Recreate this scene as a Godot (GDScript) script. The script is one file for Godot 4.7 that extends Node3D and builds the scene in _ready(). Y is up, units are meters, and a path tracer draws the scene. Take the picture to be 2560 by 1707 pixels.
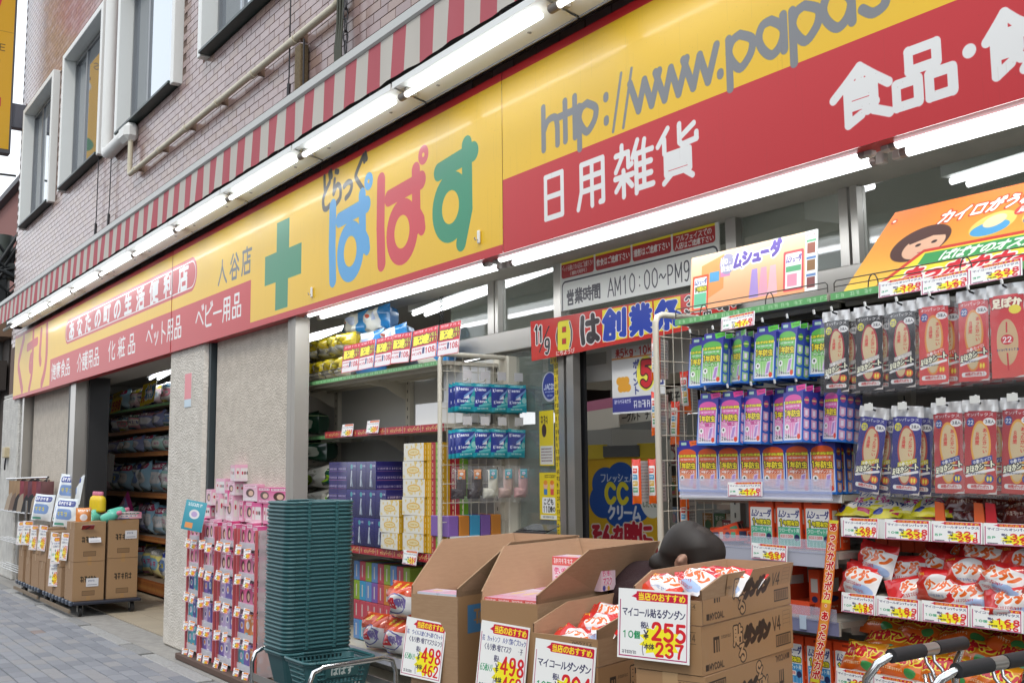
extends Node3D
# A drugstore front seen obliquely from the pavement. x runs along the facade, z points out to the street, y is up, metres.

var used := {}
var mats := {}
var atl := {}
var rng := RandomNumberGenerator.new()
const ORD := ["first", "second", "third", "fourth", "fifth", "sixth", "seventh", "eighth", "ninth", "tenth", "eleventh", "twelfth", "thirteenth", "fourteenth", "fifteenth", "sixteenth", "seventeenth", "eighteenth", "nineteenth", "twentieth"]


class Surf:
	var v := PackedVector3Array()
	var n := PackedVector3Array()
	var t := PackedVector2Array()
	var i := PackedInt32Array()


# collects faces, one surface per material, and becomes one mesh
class B:
	var s := {}
	var tf := Transform3D()

	func at(p: Vector3, b := Basis()) -> B:
		tf = Transform3D(b, p)
		return self

	func sf(m: Material) -> Surf:
		if not s.has(m):
			s[m] = Surf.new()
		return s[m]

	# corners counter-clockwise as seen from the front: bottom left, bottom right, top right, top left
	func quad(m: Material, a: Vector3, b: Vector3, c: Vector3, d: Vector3, r := Rect2(0, 0, 1, 1)) -> void:
		var q: Surf = sf(m)
		a = tf * a
		b = tf * b
		c = tf * c
		d = tf * d
		var k := q.v.size()
		var nn := (c - a).cross(d - b).normalized()
		q.v.append_array([a, b, c, d])
		q.n.append_array([nn, nn, nn, nn])
		var e := r.end
		q.t.append_array([Vector2(r.position.x, e.y), e, Vector2(e.x, r.position.y), r.position])
		q.i.append_array([k, k + 2, k + 1, k, k + 3, k + 2])

	func tri(m: Material, a: Vector3, b: Vector3, c: Vector3) -> void:
		var q: Surf = sf(m)
		a = tf * a
		b = tf * b
		c = tf * c
		var k := q.v.size()
		var nn := (b - a).cross(c - a).normalized()
		q.v.append_array([a, b, c])
		q.n.append_array([nn, nn, nn])
		q.t.append_array([Vector2(0, 1), Vector2(1, 1), Vector2(1, 0)])
		q.i.append_array([k, k + 2, k + 1])

	# a grid of points, rows from bottom to top, columns from left to right as seen from the front
	func grid(m: Material, p: PackedVector3Array, cols: int, r := Rect2(0, 0, 1, 1), smooth := true) -> void:
		var rows := p.size() / cols
		if not smooth:
			for y in rows - 1:
				for x in cols - 1:
					var u0 := r.position.x + r.size.x * x / (cols - 1)
					var v0 := r.end.y - r.size.y * (y + 1) / (rows - 1)
					quad(m, p[y * cols + x], p[y * cols + x + 1], p[(y + 1) * cols + x + 1], p[(y + 1) * cols + x], Rect2(u0, v0, r.size.x / (cols - 1), r.size.y / (rows - 1)))
			return
		var q: Surf = sf(m)
		var k := q.v.size()
		for y in rows:
			for x in cols:
				var xa := p[y * cols + maxi(x - 1, 0)]
				var xb := p[y * cols + mini(x + 1, cols - 1)]
				var ya := p[maxi(y - 1, 0) * cols + x]
				var yb := p[mini(y + 1, rows - 1) * cols + x]
				q.v.append(tf * p[y * cols + x])
				q.n.append((tf.basis * (xb - xa).cross(yb - ya)).normalized())
				q.t.append(Vector2(r.position.x + r.size.x * x / (cols - 1.0), r.end.y - r.size.y * y / (rows - 1.0)))
		for y in rows - 1:
			for x in cols - 1:
				var o := k + y * cols + x
				q.i.append_array([o, o + cols + 1, o + 1, o, o + cols, o + cols + 1])

	# f: materials or [material, rect] for +z, -z, +x, -x, top, bottom; a single material for all
	func box(f, c: Vector3, z: Vector3) -> void:
		var h := z * 0.5
		var g := [
			[Vector3(-h.x, -h.y, h.z), Vector3(h.x, -h.y, h.z), Vector3(h.x, h.y, h.z), Vector3(-h.x, h.y, h.z)],
			[Vector3(h.x, -h.y, -h.z), Vector3(-h.x, -h.y, -h.z), Vector3(-h.x, h.y, -h.z), Vector3(h.x, h.y, -h.z)],
			[Vector3(h.x, -h.y, h.z), Vector3(h.x, -h.y, -h.z), Vector3(h.x, h.y, -h.z), Vector3(h.x, h.y, h.z)],
			[Vector3(-h.x, -h.y, -h.z), Vector3(-h.x, -h.y, h.z), Vector3(-h.x, h.y, h.z), Vector3(-h.x, h.y, -h.z)],
			[Vector3(-h.x, h.y, h.z), Vector3(h.x, h.y, h.z), Vector3(h.x, h.y, -h.z), Vector3(-h.x, h.y, -h.z)],
			[Vector3(-h.x, -h.y, -h.z), Vector3(h.x, -h.y, -h.z), Vector3(h.x, -h.y, h.z), Vector3(-h.x, -h.y, h.z)],
		]
		for k in 6:
			var m = f[k] if f is Array else f
			if m == null:
				continue
			if m is Array:
				quad(m[0], c + g[k][0], c + g[k][1], c + g[k][2], c + g[k][3], m[1])
			else:
				quad(m, c + g[k][0], c + g[k][1], c + g[k][2], c + g[k][3])

	# a box with chamfered edges
	func cbox(m: Material, c: Vector3, z: Vector3, e: float) -> void:
		var h := z * 0.5
		var i := h - Vector3(e, e, e)
		for sg in [-1.0, 1.0]:
			var P := func(x, y, w): return c + Vector3(x, y, w)
			fq(m, [P.call(sg * h.x, -i.y, -i.z), P.call(sg * h.x, -i.y, i.z), P.call(sg * h.x, i.y, i.z), P.call(sg * h.x, i.y, -i.z)], c)
			fq(m, [P.call(-i.x, sg * h.y, -i.z), P.call(i.x, sg * h.y, -i.z), P.call(i.x, sg * h.y, i.z), P.call(-i.x, sg * h.y, i.z)], c)
			fq(m, [P.call(-i.x, -i.y, sg * h.z), P.call(i.x, -i.y, sg * h.z), P.call(i.x, i.y, sg * h.z), P.call(-i.x, i.y, sg * h.z)], c)
			for sh in [-1.0, 1.0]:
				fq(m, [P.call(sg * h.x, sh * i.y, -i.z), P.call(sg * h.x, sh * i.y, i.z), P.call(sg * i.x, sh * h.y, i.z), P.call(sg * i.x, sh * h.y, -i.z)], c)
				fq(m, [P.call(sg * h.x, -i.y, sh * i.z), P.call(sg * h.x, i.y, sh * i.z), P.call(sg * i.x, i.y, sh * h.z), P.call(sg * i.x, -i.y, sh * h.z)], c)
				fq(m, [P.call(-i.x, sg * h.y, sh * i.z), P.call(i.x, sg * h.y, sh * i.z), P.call(i.x, sg * i.y, sh * h.z), P.call(-i.x, sg * i.y, sh * h.z)], c)
				for sk in [-1.0, 1.0]:
					var a: Vector3 = c + Vector3(sg * h.x, sh * i.y, sk * i.z)
					var b: Vector3 = c + Vector3(sg * i.x, sh * h.y, sk * i.z)
					var d: Vector3 = c + Vector3(sg * i.x, sh * i.y, sk * h.z)
					if sg * sh * sk > 0:
						tri(m, a, b, d)
					else:
						tri(m, a, d, b)

	# a quad turned so that it faces away from c
	func fq(m: Material, q: Array, c: Vector3) -> void:
		var nn: Vector3 = (q[2] - q[0]).cross(q[3] - q[1])
		if nn.dot((q[0] + q[2]) * 0.5 - c) < 0.0:
			quad(m, q[3], q[2], q[1], q[0])
		else:
			quad(m, q[0], q[1], q[2], q[3])

	func tube(m: Material, p: Array, r: float, seg := 8, caps := true, r2 := -1.0) -> void:
		var q: Surf = sf(m)
		var k := q.v.size()
		var up := Vector3.UP
		var prev := Vector3.ZERO
		for j in p.size():
			var a: Vector3 = p[maxi(j - 1, 0)]
			var b: Vector3 = p[mini(j + 1, p.size() - 1)]
			var d := (b - a).normalized()
			var x := prev
			if j == 0:
				x = d.cross(Vector3.RIGHT if absf(d.y) > 0.9 else up).normalized()
			x = (x - d * x.dot(d)).normalized()
			prev = x
			var y := d.cross(x)
			var rr := r if r2 < 0 else lerpf(r, r2, j / (p.size() - 1.0))
			for i in seg + 1:
				var an := TAU * i / seg
				var nn := x * cos(an) + y * sin(an)
				q.v.append(tf * (p[j] + nn * rr))
				q.n.append(tf.basis * nn)
				q.t.append(Vector2(i / float(seg), j / maxf(p.size() - 1.0, 1)))
		for j in p.size() - 1:
			for i in seg:
				var o := k + j * (seg + 1) + i
				q.i.append_array([o, o + seg + 1, o + 1, o + 1, o + seg + 1, o + seg + 2])
		if caps:
			for e in [0, p.size() - 1]:
				var a: Vector3 = p[e]
				var dd: Vector3 = (p[1] - p[0]) * -1.0 if e == 0 else p[e] - p[e - 1]
				var c := q.v.size()
				q.v.append(tf * a)
				q.n.append(tf.basis * dd.normalized())
				q.t.append(Vector2(0.5, 0.5))
				for i in seg + 1:
					q.v.append(q.v[k + e * (seg + 1) + i])
					q.n.append(tf.basis * dd.normalized())
					q.t.append(Vector2(0.5, 0.5))
				for i in seg:
					if e == 0:
						q.i.append_array([c, c + 1 + i, c + 2 + i])
					else:
						q.i.append_array([c, c + 2 + i, c + 1 + i])

	# profile: Vector2(radius, height) from bottom to top, turned about y
	func lathe(m: Material, pr: Array, seg := 14, r := Rect2(0, 0, 1, 1)) -> void:
		var pts := PackedVector3Array()
		for q in pr:
			for i in seg + 1:
				var an := -PI * 0.5 + TAU * i / seg
				pts.append(Vector3(cos(an) * q.x, q.y, -sin(an) * q.x))
		grid(m, pts, seg + 1, r)

	# outline counter-clockwise in the xy plane, from z0 to z1
	func prism(m: Material, o: PackedVector2Array, z0: float, z1: float, side: Material = null) -> void:
		var ix := Geometry2D.triangulate_polygon(o)
		var cw := Geometry2D.is_polygon_clockwise(o)
		var sd: Material = side if side else m
		for k in range(0, ix.size(), 3):
			var a := o[ix[k]]
			var b := o[ix[k + 1]]
			var c := o[ix[k + 2]]
			if (b - a).cross(c - a) < 0:
				var h := b
				b = c
				c = h
			tri(m, Vector3(a.x, a.y, z1), Vector3(b.x, b.y, z1), Vector3(c.x, c.y, z1))
			tri(m, Vector3(a.x, a.y, z0), Vector3(c.x, c.y, z0), Vector3(b.x, b.y, z0))
		for k in o.size():
			var a := o[k]
			var b := o[(k + 1) % o.size()]
			if (b - a).cross(o[(k + 2) % o.size()] - b) == 1e20:
				continue
			if _ccw(o):
				quad(sd, Vector3(a.x, a.y, z0), Vector3(b.x, b.y, z0), Vector3(b.x, b.y, z1), Vector3(a.x, a.y, z1))
			else:
				quad(sd, Vector3(b.x, b.y, z0), Vector3(a.x, a.y, z0), Vector3(a.x, a.y, z1), Vector3(b.x, b.y, z1))

	func _ccw(o: PackedVector2Array) -> bool:
		var s2 := 0.0
		for k in o.size():
			s2 += o[k].cross(o[(k + 1) % o.size()])
		return s2 > 0

	# a soft filled bag standing in the xy plane, centre at c, front towards +z
	func bag(fr, bk, c: Vector3, w: float, h: float, d: float, sd: int, wr := 0.15, n := 7) -> void:
		var fm: Material = fr[0] if fr is Array else fr
		var rr: Rect2 = fr[1] if fr is Array else Rect2(0, 0, 1, 1)
		var bm: Material = bk[0] if bk is Array else bk
		var br: Rect2 = bk[1] if bk is Array else Rect2(0, 0, 1, 1)
		var f := PackedVector3Array()
		var b := PackedVector3Array()
		var nz := FastNoiseLite.new()
		nz.seed = sd
		nz.frequency = 0.35
		for y in n:
			for x in n:
				var u := x / (n - 1.0) * 2 - 1
				var v := y / (n - 1.0) * 2 - 1
				var bu := pow(maxf(0.0, 1 - pow(absf(u), 2.6)), 0.55) * pow(maxf(0.0, 1 - pow(absf(v), 3.2)), 0.5)
				var e := 1.0 - 0.05 * (1 - absf(u)) * absf(v)
				var pull := 1.0 - 0.06 * bu * 0.0 - 0.04 * (1 - u * u) * absf(v)
				var k := nz.get_noise_2d(x * 1.3 + sd, y * 1.3) * wr
				var zz := d * 0.5 * bu * (1 + k * 2)
				f.append(c + Vector3(u * w * 0.5 * e, v * h * 0.5 * pull, zz + k * 0.01))
				b.append(c + Vector3(-u * w * 0.5 * e, v * h * 0.5 * pull, -d * 0.5 * bu + (nz.get_noise_2d(-x * 1.3, y * 1.3) * wr * 0.01 if bu > 0.01 else k * 0.0)))
		# both sheets share the rim
		for y in n:
			for x in [0, n - 1]:
				b[y * n + (n - 1 - x)] = f[y * n + x]
		for x in n:
			for y in [0, n - 1]:
				b[y * n + (n - 1 - x)] = f[y * n + x]
		grid(fm, f, n, rr)
		grid(bm, b, n, br)

	func done(called: String) -> MeshInstance3D:
		var me := ArrayMesh.new()
		for m in s:
			var q: Surf = s[m]
			var a := []
			a.resize(Mesh.ARRAY_MAX)
			a[Mesh.ARRAY_VERTEX] = q.v
			a[Mesh.ARRAY_NORMAL] = q.n
			a[Mesh.ARRAY_TEX_UV] = q.t
			a[Mesh.ARRAY_INDEX] = q.i
			me.add_surface_from_arrays(Mesh.PRIMITIVE_TRIANGLES, a)
			me.surface_set_material(me.get_surface_count() - 1, m)
		var o := MeshInstance3D.new()
		o.name = called
		o.mesh = me
		return o


func nm(p: Node, called: String) -> String:
	var key := str(p.get_instance_id()) + called
	var k: int = used.get(key, 0)
	used[key] = k + 1
	return called if k == 0 else "%s_%03d" % [called, k]


func tag(o: Node, label: String, cat: String, group := "") -> void:
	o.set_meta("label", label)
	o.set_meta("category", cat)
	if group:
		o.set_meta("group", group)


# a thing with parts
func thing(called: String, label: String, cat: String, group := "", p := Vector3.ZERO, yaw := 0.0) -> Node3D:
	var o := Node3D.new()
	o.name = nm(self, called)
	add_child(o, true)
	o.position = p
	o.rotation_degrees.y = yaw
	tag(o, label, cat, group)
	return o


func part(p: Node, called: String, b: B, label := "") -> MeshInstance3D:
	var o := b.done(nm(p, called))
	p.add_child(o, true)
	if label:
		o.set_meta("label", label)
	return o


# a thing that is one mesh
func solo(called: String, b: B, label: String, cat: String, group := "", p := Vector3.ZERO, rot := Vector3.ZERO) -> MeshInstance3D:
	var o := b.done(nm(self, called))
	add_child(o, true)
	o.position = p
	o.rotation_degrees = rot
	tag(o, label, cat, group)
	return o


func struct(called: String, b: B) -> MeshInstance3D:
	var o := b.done(nm(self, called))
	add_child(o, true)
	o.set_meta("kind", "structure")
	return o


# a copy of a thing, with its parts, under a name of its own
func dup(src: Node3D, p: Vector3, rot: Vector3, label: String) -> Node3D:
	var o: Node3D = src.duplicate()
	o.name = nm(self, str(src.name).rstrip("0123456789").trim_suffix("_"))
	add_child(o, true)
	o.position = p
	o.rotation_degrees = rot
	o.set_meta("label", label)
	return o


# a mesh used again as another thing
func again(src: MeshInstance3D, label: String, p: Vector3, rot := Vector3.ZERO) -> MeshInstance3D:
	return dup(src, p, rot, label) as MeshInstance3D


# plain material; colour is linear, as measured on the real thing
func M(r: float, g: float, b: float, rough := 0.6, metal := 0.0, coat := 0.0) -> StandardMaterial3D:
	var key := "%.3f %.3f %.3f %.2f %.2f %.2f" % [r, g, b, rough, metal, coat]
	if not mats.has(key):
		var m := StandardMaterial3D.new()
		m.albedo_color = Color(r, g, b).linear_to_srgb()
		m.roughness = rough
		m.metallic = metal
		if coat > 0:
			m.clearcoat_enabled = true
			m.clearcoat = coat
			m.clearcoat_roughness = 0.08
		m.resource_name = "paint"
		mats[key] = m
	return mats[key]


func H(hex: String, rough := 0.6, metal := 0.0) -> StandardMaterial3D:
	var c := Color(hex).srgb_to_linear()
	return M(c.r, c.g, c.b, rough, metal)


func clear(r: float, g: float, b: float, alpha: float, rough := 0.05) -> StandardMaterial3D:
	var key := "clear %.2f %.2f %.2f %.2f %.2f" % [r, g, b, alpha, rough]
	if not mats.has(key):
		var m := StandardMaterial3D.new()
		m.albedo_color = Color(r, g, b, alpha)
		m.transparency = BaseMaterial3D.TRANSPARENCY_ALPHA
		m.roughness = rough
		m.resource_name = "clear_plastic"
		mats[key] = m
	return mats[key]


func lamp_mat(energy: float) -> StandardMaterial3D:
	var key := "lamp %.2f" % energy
	if not mats.has(key):
		var m := StandardMaterial3D.new()
		m.albedo_color = Color(0.9, 0.9, 0.9)
		m.emission_enabled = true
		m.emission = Color(0.97, 0.99, 1.0)
		m.emission_energy_multiplier = energy
		m.resource_name = "fluorescent_tube"
		mats[key] = m
	return mats[key]


# a rough material whose colour and relief come from noise, laid on in world space
func noisy(key: String, c0: Color, c1: Color, rough: float, freq: float, scale: float, bump := 0.0, bfreq := 0.05, oct := 4, stretch := Vector3.ONE) -> StandardMaterial3D:
	if mats.has(key):
		return mats[key]
	var m := StandardMaterial3D.new()
	m.roughness = rough
	m.resource_name = key
	var n := FastNoiseLite.new()
	n.seed = key.hash() % 1000
	n.frequency = freq
	n.fractal_octaves = oct
	var t := NoiseTexture2D.new()
	t.width = 512
	t.height = 512
	t.seamless = true
	t.noise = n
	var g := Gradient.new()
	g.set_color(0, c0.linear_to_srgb())
	g.set_color(1, c1.linear_to_srgb())
	t.color_ramp = g
	m.albedo_texture = t
	if bump > 0:
		var n2 := FastNoiseLite.new()
		n2.seed = key.hash() % 1000 + 7
		n2.frequency = bfreq
		n2.fractal_octaves = 3
		var t2 := NoiseTexture2D.new()
		t2.width = 512
		t2.height = 512
		t2.seamless = true
		t2.as_normal_map = true
		t2.bump_strength = 8.0
		t2.noise = n2
		m.normal_enabled = true
		m.normal_texture = t2
		m.normal_scale = bump
	m.uv1_triplanar = true
	m.uv1_world_triplanar = true
	m.uv1_scale = stretch * scale
	mats[key] = m
	return m


func a2(key: String) -> Array:
	return atl[key]


func nth(k: int) -> String:
	return ORD[k] if k < ORD.size() else str(k + 1) + "th"


func arc(c: Vector3, x: Vector3, y: Vector3, a0: float, a1: float, n: int) -> Array:
	var o := []
	for k in n + 1:
		var a := deg_to_rad(lerpf(a0, a1, k / float(n)))
		o.append(c + x * cos(a) + y * sin(a))
	return o


# stroke lettering: each character is a few pen strokes on a 0-99 grid (xxyy), "~" marks a curved stroke
var GL := {
	"あ": "~1525 8022;~4508 4230 4555 5585;~7038 6060 4080 2585 1572 2558 5045 7545 9060 8580 6092", "い": "~1520 1550 2270 3278 4565;~7522 8540 8860",
	"う": "~3510 5015 6818;~1845 5035 7540 7860 6080 4092", "え": "~3808 5012 6815;2238 7035 2090;~4560 5562 6085 8588", "お": "~1228 6025;~3808 3850 3888 2085 1570 3550 6545 8560 8582 6090;~7015 8530",
	"か": "~1032 6028 6855 6085 4585;~4208 3550 1590;~7220 9045", "き": "~2022 8015;~2042 8534;~4506 6030 7060;~2565 2880 5090 7588", "く": "~7008 3535 2548 3560 7592", "け": "~2010 1545 2088 2870;~4530 9028;~7008 7250 6575 5092",
	"こ": "~2520 5022 7518;~2565 3082 5585 8078", "さ": "~2028 8020;~4506 6035 7062;~2560 2878 5090 7588", "し": "~3008 2850 3080 5590 8570", "す": "~1025 9022;~5506 5645 4562 3555 4242 5548 5570 3892",
	"せ": "~1040 9035;~7008 6850 6062;~3015 3060 3582 5588 8086", "そ": "2512 7010 3045;~3045 9044;~9044 5055 4272 5588 7290", "た": "~1025 6022;~3808 2850 1290;~5545 8842;~5068 5582 7088 9085",
	"ち": "~1525 8522;~4506 3540 2562;~2562 4548 7048 8565 7285 4092", "つ": "~1035 5025 8035 8560 6580 3588", "て": "~1022 8815;~8815 5540 4565 5585 7590", "と": "~3208 3530 4048;~7828 4048 2265 3085 5590 8285",
	"な": "~1025 5522;~3808 3040 1560;~7020 8835;~6545 6575 5088 3882 4070 6072 8590", "に": "~1810 1350 1888;~4528 8525;~4265 5080 8882", "の": "~5022 4560 2582 1265 1540 4020 7522 9045 8570 6088",
	"は": "~1810 1450 1888;~4030 9028;~6808 7045 7075 6088 4582 4868 7070 9085", "ひ": "~0822 4020 2550 3082 5588 7070 7530;~7530 8045 9252", "ふ": "~4008 6018 5032;~4535 5855 5580 3882;~1060 2580;~7258 9078",
	"ほ": "~1810 1450 1888;~4218 9016;~4242 9040;~6818 7050 7078 6088 4582 4870 7072 9086", "ま": "~1525 8522;~1848 8246;~5006 5240 5275 4090 2282 3070 5570 8088", "み": "~1818 5015 3555 2080 1068 3058 6065 9278;~7538 7560 6090",
	"む": "~1028 5525;~3008 3060 2072 1258 2848 3865 4085 8085 8868;~7022 8835", "め": "~2022 3055 4580;~6210 5050 3585 1570 2545 5530 8540 8870 6590", "も": "~4006 3550 4582 6890 8278 8060;~1532 7030;~1555 6853",
	"や": "~1045 5030 8528 8850 6560;~4512 5822;~2825 4060 5592", "よ": "~5535 8832;~5208 5240 5270 4288 2582 2868 5070 8588", "ら": "~3808 5812;~2828 2062;~2062 5045 8055 8080 4592", "り": "~2512 2045 2858;~7008 7550 6575 4592",
	"る": "2515 7010 2060;~2060 5045 8055 8578 6090 4282 5272 6685", "れ": "2808 2890;1030 4028 1075;~1075 5030 6532 6280 7588 9270", "を": "~1522 8018;~4206 2555 5542 5268;~8842 4062 3882 5590 8590", "ん": "~5008 2550 1090 3558 5055 5882 7588 9062",
	"っ": "~2550 5543 7850 8065 6580 4088", "ょ": "~5555 7853;~5335 5358 5378 4588 3582 3872 5576 7888", "ア": "1018 8818 8025 5548;~4838 4560 2090", "イ": "8010 5540 1060;5538 5592", "ウ": "5005 5022;1545 1525 8525;~8525 8050 7070 4092",
	"エ": "2022 8022;5022 5080;1080 9080", "オ": "1030 9030;6208 6290 4885;~6035 4060 1278", "カ": "1030 8530 8070 7588 6085;~4208 4050 1590", "キ": "1530 8520;1058 9050;4008 5892", "ク": "3808 3028 1048;3525 8025;~8025 7055 5075 2592",
	"ケ": "3008 2535 1050;2830 9030;~6030 5565 3092", "コ": "1820 8220 8282;1582 8282", "サ": "0830 9230;3010 3058;~7010 7050 6075 4092", "シ": "2012 4025;1038 3050;~1585 5570 8830", "ス": "1818 7818;~7818 6048 1090;5560 9090",
	"セ": "0842 9030 7255;3510 3575 4585 8885", "ソ": "1515 2845;~8210 7850 6075 3092", "タ": "3808 3030 1050;3525 8025;~8025 7060 5078 2592;3545 6562", "チ": "7510 4020 2022;0845 9245;~5022 5055 4578 2592", "ツ": "1220 2248;4215 5042;~8515 8050 6075 3592",
	"ッ": "2545 3260;4542 5058;~7842 7260 6075 4590", "テ": "2215 7815;0842 9242;~5042 4875 2592", "ト": "3508 3592;3540 8260", "ナ": "0835 9235;~5208 5055 4578 2092", "ハ": "~3020 2555 0888;~6520 8050 9288", "ヒ": "2010 2080 3088 8588;2045 5038 8022",
	"フ": "1218 8518;~8518 7850 6075 2592", "ヘ": "0860 3525 4528 9275", "ホ": "0832 9232;5008 5092 3885;2548 1080;7248 9080", "マ": "1020 9020 7040 5060;3548 6585", "ミ": "2515 7528;3040 7252;2068 8088", "ム": "4510 3045 1585 8875;7055 9290",
	"メ": "~7510 6045 4075 1290;2530 7080", "モ": "1818 8218;0848 9248;4518 4578 5588 8888", "ヤ": "0840 8828 7055;3210 5092", "ャ": "2555 7848 6865;3840 5092", "ュ": "3050 6550 6285;2085 8285", "ョ": "3050 7550 7588;3268 7568;3088 7588", "ェ": "2848 7548;5048 5085;2085 8285",
	"ラ": "2015 8015;1240 8540;~8540 8065 6080 3592", "リ": "2512 2555;~7510 7550 6578 3592", "ル": "~2815 2850 0888;6010 6085 9060", "レ": "2512 2585 6070 9040", "ロ": "1820 8220 8282 1882 1820", "ワ": "1550 1520 8520;~8520 8050 7075 3592", "ン": "1220 3838;~1585 5572 9030", "ー": "0850 9250",
	"日": "2210 7810 7890 2290 2210;2250 7850", "用": "2012 8012 8090 7290;2012 2060 1092;2038 8038;2062 8062;5012 5092", "品": "3010 7010 7040 3040 3010;1055 4255 4290 1090 1055;5855 9055 9090 5890 5855",
	"食": "5005 3025 0845;5005 7025 9245;5018 5028;3032 7032 7065 3065;3048 7048;3032 3092 5082;7268 6078;5265 7080 9292", "飲": "2805 1820 0538;2805 4020 5030;2520 2530;1535 4235 4262 1562;1550 4250;1535 1590 3278;3565 4575;6505 6030 5040;6025 9225 8540;7230 7060 4892;7255 8078 9592",
	"雑": "1020 4020 4045 4842;2505 2525 1048;0860 5060;2850 2895;2862 1082;3262 4880;6205 5032;5828 5895;5828 9528;5848 9248;5868 9268;5888 9688;7628 7688;7808 7428", "貨": "3005 0830;2222 2245;5505 5535 6040 9038 9028;8512 5528;2550 7550 7582 2582 2550;2560 7560;2571 7571;3882 2095;6282 8095",
	"入": "4510 4530;~4530 3060 0892;~4530 6565 9292", "谷": "3508 1535;6508 8835;5025 3050 0868;5025 7050 9568;3062 7062 7092 3092 3062", "店": "5005 5015;1215 9215;1515 1560 0592;5525 5555;5538 8038;3055 8055 8090 3090 3055", "町": "0818 4518 4575 0875 0818;2618 2675;0846 4546;5518 9518;7818 7888 6585",
	"生": "2508 1035;1828 8528;5005 5088;2055 8055;0888 9288", "活": "1210 2220;0838 1848;2565 0892;8508 4018;3238 9538;6515 6558;4058 8858 8892 4092 4058", "便": "2505 0540;1830 1895;3515 9515;3530 8830 8860 3860 3830;3845 8845;6315 6360 4090 3095;4268 6085 9592",
	"利": "4508 0818;0835 5235;2815 2892;2840 0870;3045 4865;6518 6565;8808 8888 7585", "健": "2005 0540;1430 1495;3515 4815 3045 4845 3088;3260 5085 9592;5522 9022 9050 5550;5036 9536;7210 7280;5564 9264", "康": "5005 5015;1215 9215;1515 1560 0592;3028 8028 8050 3050;2239 9039;5520 5590 4588;3058 4065;2882 4868;8255 7062;6062 9290",
	"介": "5005 3030 0550;5005 7030 9550;3548 3570 1592;6548 6595", "護": "0815 3515;0430 4030;0842 3542;0855 3555;0865 3565 3590 0890 0865;4515 9515;5805 5825;8005 8025;5525 4545;5235 5262;5035 9235;5048 8848;5062 9262;7228 7262;4870 8570 6085 4295;5572 7085 9595",
	"化": "3005 0545;2030 2095;5508 5580 6590 9290 9070;9025 5550", "粧": "2805 2895;0848 4848;1015 1530;4512 3830;2850 0580;3050 4570;7005 7015;5015 9515;5215 5260 4592;7530 7588;6055 9055;5588 9588", "営": "2508 3025;5005 5022;7808 7025;1545 1530 8530 8545;3042 7042 7060 3060 3042;2570 7870 7895 2595 2570",
	"業": "3805 3825;6205 6225;1810 2825;8210 7225;0828 9228;3032 3842;7032 6242;1545 8545;1860 8260;0872 9272;5045 5096;4072 1092;6072 9092", "時": "0818 3518 3578 0878 0818;0848 3548;4520 9020;6805 6838;4038 9638;4055 9655;8042 8090 7088;5065 5878",
	"間": "1008 4208 4238 1038;1022 4222;1008 1095;5808 9008 9092 8090;5838 9038;5822 9022;5808 5838;3550 6550 6585 3585 3550;3567 6567", "遠": "1010 2022;0540 2040 2075 0890;2075 4590 9592;4515 8515;6505 6528;3528 9528;4538 8538 8552 4552 4538;6555 4075;5568 5585;5565 9082",
	"慮": "5003 5018;5010 8010;1518 9018 8828;1518 1560 0590;3028 7525;5020 5035 8035;3042 8042 8065 3065 3042;3053 8053;5542 5565;2575 1890;4072 4590 7090 7080;5570 6278;8072 9285", "下": "0815 9215;4815 4892;5038 7555",
	"補": "2005 2820;0825 4025 0862;2442 2495;2850 4265;4822 9522;8008 8818;4838 9038 9090;4838 4895;4855 9055;4870 9070;7008 7095", "助": "1212 4212 4278;1212 1280;1235 4235;1256 4256;0582 4875;5030 9230 8885 7888;7008 6850 4892", "犬": "0835 9235;4805 4845 0892;5042 7070 9592;6812 8022",
	"同": "1510 1595;1510 8510 8590 7590;3028 7028;3042 7042 7072 3072 3042", "伴": "2505 0545;1830 1895;4510 5030;8508 7530;3542 9542;3262 9862;6505 6595", "可": "0815 9515;7815 7888 6085;2035 5535 5565 2065 2035", "撮": "0525 3225;2005 2088 1082;0555 3248;4808 8808 8832 4832 4808;4820 8820;4040 9540;4540 4588;6040 6095;4552 6052;4564 6064;4280 6078;6852 9252 7090;6855 9592",
	"影": "1508 5008 5030 1530 1508;1519 5019;3230 3238;0540 6040;1550 5050 5065 1565 1550;3265 3292 2590;1872 0885;4572 5885;9005 6528;9235 6555;9565 6095", "連": "1010 2022;0540 2040 2075 0890;2075 4590 9592;3815 9215;4528 8828 8858 4558 4528;4543 8843;6505 6585;3570 9570",
	"創": "3005 0535;3005 5530;2032 4232;1540 4540 4555 1555 1540;1555 0890;1868 4568 4592 1892 1868;6818 6868;9008 9088 7885", "祭": "3508 0840;2518 4518 3040 0858;2228 3235;5515 8215 6840;5520 7045 9558;3052 7052;1565 8565;5065 5095 4092;3072 1588;6872 8588", "円": "1515 1595;1515 8515 8590 7590;1552 8552;5015 5052",
	"米": "5005 5095;0845 9245;2012 3535;8012 6535;4548 0885;5548 9285", "倍": "2505 0545;1830 1895;6505 6515;3818 9518;5022 5535;8522 7535;3238 9838;4552 8852 8892 4592 4552", "年": "3005 0835;2520 8820;3020 3062;3040 8540;0562 9562;5820 5896", "防": "1008 1095;1008 3508 2540 3555 3275 1575;7005 7020;4522 9822;6022 5565 3892;5845 8845 8285 7090",
	"虫": "1822 8222 8255 1855 1822;5005 5088;0888 8885;7870 9295", "剤": "2505 2515;0515 5515;4815 0545;1220 5245;1545 1575 0592;4545 4595;1558 4558;1570 4570;6818 6868;9008 9088 7885", "有": "0820 9220;4505 3045 0868;3242 8042 8090 7090;3242 3295;3258 8058;3273 8073", "効": "2805 2815;0518 5218;1522 0840;4022 5038;4045 0892;1550 4592;5530 9530 9085 8088;7208 7050 5092",
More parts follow.
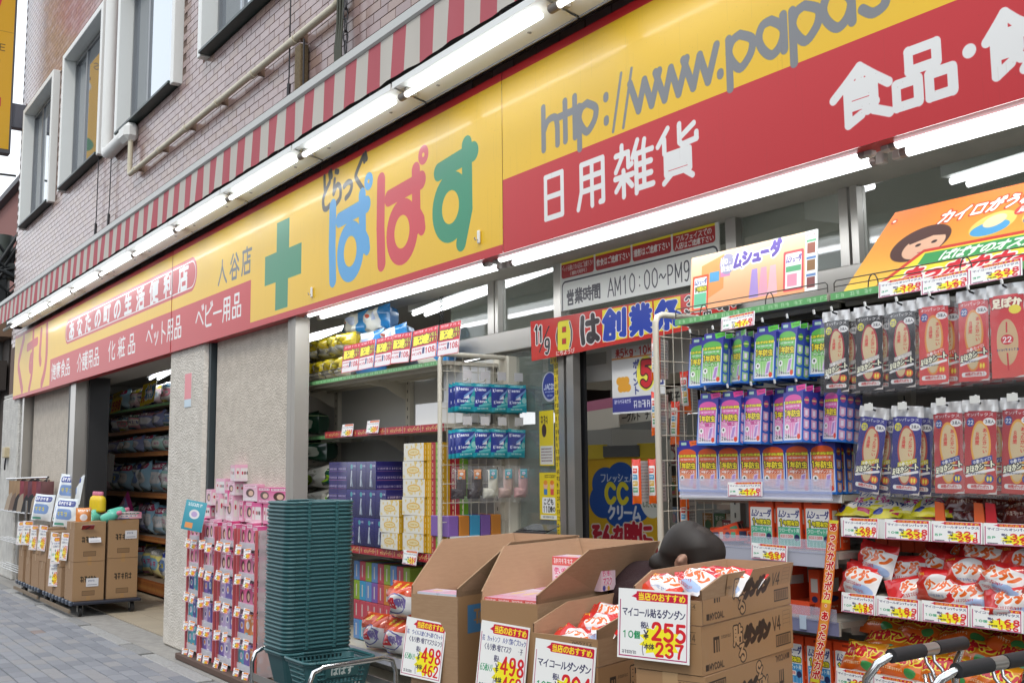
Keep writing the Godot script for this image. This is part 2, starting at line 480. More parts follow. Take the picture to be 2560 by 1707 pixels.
	"季": "7805 2015;0828 9228;5012 5052;4830 0555;5230 9555;2555 7555 5070;5065 5092 4090;0872 9272", "節": "2005 0822;1515 4515;2815 3222;6205 5020;5815 9515;7215 7622;1030 4530 4560 1060;1045 4545;1030 1092 4080;3565 4585;5832 9032 9075 8075;5832 5896", "足": "2510 7510 7540 2540 2510;5040 5088;5062 8262;2858 2880 0892;2875 5088 9592",
	"敷": "0518 5218;2805 2862;1028 4828 4860 1060 1028;1044 4844;4006 4812;0568 5268;2568 1592;1878 4278 3892 3090;6805 5535;6525 9525;8825 7562 5092;6040 7565 9592", "中": "1525 8525 8562 1562 1525;5005 5096", "当": "2012 3035;8012 7035;5005 5042;1842 8242 8290 1890;2066 8266",
	"税": "4005 0815;0532 4532;2515 2595;2535 0568;2842 4262;5508 6022;9008 8022;5525 9225 9250 5550 5525;6550 6070 4892;8050 8088 8590 9780", "込": "1010 2022;0540 2040 2075 0890;2075 4590 9592;5512 6520 6040 4070;6530 7555 9570", "本": "0828 9228;5005 5095;4830 0575;5230 9575;3072 7072", "体": "2505 0545;1830 1895;3525 9525;6505 6595;6328 3570;6728 9870;5070 8070",
	"個": "2505 0545;1830 1895;3510 3595;3510 9210 9295;3590 9290;4530 8230;6318 6350;5050 7850 7872 5072 5050", "枚": "0530 4530;2505 2595;2535 0570;2840 4260;6505 5035;6025 9525;8525 7562 4892;5842 7570 9592", "肌": "1210 1260 0592;1210 4010 4090 3088;1235 4035;1258 4058;5812 5860 4592;5812 8512 8580 9588 9775", "休": "2505 0545;1830 1895;3530 9530;6505 6595;6332 3578;6732 9878",
	"近": "1010 2022;0540 2040 2075 0890;2075 4590 9592;8808 5015;5015 5050 3872;5038 9538;7538 7580", "買": "1808 8208 8230 1830 1808;4008 4030;6008 6030;2540 7540 7580 2580 2540;2553 7553;2567 7567;3882 1595;6282 8595", "物": "1508 0535;0828 4228;2505 2595;0565 4550;5805 4535;5520 9520 9085 8088;6822 4560;8222 5088", "番": "7805 2012;0830 9230;5010 5048;3015 3825;7015 6225;4830 0550;5230 9550;2255 7855 7892 2292 2255;5055 5092;2273 7873",
	"菓": "0812 9212;3005 3020;7005 7020;2525 7525 7552 2552 2525;2538 7538;5025 5095;0865 9265;4565 0892;5565 9292", "子": "1815 8015 5035;5035 5088 3885;0850 9250", "配": "0512 5012;1030 4530 4592 1092 1030;2012 2050;3512 3550;1065 4565;1078 4578;5815 9015 9045;6045 9045;6045 6080 6888 9588 9570", "達": "1010 2022;0540 2040 2075 0890;2075 4590 9592;4015 8815;6405 6428;3528 9528;5030 5840;8030 7040;3842 9042;3855 9055;3268 9668;6442 6482",
	"貼": "1010 4010 4065 1065 1010;1028 4028;1046 4046;1868 0590;3068 4588;7005 7045;7025 9525;5550 9050 9090 5590 5550", "数": "2505 2550;0528 4828;1010 1522;4008 3522;2230 0550;2832 4848;0560 5060;2050 1075 4592;4060 3078 0892;6505 5535;6225 9525;8825 7562 4892;5840 7568 9592", "使": "2505 0545;1830 1895;3215 9815;3828 8828 8855 3855 3828;6505 6050 3895;4262 6082 9892",
	"捨": "0525 3225;2005 2088 1082;0555 3248;6505 3840;6505 9840;5038 8238;6538 6560;3858 9658;4870 8570 8592 4892 4870", "超": "0818 4518;2605 2635;0535 5035;2840 2878;2855 4555;1250 0892;1275 4088 9792;5512 9012 8542;7012 5545;5850 9250 9280 5880 5850", "吸": "0820 3220 3270 0870 0820;4012 8512 7540 9540 7070 4092;5015 5055 3590;5545 7570 9592", "収": "1015 1065;0870 3860;3808 3895;4815 9215 8055 4592;5525 7060 9592",
	"洋": "1210 2220;0838 1848;2565 0892;4508 5022;8505 7522;3828 9528;4245 9045;3262 9862;6528 6595", "服": "1210 1260 0592;1210 4010 4090 3088;1235 4035;1258 4058;5210 5295;5210 9010 9030 7830;5242 9042 8060 5592;6050 7070 9592", "引": "1012 5012 5035 1535 1058 5058 4885 3585;8005 8095", "出": "5005 5090;2015 2045 8045 8015;1055 1090 9090 9055", "肩": "1508 8508;2025 8025 8045 2045;2025 2070 1092;3055 8055 8090 7090;3055 3095;3068 8068;3080 8080",
	"花": "0815 9215;3005 3025;7005 7025;3032 1060;2248 2295;5535 5580 6590 9290 9070;9045 5562", "今": "5005 3028 0548;5005 7028 9548;3542 6542;2560 7560 5092", "〜": "~0855 3040 6060 9245", "！": "5008 5065;5086 5088", "・": "4850 5250", "(": "~7005 4550 7095", ")": "~3005 5550 3095", "¥": "2008 5045 8008;5045 5092;2055 8055;2072 8072",
	"0": "~5008 7825 8250 7875 5092 2275 1850 2225 5008", "1": "3025 5510 5592", "2": "~1828 3010 6510 7830 6055 1890;1890 8290", "3": "~1820 4508 7520 7040 4548;~4548 7555 8075 5092 1880", "4": "6592 6508 1268 8868", "5": "7810 2510 2245;~2245 5038 8055 7582 4592 1882", "6": "~7512 4515 2245 2070 4092 7585 8065 6048 3050 2062", "7": "1510 8210;~8210 5550 4592", "8": "~5048 2535 2818 5008 7218 7535 5048 2265 2585 5092 7585 7865 5048", "9": "~7838 6052 3552 2235 3012 6510 7830 7565 5592 2888",
	"A": "0892 5008 9292;2562 7562", "B": "2010 2092;~2010 6012 7528 6045 2048;~2048 7055 8070 6590 2092", "C": "~8025 6010 3510 1535 1565 3590 6090 8075", "D": "2010 2092;~2010 5512 8230 8268 5590 2092", "E": "7810 2010 2092 7892;2050 7050", "J": "7010 7070;~7070 6088 4090 2075", "K": "2010 2092;8010 2058;4045 8292", "L": "2010 2092 8092", "M": "1292 1210 5070 8810 8892", "N": "1892 1810 8292 8210", "O": "~5008 8025 8550 8075 5092 2075 1550 2025 5008", "P": "2092 2010;~2010 6012 8030 6050 2052", "R": "2092 2010;~2010 6012 7830 6050 2052;5052 8292", "S": "~7822 5508 2520 2538 6052 7870 6590 3592 1878", "V": "0810 5092 9210", "Y": "1010 5050 9010;5050 5092", "X": "1010 9092;9010 1092", "T": "1010 9010;5010 5092",
	"h": "2202 2275;~2245 4028 6828 7545;7545 7575", "t": "4508 4575;2030 7030", "p": "2228 2298;~5028 7840 8052 7065 4875 2860 2245 3232 5028", ":": "5030 5034;5068 5072", "/": "6505 3592", "w": "0528 3075 5032 7075 9528", ".": "5070 5073", "a": "~5028 7240 7852 6868 4875 2862 2045 3030 5028;7828 7875", "s": "~7238 5028 3035 4050 6855 6870 4575 2565", "e": "~2050 7850;~7850 7032 5028 2838 2058 3872 6075 7568", "l": "5002 5075", "n": "2228 2275;~2245 4028 6828 7545;7545 7575", "x": "2028 7875;7828 2075", "k": "2202 2275;7028 2255;4045 7875", "o": "~5028 7535 8052 7568 5075 2568 2052 2535 5028", "g": "~5028 7240 7852 6868 4875 2862 2045 3030 5028;~7828 7885 5098 2590", "r": "2528 2575;~2545 4530 7030", "i": "5028 5075;5008 5011", "c": "~7538 5028 2838 2052 2868 5075 7565", "y": "2028 5070;8028 5070 3098",
	"゛": "7505 8220;8802 9517", "゜": "~8803 9710 8818 7910 8803",
}
const VOICED := "がか ぎき ぐく げけ ごこ ざさ じし ずす ぜせ ぞそ だた ぢち づつ でて どと ばは びひ ぶふ べへ ぼほ ガカ ギキ グク ゲケ ゴコ ザサ ジシ ズス ゼセ ゾソ ダタ ヂチ ヅツ デテ ドト バハ ビヒ ブフ ベヘ ボホ"
const HALF := "ぱは ぴひ ぷふ ぺへ ぽほ パハ ピヒ プフ ペヘ ポホ"
var pen := {}


func glyph(ch: String) -> Array:
	if pen.has(ch):
		return pen[ch]
	var src: String = GL.get(ch, "")
	if src == "":
		for w in VOICED.split(" "):
			if w[0] == ch:
				src = GL.get(w[1], GL["く"]) + ";" + GL["゛"]
		for w in HALF.split(" "):
			if w[0] == ch:
				src = GL.get(w[1], GL["く"]) + ";" + GL["゜"]
	var out := []
	for st in src.split(";", false):
		var curved := st.begins_with("~")
		var p := PackedVector2Array()
		for w in st.trim_prefix("~").split(" ", false):
			p.append(Vector2(w.left(2).to_int(), w.right(2).to_int()) / 100.0)
		if curved and p.size() > 2:
			var q := PackedVector2Array()
			for k in p.size() - 1:
				for j in 5:
					q.append(p[k].cubic_interpolate(p[k + 1], p[maxi(k - 1, 0)], p[mini(k + 2, p.size() - 1)], j / 5.0))
			q.append(p[-1])
			p = q
		out.append(p)
	pen[ch] = out
	return out


# a printed face: a rectangle of a larger picture that is drawn on pixel by pixel
class Cv:
	var im: Image
	var ox := 0
	var oy := 0
	var w := 0
	var h := 0
	var host

	func rect(x: float, y: float, ww: float, hh: float, c: Color) -> void:
		var r := Rect2i(roundi(x), roundi(y), maxi(1, roundi(x + ww) - roundi(x)), maxi(1, roundi(y + hh) - roundi(y))).intersection(Rect2i(0, 0, w, h))
		if r.size.x > 0 and r.size.y > 0:
			im.fill_rect(Rect2i(r.position + Vector2i(ox, oy), r.size), c)

	func px(x: int, y: int, c: Color, a: float) -> void:
		if x < 0 or y < 0 or x >= w or y >= h:
			return
		if a >= 0.98:
			im.set_pixel(x + ox, y + oy, c)
		elif a > 0.02:
			im.set_pixel(x + ox, y + oy, im.get_pixel(x + ox, y + oy).lerp(c, a))

	# top to bottom blend between two colours
	func fade(x: float, y: float, ww: float, hh: float, c0: Color, c1: Color) -> void:
		for k in int(hh):
			rect(x, y + k, ww, 1, c0.lerp(c1, k / maxf(hh - 1, 1)))

	func disc(cx: float, cy: float, rx: float, ry: float, c: Color, hole := 0.0) -> void:
		for y in range(maxi(0, int(cy - ry - 1)), mini(h, int(cy + ry + 2))):
			for x in range(maxi(0, int(cx - rx - 1)), mini(w, int(cx + rx + 2))):
				var q := Vector2((x + 0.5 - cx) / rx, (y + 0.5 - cy) / ry).length()
				var a := clampf((1.0 - q) * minf(rx, ry) + 0.5, 0, 1)
				if hole > 0:
					a = minf(a, clampf((q - hole) * minf(rx, ry) + 0.5, 0, 1))
				px(x, y, c, a)

	func rrect(x: float, y: float, ww: float, hh: float, r: float, c: Color) -> void:
		rect(x + r, y, ww - 2 * r, hh, c)
		rect(x, y + r, ww, hh - 2 * r, c)
		for k in 4:
			disc(x + r + (ww - 2 * r) * (k % 2), y + r + (hh - 2 * r) * (k / 2), r, r, c)

	func poly(p: PackedVector2Array, c: Color) -> void:
		var y0 := h
		var y1 := 0
		for q in p:
			y0 = mini(y0, int(q.y))
			y1 = maxi(y1, int(q.y) + 1)
		for y in range(maxi(0, y0), mini(h, y1)):
			for sub in 2:
				var yy := y + 0.25 + sub * 0.5
				var xs := []
				for k in p.size():
					var a := p[k]
					var b := p[(k + 1) % p.size()]
					if (a.y <= yy) != (b.y <= yy):
						xs.append(a.x + (yy - a.y) / (b.y - a.y) * (b.x - a.x))
				xs.sort()
				for k in range(0, xs.size() - 1, 2):
					if sub == 0:
						for x in range(int(xs[k]), int(xs[k + 1]) + 1):
							px(x, y, c, 0.5 * clampf(minf(x + 1 - xs[k], xs[k + 1] - x), 0, 1))
					else:
						for x in range(int(xs[k]), int(xs[k + 1]) + 1):
							var cov := clampf(minf(x + 1 - xs[k], xs[k + 1] - x), 0, 1)
							px(x, y, c, cov if cov >= 0.98 else cov * 0.7)

	func seg(a: Vector2, b: Vector2, r: float, c: Color) -> void:
		var d := b - a
		var ln := d.length()
		var parts := int(ln / (5 * r + 8)) + 1
		if parts > 1 and absf(d.x) > 1.5 and absf(d.y) > 1.5:
			for k in parts:
				seg(a + d * (k / float(parts)), a + d * ((k + 1) / float(parts)), r, c)
			return
		if (absf(d.x) < 0.6 or absf(d.y) < 0.6) and r > 1.5 and ln > 3 * r:
			var n := Vector2(r, r)
			var lo := a.min(b)
			var hi := a.max(b)
			if absf(d.x) < 0.6:
				rect(lo.x - r, lo.y, 2 * r, hi.y - lo.y, c)
			else:
				rect(lo.x, lo.y - r, hi.x - lo.x, 2 * r, c)
			seg(a, a, r, c)
			seg(b, b, r, c)
			return
		var l2 := maxf(d.length_squared(), 0.0001)
		for y in range(maxi(0, int(minf(a.y, b.y) - r - 1)), mini(h, int(maxf(a.y, b.y) + r + 2))):
			for x in range(maxi(0, int(minf(a.x, b.x) - r - 1)), mini(w, int(maxf(a.x, b.x) + r + 2))):
				var p := Vector2(x + 0.5, y + 0.5) - a
				var t := clampf(p.dot(d) / l2, 0, 1)
				var cov := r + 0.5 - (p - d * t).length()
				if cov > 0.02:
					px(x, y, c, minf(cov, 1.0))

	func line(p: PackedVector2Array, r: float, c: Color) -> void:
		for k in p.size() - 1:
			seg(p[k], p[k + 1], r, c)

	# lettering: x, y is the top left of the first cell, cw and ch the cell, st the pen's half width as a share of ch
	func text(s: String, x: float, y: float, cw: float, ch: float, c: Color, st := 0.05, ow := 0.0, oc := Color.BLACK, shear := 0.0, adv := 1.0, down := false) -> void:
		for pass_no in 2:
			if pass_no == 0 and ow <= 0:
				continue
			var r := maxf(st * minf(ch, cw * 1.25), 0.42) + (ow if pass_no == 0 else 0.0)
			var xx := x
			var yy := y
			for k in s.length():
				for g in host.glyph(s[k]):
					var q := PackedVector2Array()
					for v in g:
						q.append(Vector2(xx + v.x * cw + (1 - v.y) * ch * shear, yy + v.y * ch))
					line(q, r, oc if pass_no == 0 else c)
				if down:
					yy += ch * adv
				else:
					xx += cw * adv

	# small print that is too small to read: a row of broken marks
	func scrawl(x: float, y: float, ww: float, hh: float, c: Color, sd := 1) -> void:
		var q := sd * 7919 + 13
		var xx := x
		while xx < x + ww - hh * 0.4:
			q = (q * 1103515245 + 12345) & 0x7fffffff
			var cw := hh * (0.55 + 0.35 * ((q >> 8) % 100) / 100.0)
			rect(xx, y + hh * 0.08 * ((q >> 5) % 3), cw * 0.8, maxf(1, hh * 0.16), c)
			rect(xx + cw * 0.1 * ((q >> 9) % 6), y, maxf(1, hh * 0.14), hh, c)
			rect(xx, y + hh * (0.45 + 0.1 * ((q >> 12) % 4)), cw * 0.75, maxf(1, hh * 0.14), c)
			if (q >> 14) % 3 > 0:
				rect(xx + cw * 0.65, y + hh * 0.2, maxf(1, hh * 0.13), hh * 0.8, c)
			xx += cw * 1.12


var sheets := []
var pack_x := 0
var pack_y := 0
var pack_h := 0
var cur: Cv


func new_sheet() -> void:
	var im := Image.create_empty(2048, 2048, false, Image.FORMAT_RGB8)
	im.fill(Color(0.8, 0.8, 0.8))
	var m := StandardMaterial3D.new()
	m.roughness = 0.38
	m.resource_name = "printed_card"
	var film := StandardMaterial3D.new()
	film.roughness = 0.2
	film.clearcoat_enabled = true
	film.clearcoat = 0.6
	film.clearcoat_roughness = 0.12
	film.resource_name = "printed_film"
	sheets.append([im, m, film])
	pack_x = 0
	pack_y = 0
	pack_h = 0


# reserves a printed face; film: glossy plastic instead of card
func art(key: String, w: int, h: int, base: Color, film := false) -> Cv:
	if sheets.is_empty():
		new_sheet()
	if pack_x + w + 4 > 2048:
		pack_x = 0
		pack_y += pack_h + 4
		pack_h = 0
	if pack_y + h + 4 > 2048:
		new_sheet()
	var cv := Cv.new()
	cv.im = sheets[-1][0]
	cv.ox = pack_x + 2
	cv.oy = pack_y + 2
	cv.w = w
	cv.h = h
	cv.host = self
	cv.im.fill_rect(Rect2i(pack_x, pack_y, w + 4, h + 4), base)
	pack_x += w + 4
	pack_h = maxi(pack_h, h)
	atl[key] = [sheets[-1][2 if film else 1], Rect2((cv.ox + 0.5) / 2048.0, (cv.oy + 0.5) / 2048.0, (w - 1) / 2048.0, (h - 1) / 2048.0)]
	cur = cv
	return cv


func seal_sheets() -> void:
	for s in sheets:
		var t := ImageTexture.create_from_image(s[0])
		s[1].albedo_texture = t
		s[2].albedo_texture = t


# a part of a printed face
func cut(key: String, x: float, y: float, w: float, h: float) -> Array:
	var r: Rect2 = atl[key][1]
	return [atl[key][0], Rect2(r.position + r.size * Vector2(x, y), r.size * Vector2(w, h))]


# a picture of its own for one large printed panel
func panel_tex(w: int, h: int, base: Color) -> Cv:
	var cv := Cv.new()
	cv.im = Image.create_empty(w, h, false, Image.FORMAT_RGB8)
	cv.im.fill(base)
	cv.w = w
	cv.h = h
	cv.host = self
	return cv


func panel_mat(cv: Cv, rough: float, coat: float, called: String) -> StandardMaterial3D:
	var m := StandardMaterial3D.new()
	m.albedo_texture = ImageTexture.create_from_image(cv.im)
	m.roughness = rough
	m.resource_name = called
	if coat > 0:
		m.clearcoat_enabled = true
		m.clearcoat = coat
		m.clearcoat_roughness = 0.1
	m.texture_repeat = false
	return m


const WHT := Color("#e2e2df")


func C(s: String) -> Color:
	return Color(s)


# hand lettered price ticket; unit at the left, price with tax, price without
func ticket(key: String, w: int, h: int, title: String, unit: String, p1: String, p2: String, over := "") -> void:
	var v := art(key, w, h, C("#e9e9e6"))
	var big := w > 150
	var b := maxf(2.0, w * 0.012)
	var mg := C("#a81e5e")
	v.rect(w * 0.025, h * 0.16, b, h * 0.81, mg)
	v.rect(w * 0.955, h * 0.16, b, h * 0.81, mg)
	v.rect(w * 0.025, h * 0.955, w * 0.94, b, mg)
	if over != "none":
		var hx := w * 0.26
		v.rrect(hx, h * 0.03, w * 0.71, h * 0.135, h * 0.02, C("#c4173c"))
		v.poly(PackedVector2Array([Vector2(hx - w * 0.07, h * 0.11), Vector2(hx + 2, h * 0.06), Vector2(hx + 2, h * 0.13)]), C("#c4173c"))
		var n := "当店のおすすめ"
		v.text(n, hx + w * 0.02, h * 0.045, w * 0.094, h * 0.11, C("#f4dc33"), 0.075 if big else 0.06)
	var tl := title.length()
	var ty := h * 0.34 if over == "" or over == "none" else h * 0.38
	var tw := w * 0.88 / maxf(tl, 5)
	if over.length() > 4:
		v.text(over, w * 0.05, h * 0.2, w * 0.9 / over.length(), h * 0.085, C("#27307c"), 0.05)
		v.text(title, w * 0.05, h * 0.31, w * 0.9 / tl, h * 0.1, C("#22204a"), 0.06)
	else:
		v.text(title, w * 0.06, ty - h * 0.13 if not big else h * 0.27, tw, h * (0.13 if big else 0.12), C("#22204a"), 0.055)
	var star := PackedVector2Array()
	for k in 22:
		var a := TAU * k / 22
		var rr := 1.0 if k % 2 == 0 else 0.72
		star.append(Vector2(w * 0.6 + cos(a) * rr * w * 0.3, h * 0.72 + sin(a) * rr * h * 0.24))
	v.poly(star, C("#f2e52b"))
	v.text("税込", w * 0.33, h * 0.46, w * 0.055, h * 0.1, C("#22204a"), 0.06)
	v.text("¥", w * 0.36, h * 0.57, w * 0.09, h * 0.14, C("#2a2040"), 0.07)
	v.text(p1, w * 0.47, h * 0.45, w * 0.49 / maxi(p1.length(), 3), h * 0.27, C("#d0202c"), 0.095)
	v.text("本体", w * 0.38, h * 0.76, w * 0.07, h * 0.09, C("#2a2040"), 0.07)
	v.text("(", w * 0.33, h * 0.74, w * 0.06, h * 0.2, C("#2a2040"), 0.05)
	v.text(p2, w * 0.53, h * 0.73, w * 0.4 / maxi(p2.length(), 3), h * 0.21, C("#d0202c"), 0.095)
	v.text(unit, w * 0.06, h * 0.6, w * 0.26 / maxi(unit.length(), 3), h * 0.11, C("#1d8a54"), 0.07)
	v.scrawl(w * 0.07, h * 0.88, w * 0.2, h * 0.05, C("#55555f"), 3)


func moth(key: String, top: String, mid: String, word: String, n: String, tagc: String) -> void:
	var v := art(key, 124, 190, C("#2a3a9a"))
	v.fade(0, 0, 124, 190, C("#33308e"), C("#1f6cc4"))
	v.fade(12, 40, 100, 90, C(top), C(mid))
	v.fade(12, 130, 100, 48, C(mid), C("#dcd9dc"))
	v.disc(62, 30, 52, 20, C(top))
	v.rect(12, 32, 100, 10, C(top))
	for k in 7:
		v.seg(Vector2(20 + k * 14, 120), Vector2(24 + k * 14, 172), 2.5, C(top).lerp(C(mid), 0.5))
	v.rect(6, 34, 4, 146, C("#dfe4ec"))
	v.rect(113, 40, 4, 140, C("#dfe4ec"))
	v.rect(10, 177, 104, 4, C("#dfe4ec"))
	v.text("においがつかない防虫剤", 10, 34, 9.4, 11, C("#f1e23c"), 0.09, 1.0, C("#44601e"))
	v.scrawl(20, 50, 84, 8, C("#e6e6ea"), 5)
	v.text("1", 8, 64, 20, 30, C("#f3de36"), 0.085, 3.0, C("#222034"))
	v.text("年防虫", 25, 68, 28, 27, C("#f3de36"), 0.075, 2.6, C("#222034"))
	v.rrect(18, 100, 88, 14, 6, C(top).darkened(0.12))
	v.text(word, 20, 101, 84.0 / word.length(), 12, C("#eeeeee"), 0.07)
	v.disc(27, 132, 13, 12, C("#e5e5e3"))
	v.disc(27, 131, 5, 5, C("#3c4a3c"))
	v.poly(PackedVector2Array([Vector2(78, 118), Vector2(102, 112), Vector2(90, 166), Vector2(66, 170)]), C("#dccae4"))
	v.poly(PackedVector2Array([Vector2(81, 122), Vector2(97, 118), Vector2(87, 160), Vector2(72, 164)]), C("#a987c4"))
	v.disc(100, 168, 10, 10, C("#d6442c"))
	v.text(n, 16, 158, 14, 15, C("#222034"), 0.07, 1.5, C("#eeeeee"))
	v.text("個入", 32, 163, 10, 10, C("#222034"), 0.05, 1.0, C("#eeeeee"))
	v.scrawl(48, 168, 40, 6, C("#5a5f70"), 8)
	var t := art(key + " tab", 124, 30, C("#35308c"))
	t.rrect(12, 8, 34, 14, 3, C("#7fae9c"))
	t.scrawl(15, 11, 28, 8, C("#e6efe6"), 2)
	t.poly(PackedVector2Array([Vector2(62, 4), Vector2(120, 0), Vector2(124, 18), Vector2(70, 27)]), C(tagc))
	t.scrawl(78, 9, 36, 7, C(tagc).darkened(0.5), 4)
	var s := art(key + " side", 56, 190, C("#2a3a9a"))
	s.fade(0, 0, 56, 190, C("#2c2f80"), C("#1f62b4"))
	s.disc(28, 34, 17, 14, C(top).darkened(0.25))
	for k in 3:
		s.poly(PackedVector2Array([Vector2(8, 62 + k * 42), Vector2(46, 66 + k * 42), Vector2(46, 94 + k * 42), Vector2(28, 100 + k * 42), Vector2(8, 94 + k * 42)]), C(mid).darkened(0.15))
		s.rect(18, 70 + k * 42, 18, 20, C("#c9c2d4"))
	s.scrawl(10, 30, 36, 6, C("#e8e37a"), 3)


func insole(key: String, base: String, dark: String, glow: String, yel: String, num: String, title: String, lower: String) -> void:
	var v := art(key, 124, 316, C(base), true)
	v.fade(0, 0, 124, 316, C(base), C(dark))
	v.text(title, 8, 8, 106.0 / title.length(), 13, C("#e6e6e6"), 0.06)
	v.disc(66, 130, 38, 92, C(glow))
	v.disc(66, 128, 31, 80, C("#cdb890"))
	v.disc(62, 232, 27, 46, C(glow))
	v.disc(62, 230, 21, 40, C("#cdb890"))
	v.rect(46, 190, 34, 30, C("#cdb890"))
	v.disc(26, 44, 17, 17, C(yel))
	v.text(num, 14, 36, 13, 18, C("#31409c") if yel != "#23408c" else C("#eeeeee"), 0.07)
	v.disc(98, 42, 21, 15, C("#e2e2e2"))
	v.text("3足入", 82, 35, 11, 13, C("#2a2a34"), 0.06)
	v.text("あったか〜い", 74, 66, 16, 17, C("#c8382e"), 0.06, 0, Color.BLACK, 0, 0.95, true)
	v.text("8時間持続", 46, 82, 16, 17, C("#c8382e"), 0.06, 0, Color.BLACK, 0, 0.95, true)
	v.poly(PackedVector2Array([Vector2(30, 190), Vector2(108, 168), Vector2(110, 186), Vector2(32, 208)]), C(lower))
	for k in 5:
		v.text("中敷カイロ"[k], 36 + k * 14, 190 - k * 4.0, 14, 15, C("#e8e8e4"), 0.06)
	for k in 6:
		v.text("足ぽかシート"[k], 6 + k * 18.5, 214 - k * 5.2, 20, 27, C("#f0efd2"), 0.085, 3.0, C("#1d1d28"))
	v.seg(Vector2(10, 250), Vector2(112, 222), 5, C("#e2e2e2"))
	v.scrawl(20, 236, 70, 7, C("#33405c"), 6)
	v.disc(98, 258, 16, 16, C("#d65a32") if base != "#a3202c" else C("#3c4a94"))
	v.disc(93, 258, 4, 10, C("#ecd94c"))
	v.disc(103, 258, 4, 10, C("#ecd94c"))
	v.rrect(12, 280, 100, 18, 8, C("#e0e0de"))
	v.text("長時間ポカポカ！", 16, 282, 11.5, 14, C("#b83030"), 0.055)


func make_arts() -> void:
	var v: Cv
	# price tickets
	ticket("ticket 204", 300, 280, "マイコールダンダン", "10個", "204", "189")
	ticket("ticket 255", 320, 260, "マイコール貼るダンダン", "10個", "255", "237")
	ticket("ticket 498a", 250, 300, "ぬくもり使い捨てマスクふつう", "65枚入り", "498", "462", "花粉ウイルス遠くから防ぐカット")
	ticket("ticket 498b", 250, 300, "ぬくもり使い捨てマスク女性・子供", "65枚入り", "498", "462", "花粉カットンフィルタで防ぐブロック")
	var sm := [["398", "1123", "3P"], ["123", "298", "5P"], ["298", "276", "3P"], ["478", "1113", "2個"], ["288", "267", "10個"], ["258", "239", "10個"], ["321", "298", "5P"], ["198", "184", "10P"], ["189", "175", "10個"], ["168", "156", "10個"], ["698", "647", "3P"], ["598", "554", "5個"], ["202", "187", "10個"]]
	for k in sm.size():
		ticket("tag %d" % k, 128, 62, "マイコールオンパックス", sm[k][2], sm[k][0], sm[k][1], "" if k % 3 < 2 else "")
	ticket("tag yellow", 60, 60, "ヘアカラー", "1個", "598", "554")
	# moth repellent boxes
	moth("moth green", "#5fb04c", "#a3d08c", "クローゼット用", "3", "#58c238")
	moth("moth pink", "#d0519c", "#dfa4c8", "引き出し・衣装ケース用", "24", "#e0368c")
	moth("moth orange", "#d85a2c", "#e0a284", "洋服ダンス用", "4", "#e8692c")
	# insole warmer packs
	insole("insole black", "#1c1a1e", "#28242a", "#a02838", "#d8d034", "25", "オンパックス", "#b8b4b0")
	insole("insole red", "#c22a30", "#d2504c", "#d88a3c", "#23408c", "22", "オンパックス", "#d05040")
	insole("insole navy", "#2a2a86", "#20205c", "#b0483c", "#d8d034", "25", "オンパックス", "#c8bc30")
	insole("insole crimson", "#a3202c", "#b84a44", "#dca040", "#23408c", "22", "オンパックス", "#2c3c8c")
	v = art("insole long", 110, 330, C("#c82c34"), true)
	v.fade(0, 0, 110, 330, C("#c4262e"), C("#d8564e"))
	v.text("足ぽか", 8, 14, 32, 40, C("#f0ead0"), 0.09, 3, C("#8c1420"))
	v.disc(82, 62, 18, 18, C("#e0d040"))
	v.disc(55, 190, 34, 92, C("#c8a880"))
	v.disc(55, 180, 20, 20, C("#c42a34"))
	v.text("22", 40, 168, 15, 24, C("#eeeeee"), 0.09)
	v.seg(Vector2(55, 112), Vector2(55, 150), 2.5, C("#c42a34"))
	v.seg(Vector2(55, 235), Vector2(55, 300), 2.5, C("#c42a34"))
	v.scrawl(20, 215, 70, 10, C("#3c4470"), 4)
	# hooked moth repellent cartons, orange with a white label
	for q in [["mush green", "#58b890"], ["mush blue", "#3f8fc8"]]:
		v = art(q[0], 120, 200, C("#d4481e"))
		v.rrect(8, 34, 104, 158, 5, C("#e8e8e6"))
		v.text("ムシューダ", 12, 44, 19.5, 32, C("#2c3478"), 0.085)
		v.text("1", 14, 80, 20, 32, C("#efe030"), 0.08, 3, C("#20342c"))
		v.text("年間有効", 34, 86, 18, 22, C("#efe030"), 0.075, 2.5, C("#20342c"))
		v.rect(10, 114, 100, 76, C(q[1]))
		v.text("クローゼット用", 13, 118, 13.5, 18, C("#eef4ee"), 0.06)
		v.rrect(16, 142, 66, 20, 6, C("#e4dcd8"))
		v.scrawl(20, 146, 58, 11, C("#cc3038"), 5)
		v.disc(96, 156, 12, 14, C("#28305c"))
		for k in 6:
			v.rect(18 + k * 16, 166, 4, 24, C(q[1]).lightened(0.3))
		v.rect(40, 8, 40, 10, C("#8c2c10"))
	v = art("mush side", 44, 200, C("#d4481e"))
	v.rect(8, 40, 28, 60, C("#c8c0b8"))
	v.disc(22, 130, 12, 14, C("#28305c"))
	v.scrawl(6, 160, 32, 10, C("#f0d8c8"), 4)
	v = art("mush end", 120, 46, C("#d84e22"))
	v.rect(14, 10, 34, 26, C("#30405c"))
	v.rect(52, 10, 14, 26, C("#d0c8b8"))
	v.disc(84, 23, 10, 12, C("#28305c"))
	v.rrect(98, 12, 18, 22, 4, C("#48a078"))
	# hand warmer bags
	v = art("bag dandan", 150, 110, C("#e0dddc"), true)
	v.fade(0, 0, 34, 110, C("#c82028"), C("#d83a2c"))
	v.rect(34, 0, 116, 26, C("#d42a2c"))
	v.disc(34, 40, 20, 40, C("#d42a2c"))
	for k in 4:
		v.text("ダンダン"[k], 42 + k * 24, 28 + (k % 2) * 4, 27, 36, C("#e2641e"), 0.11, 3.5, C("#e8e6e2"))
	v.disc(110, 88, 34, 16, C("#9fb4d8"))
	v.scrawl(44, 72, 60, 9, C("#b02830"), 5)
	v.scrawl(44, 90, 80, 7, C("#c05050"), 7)
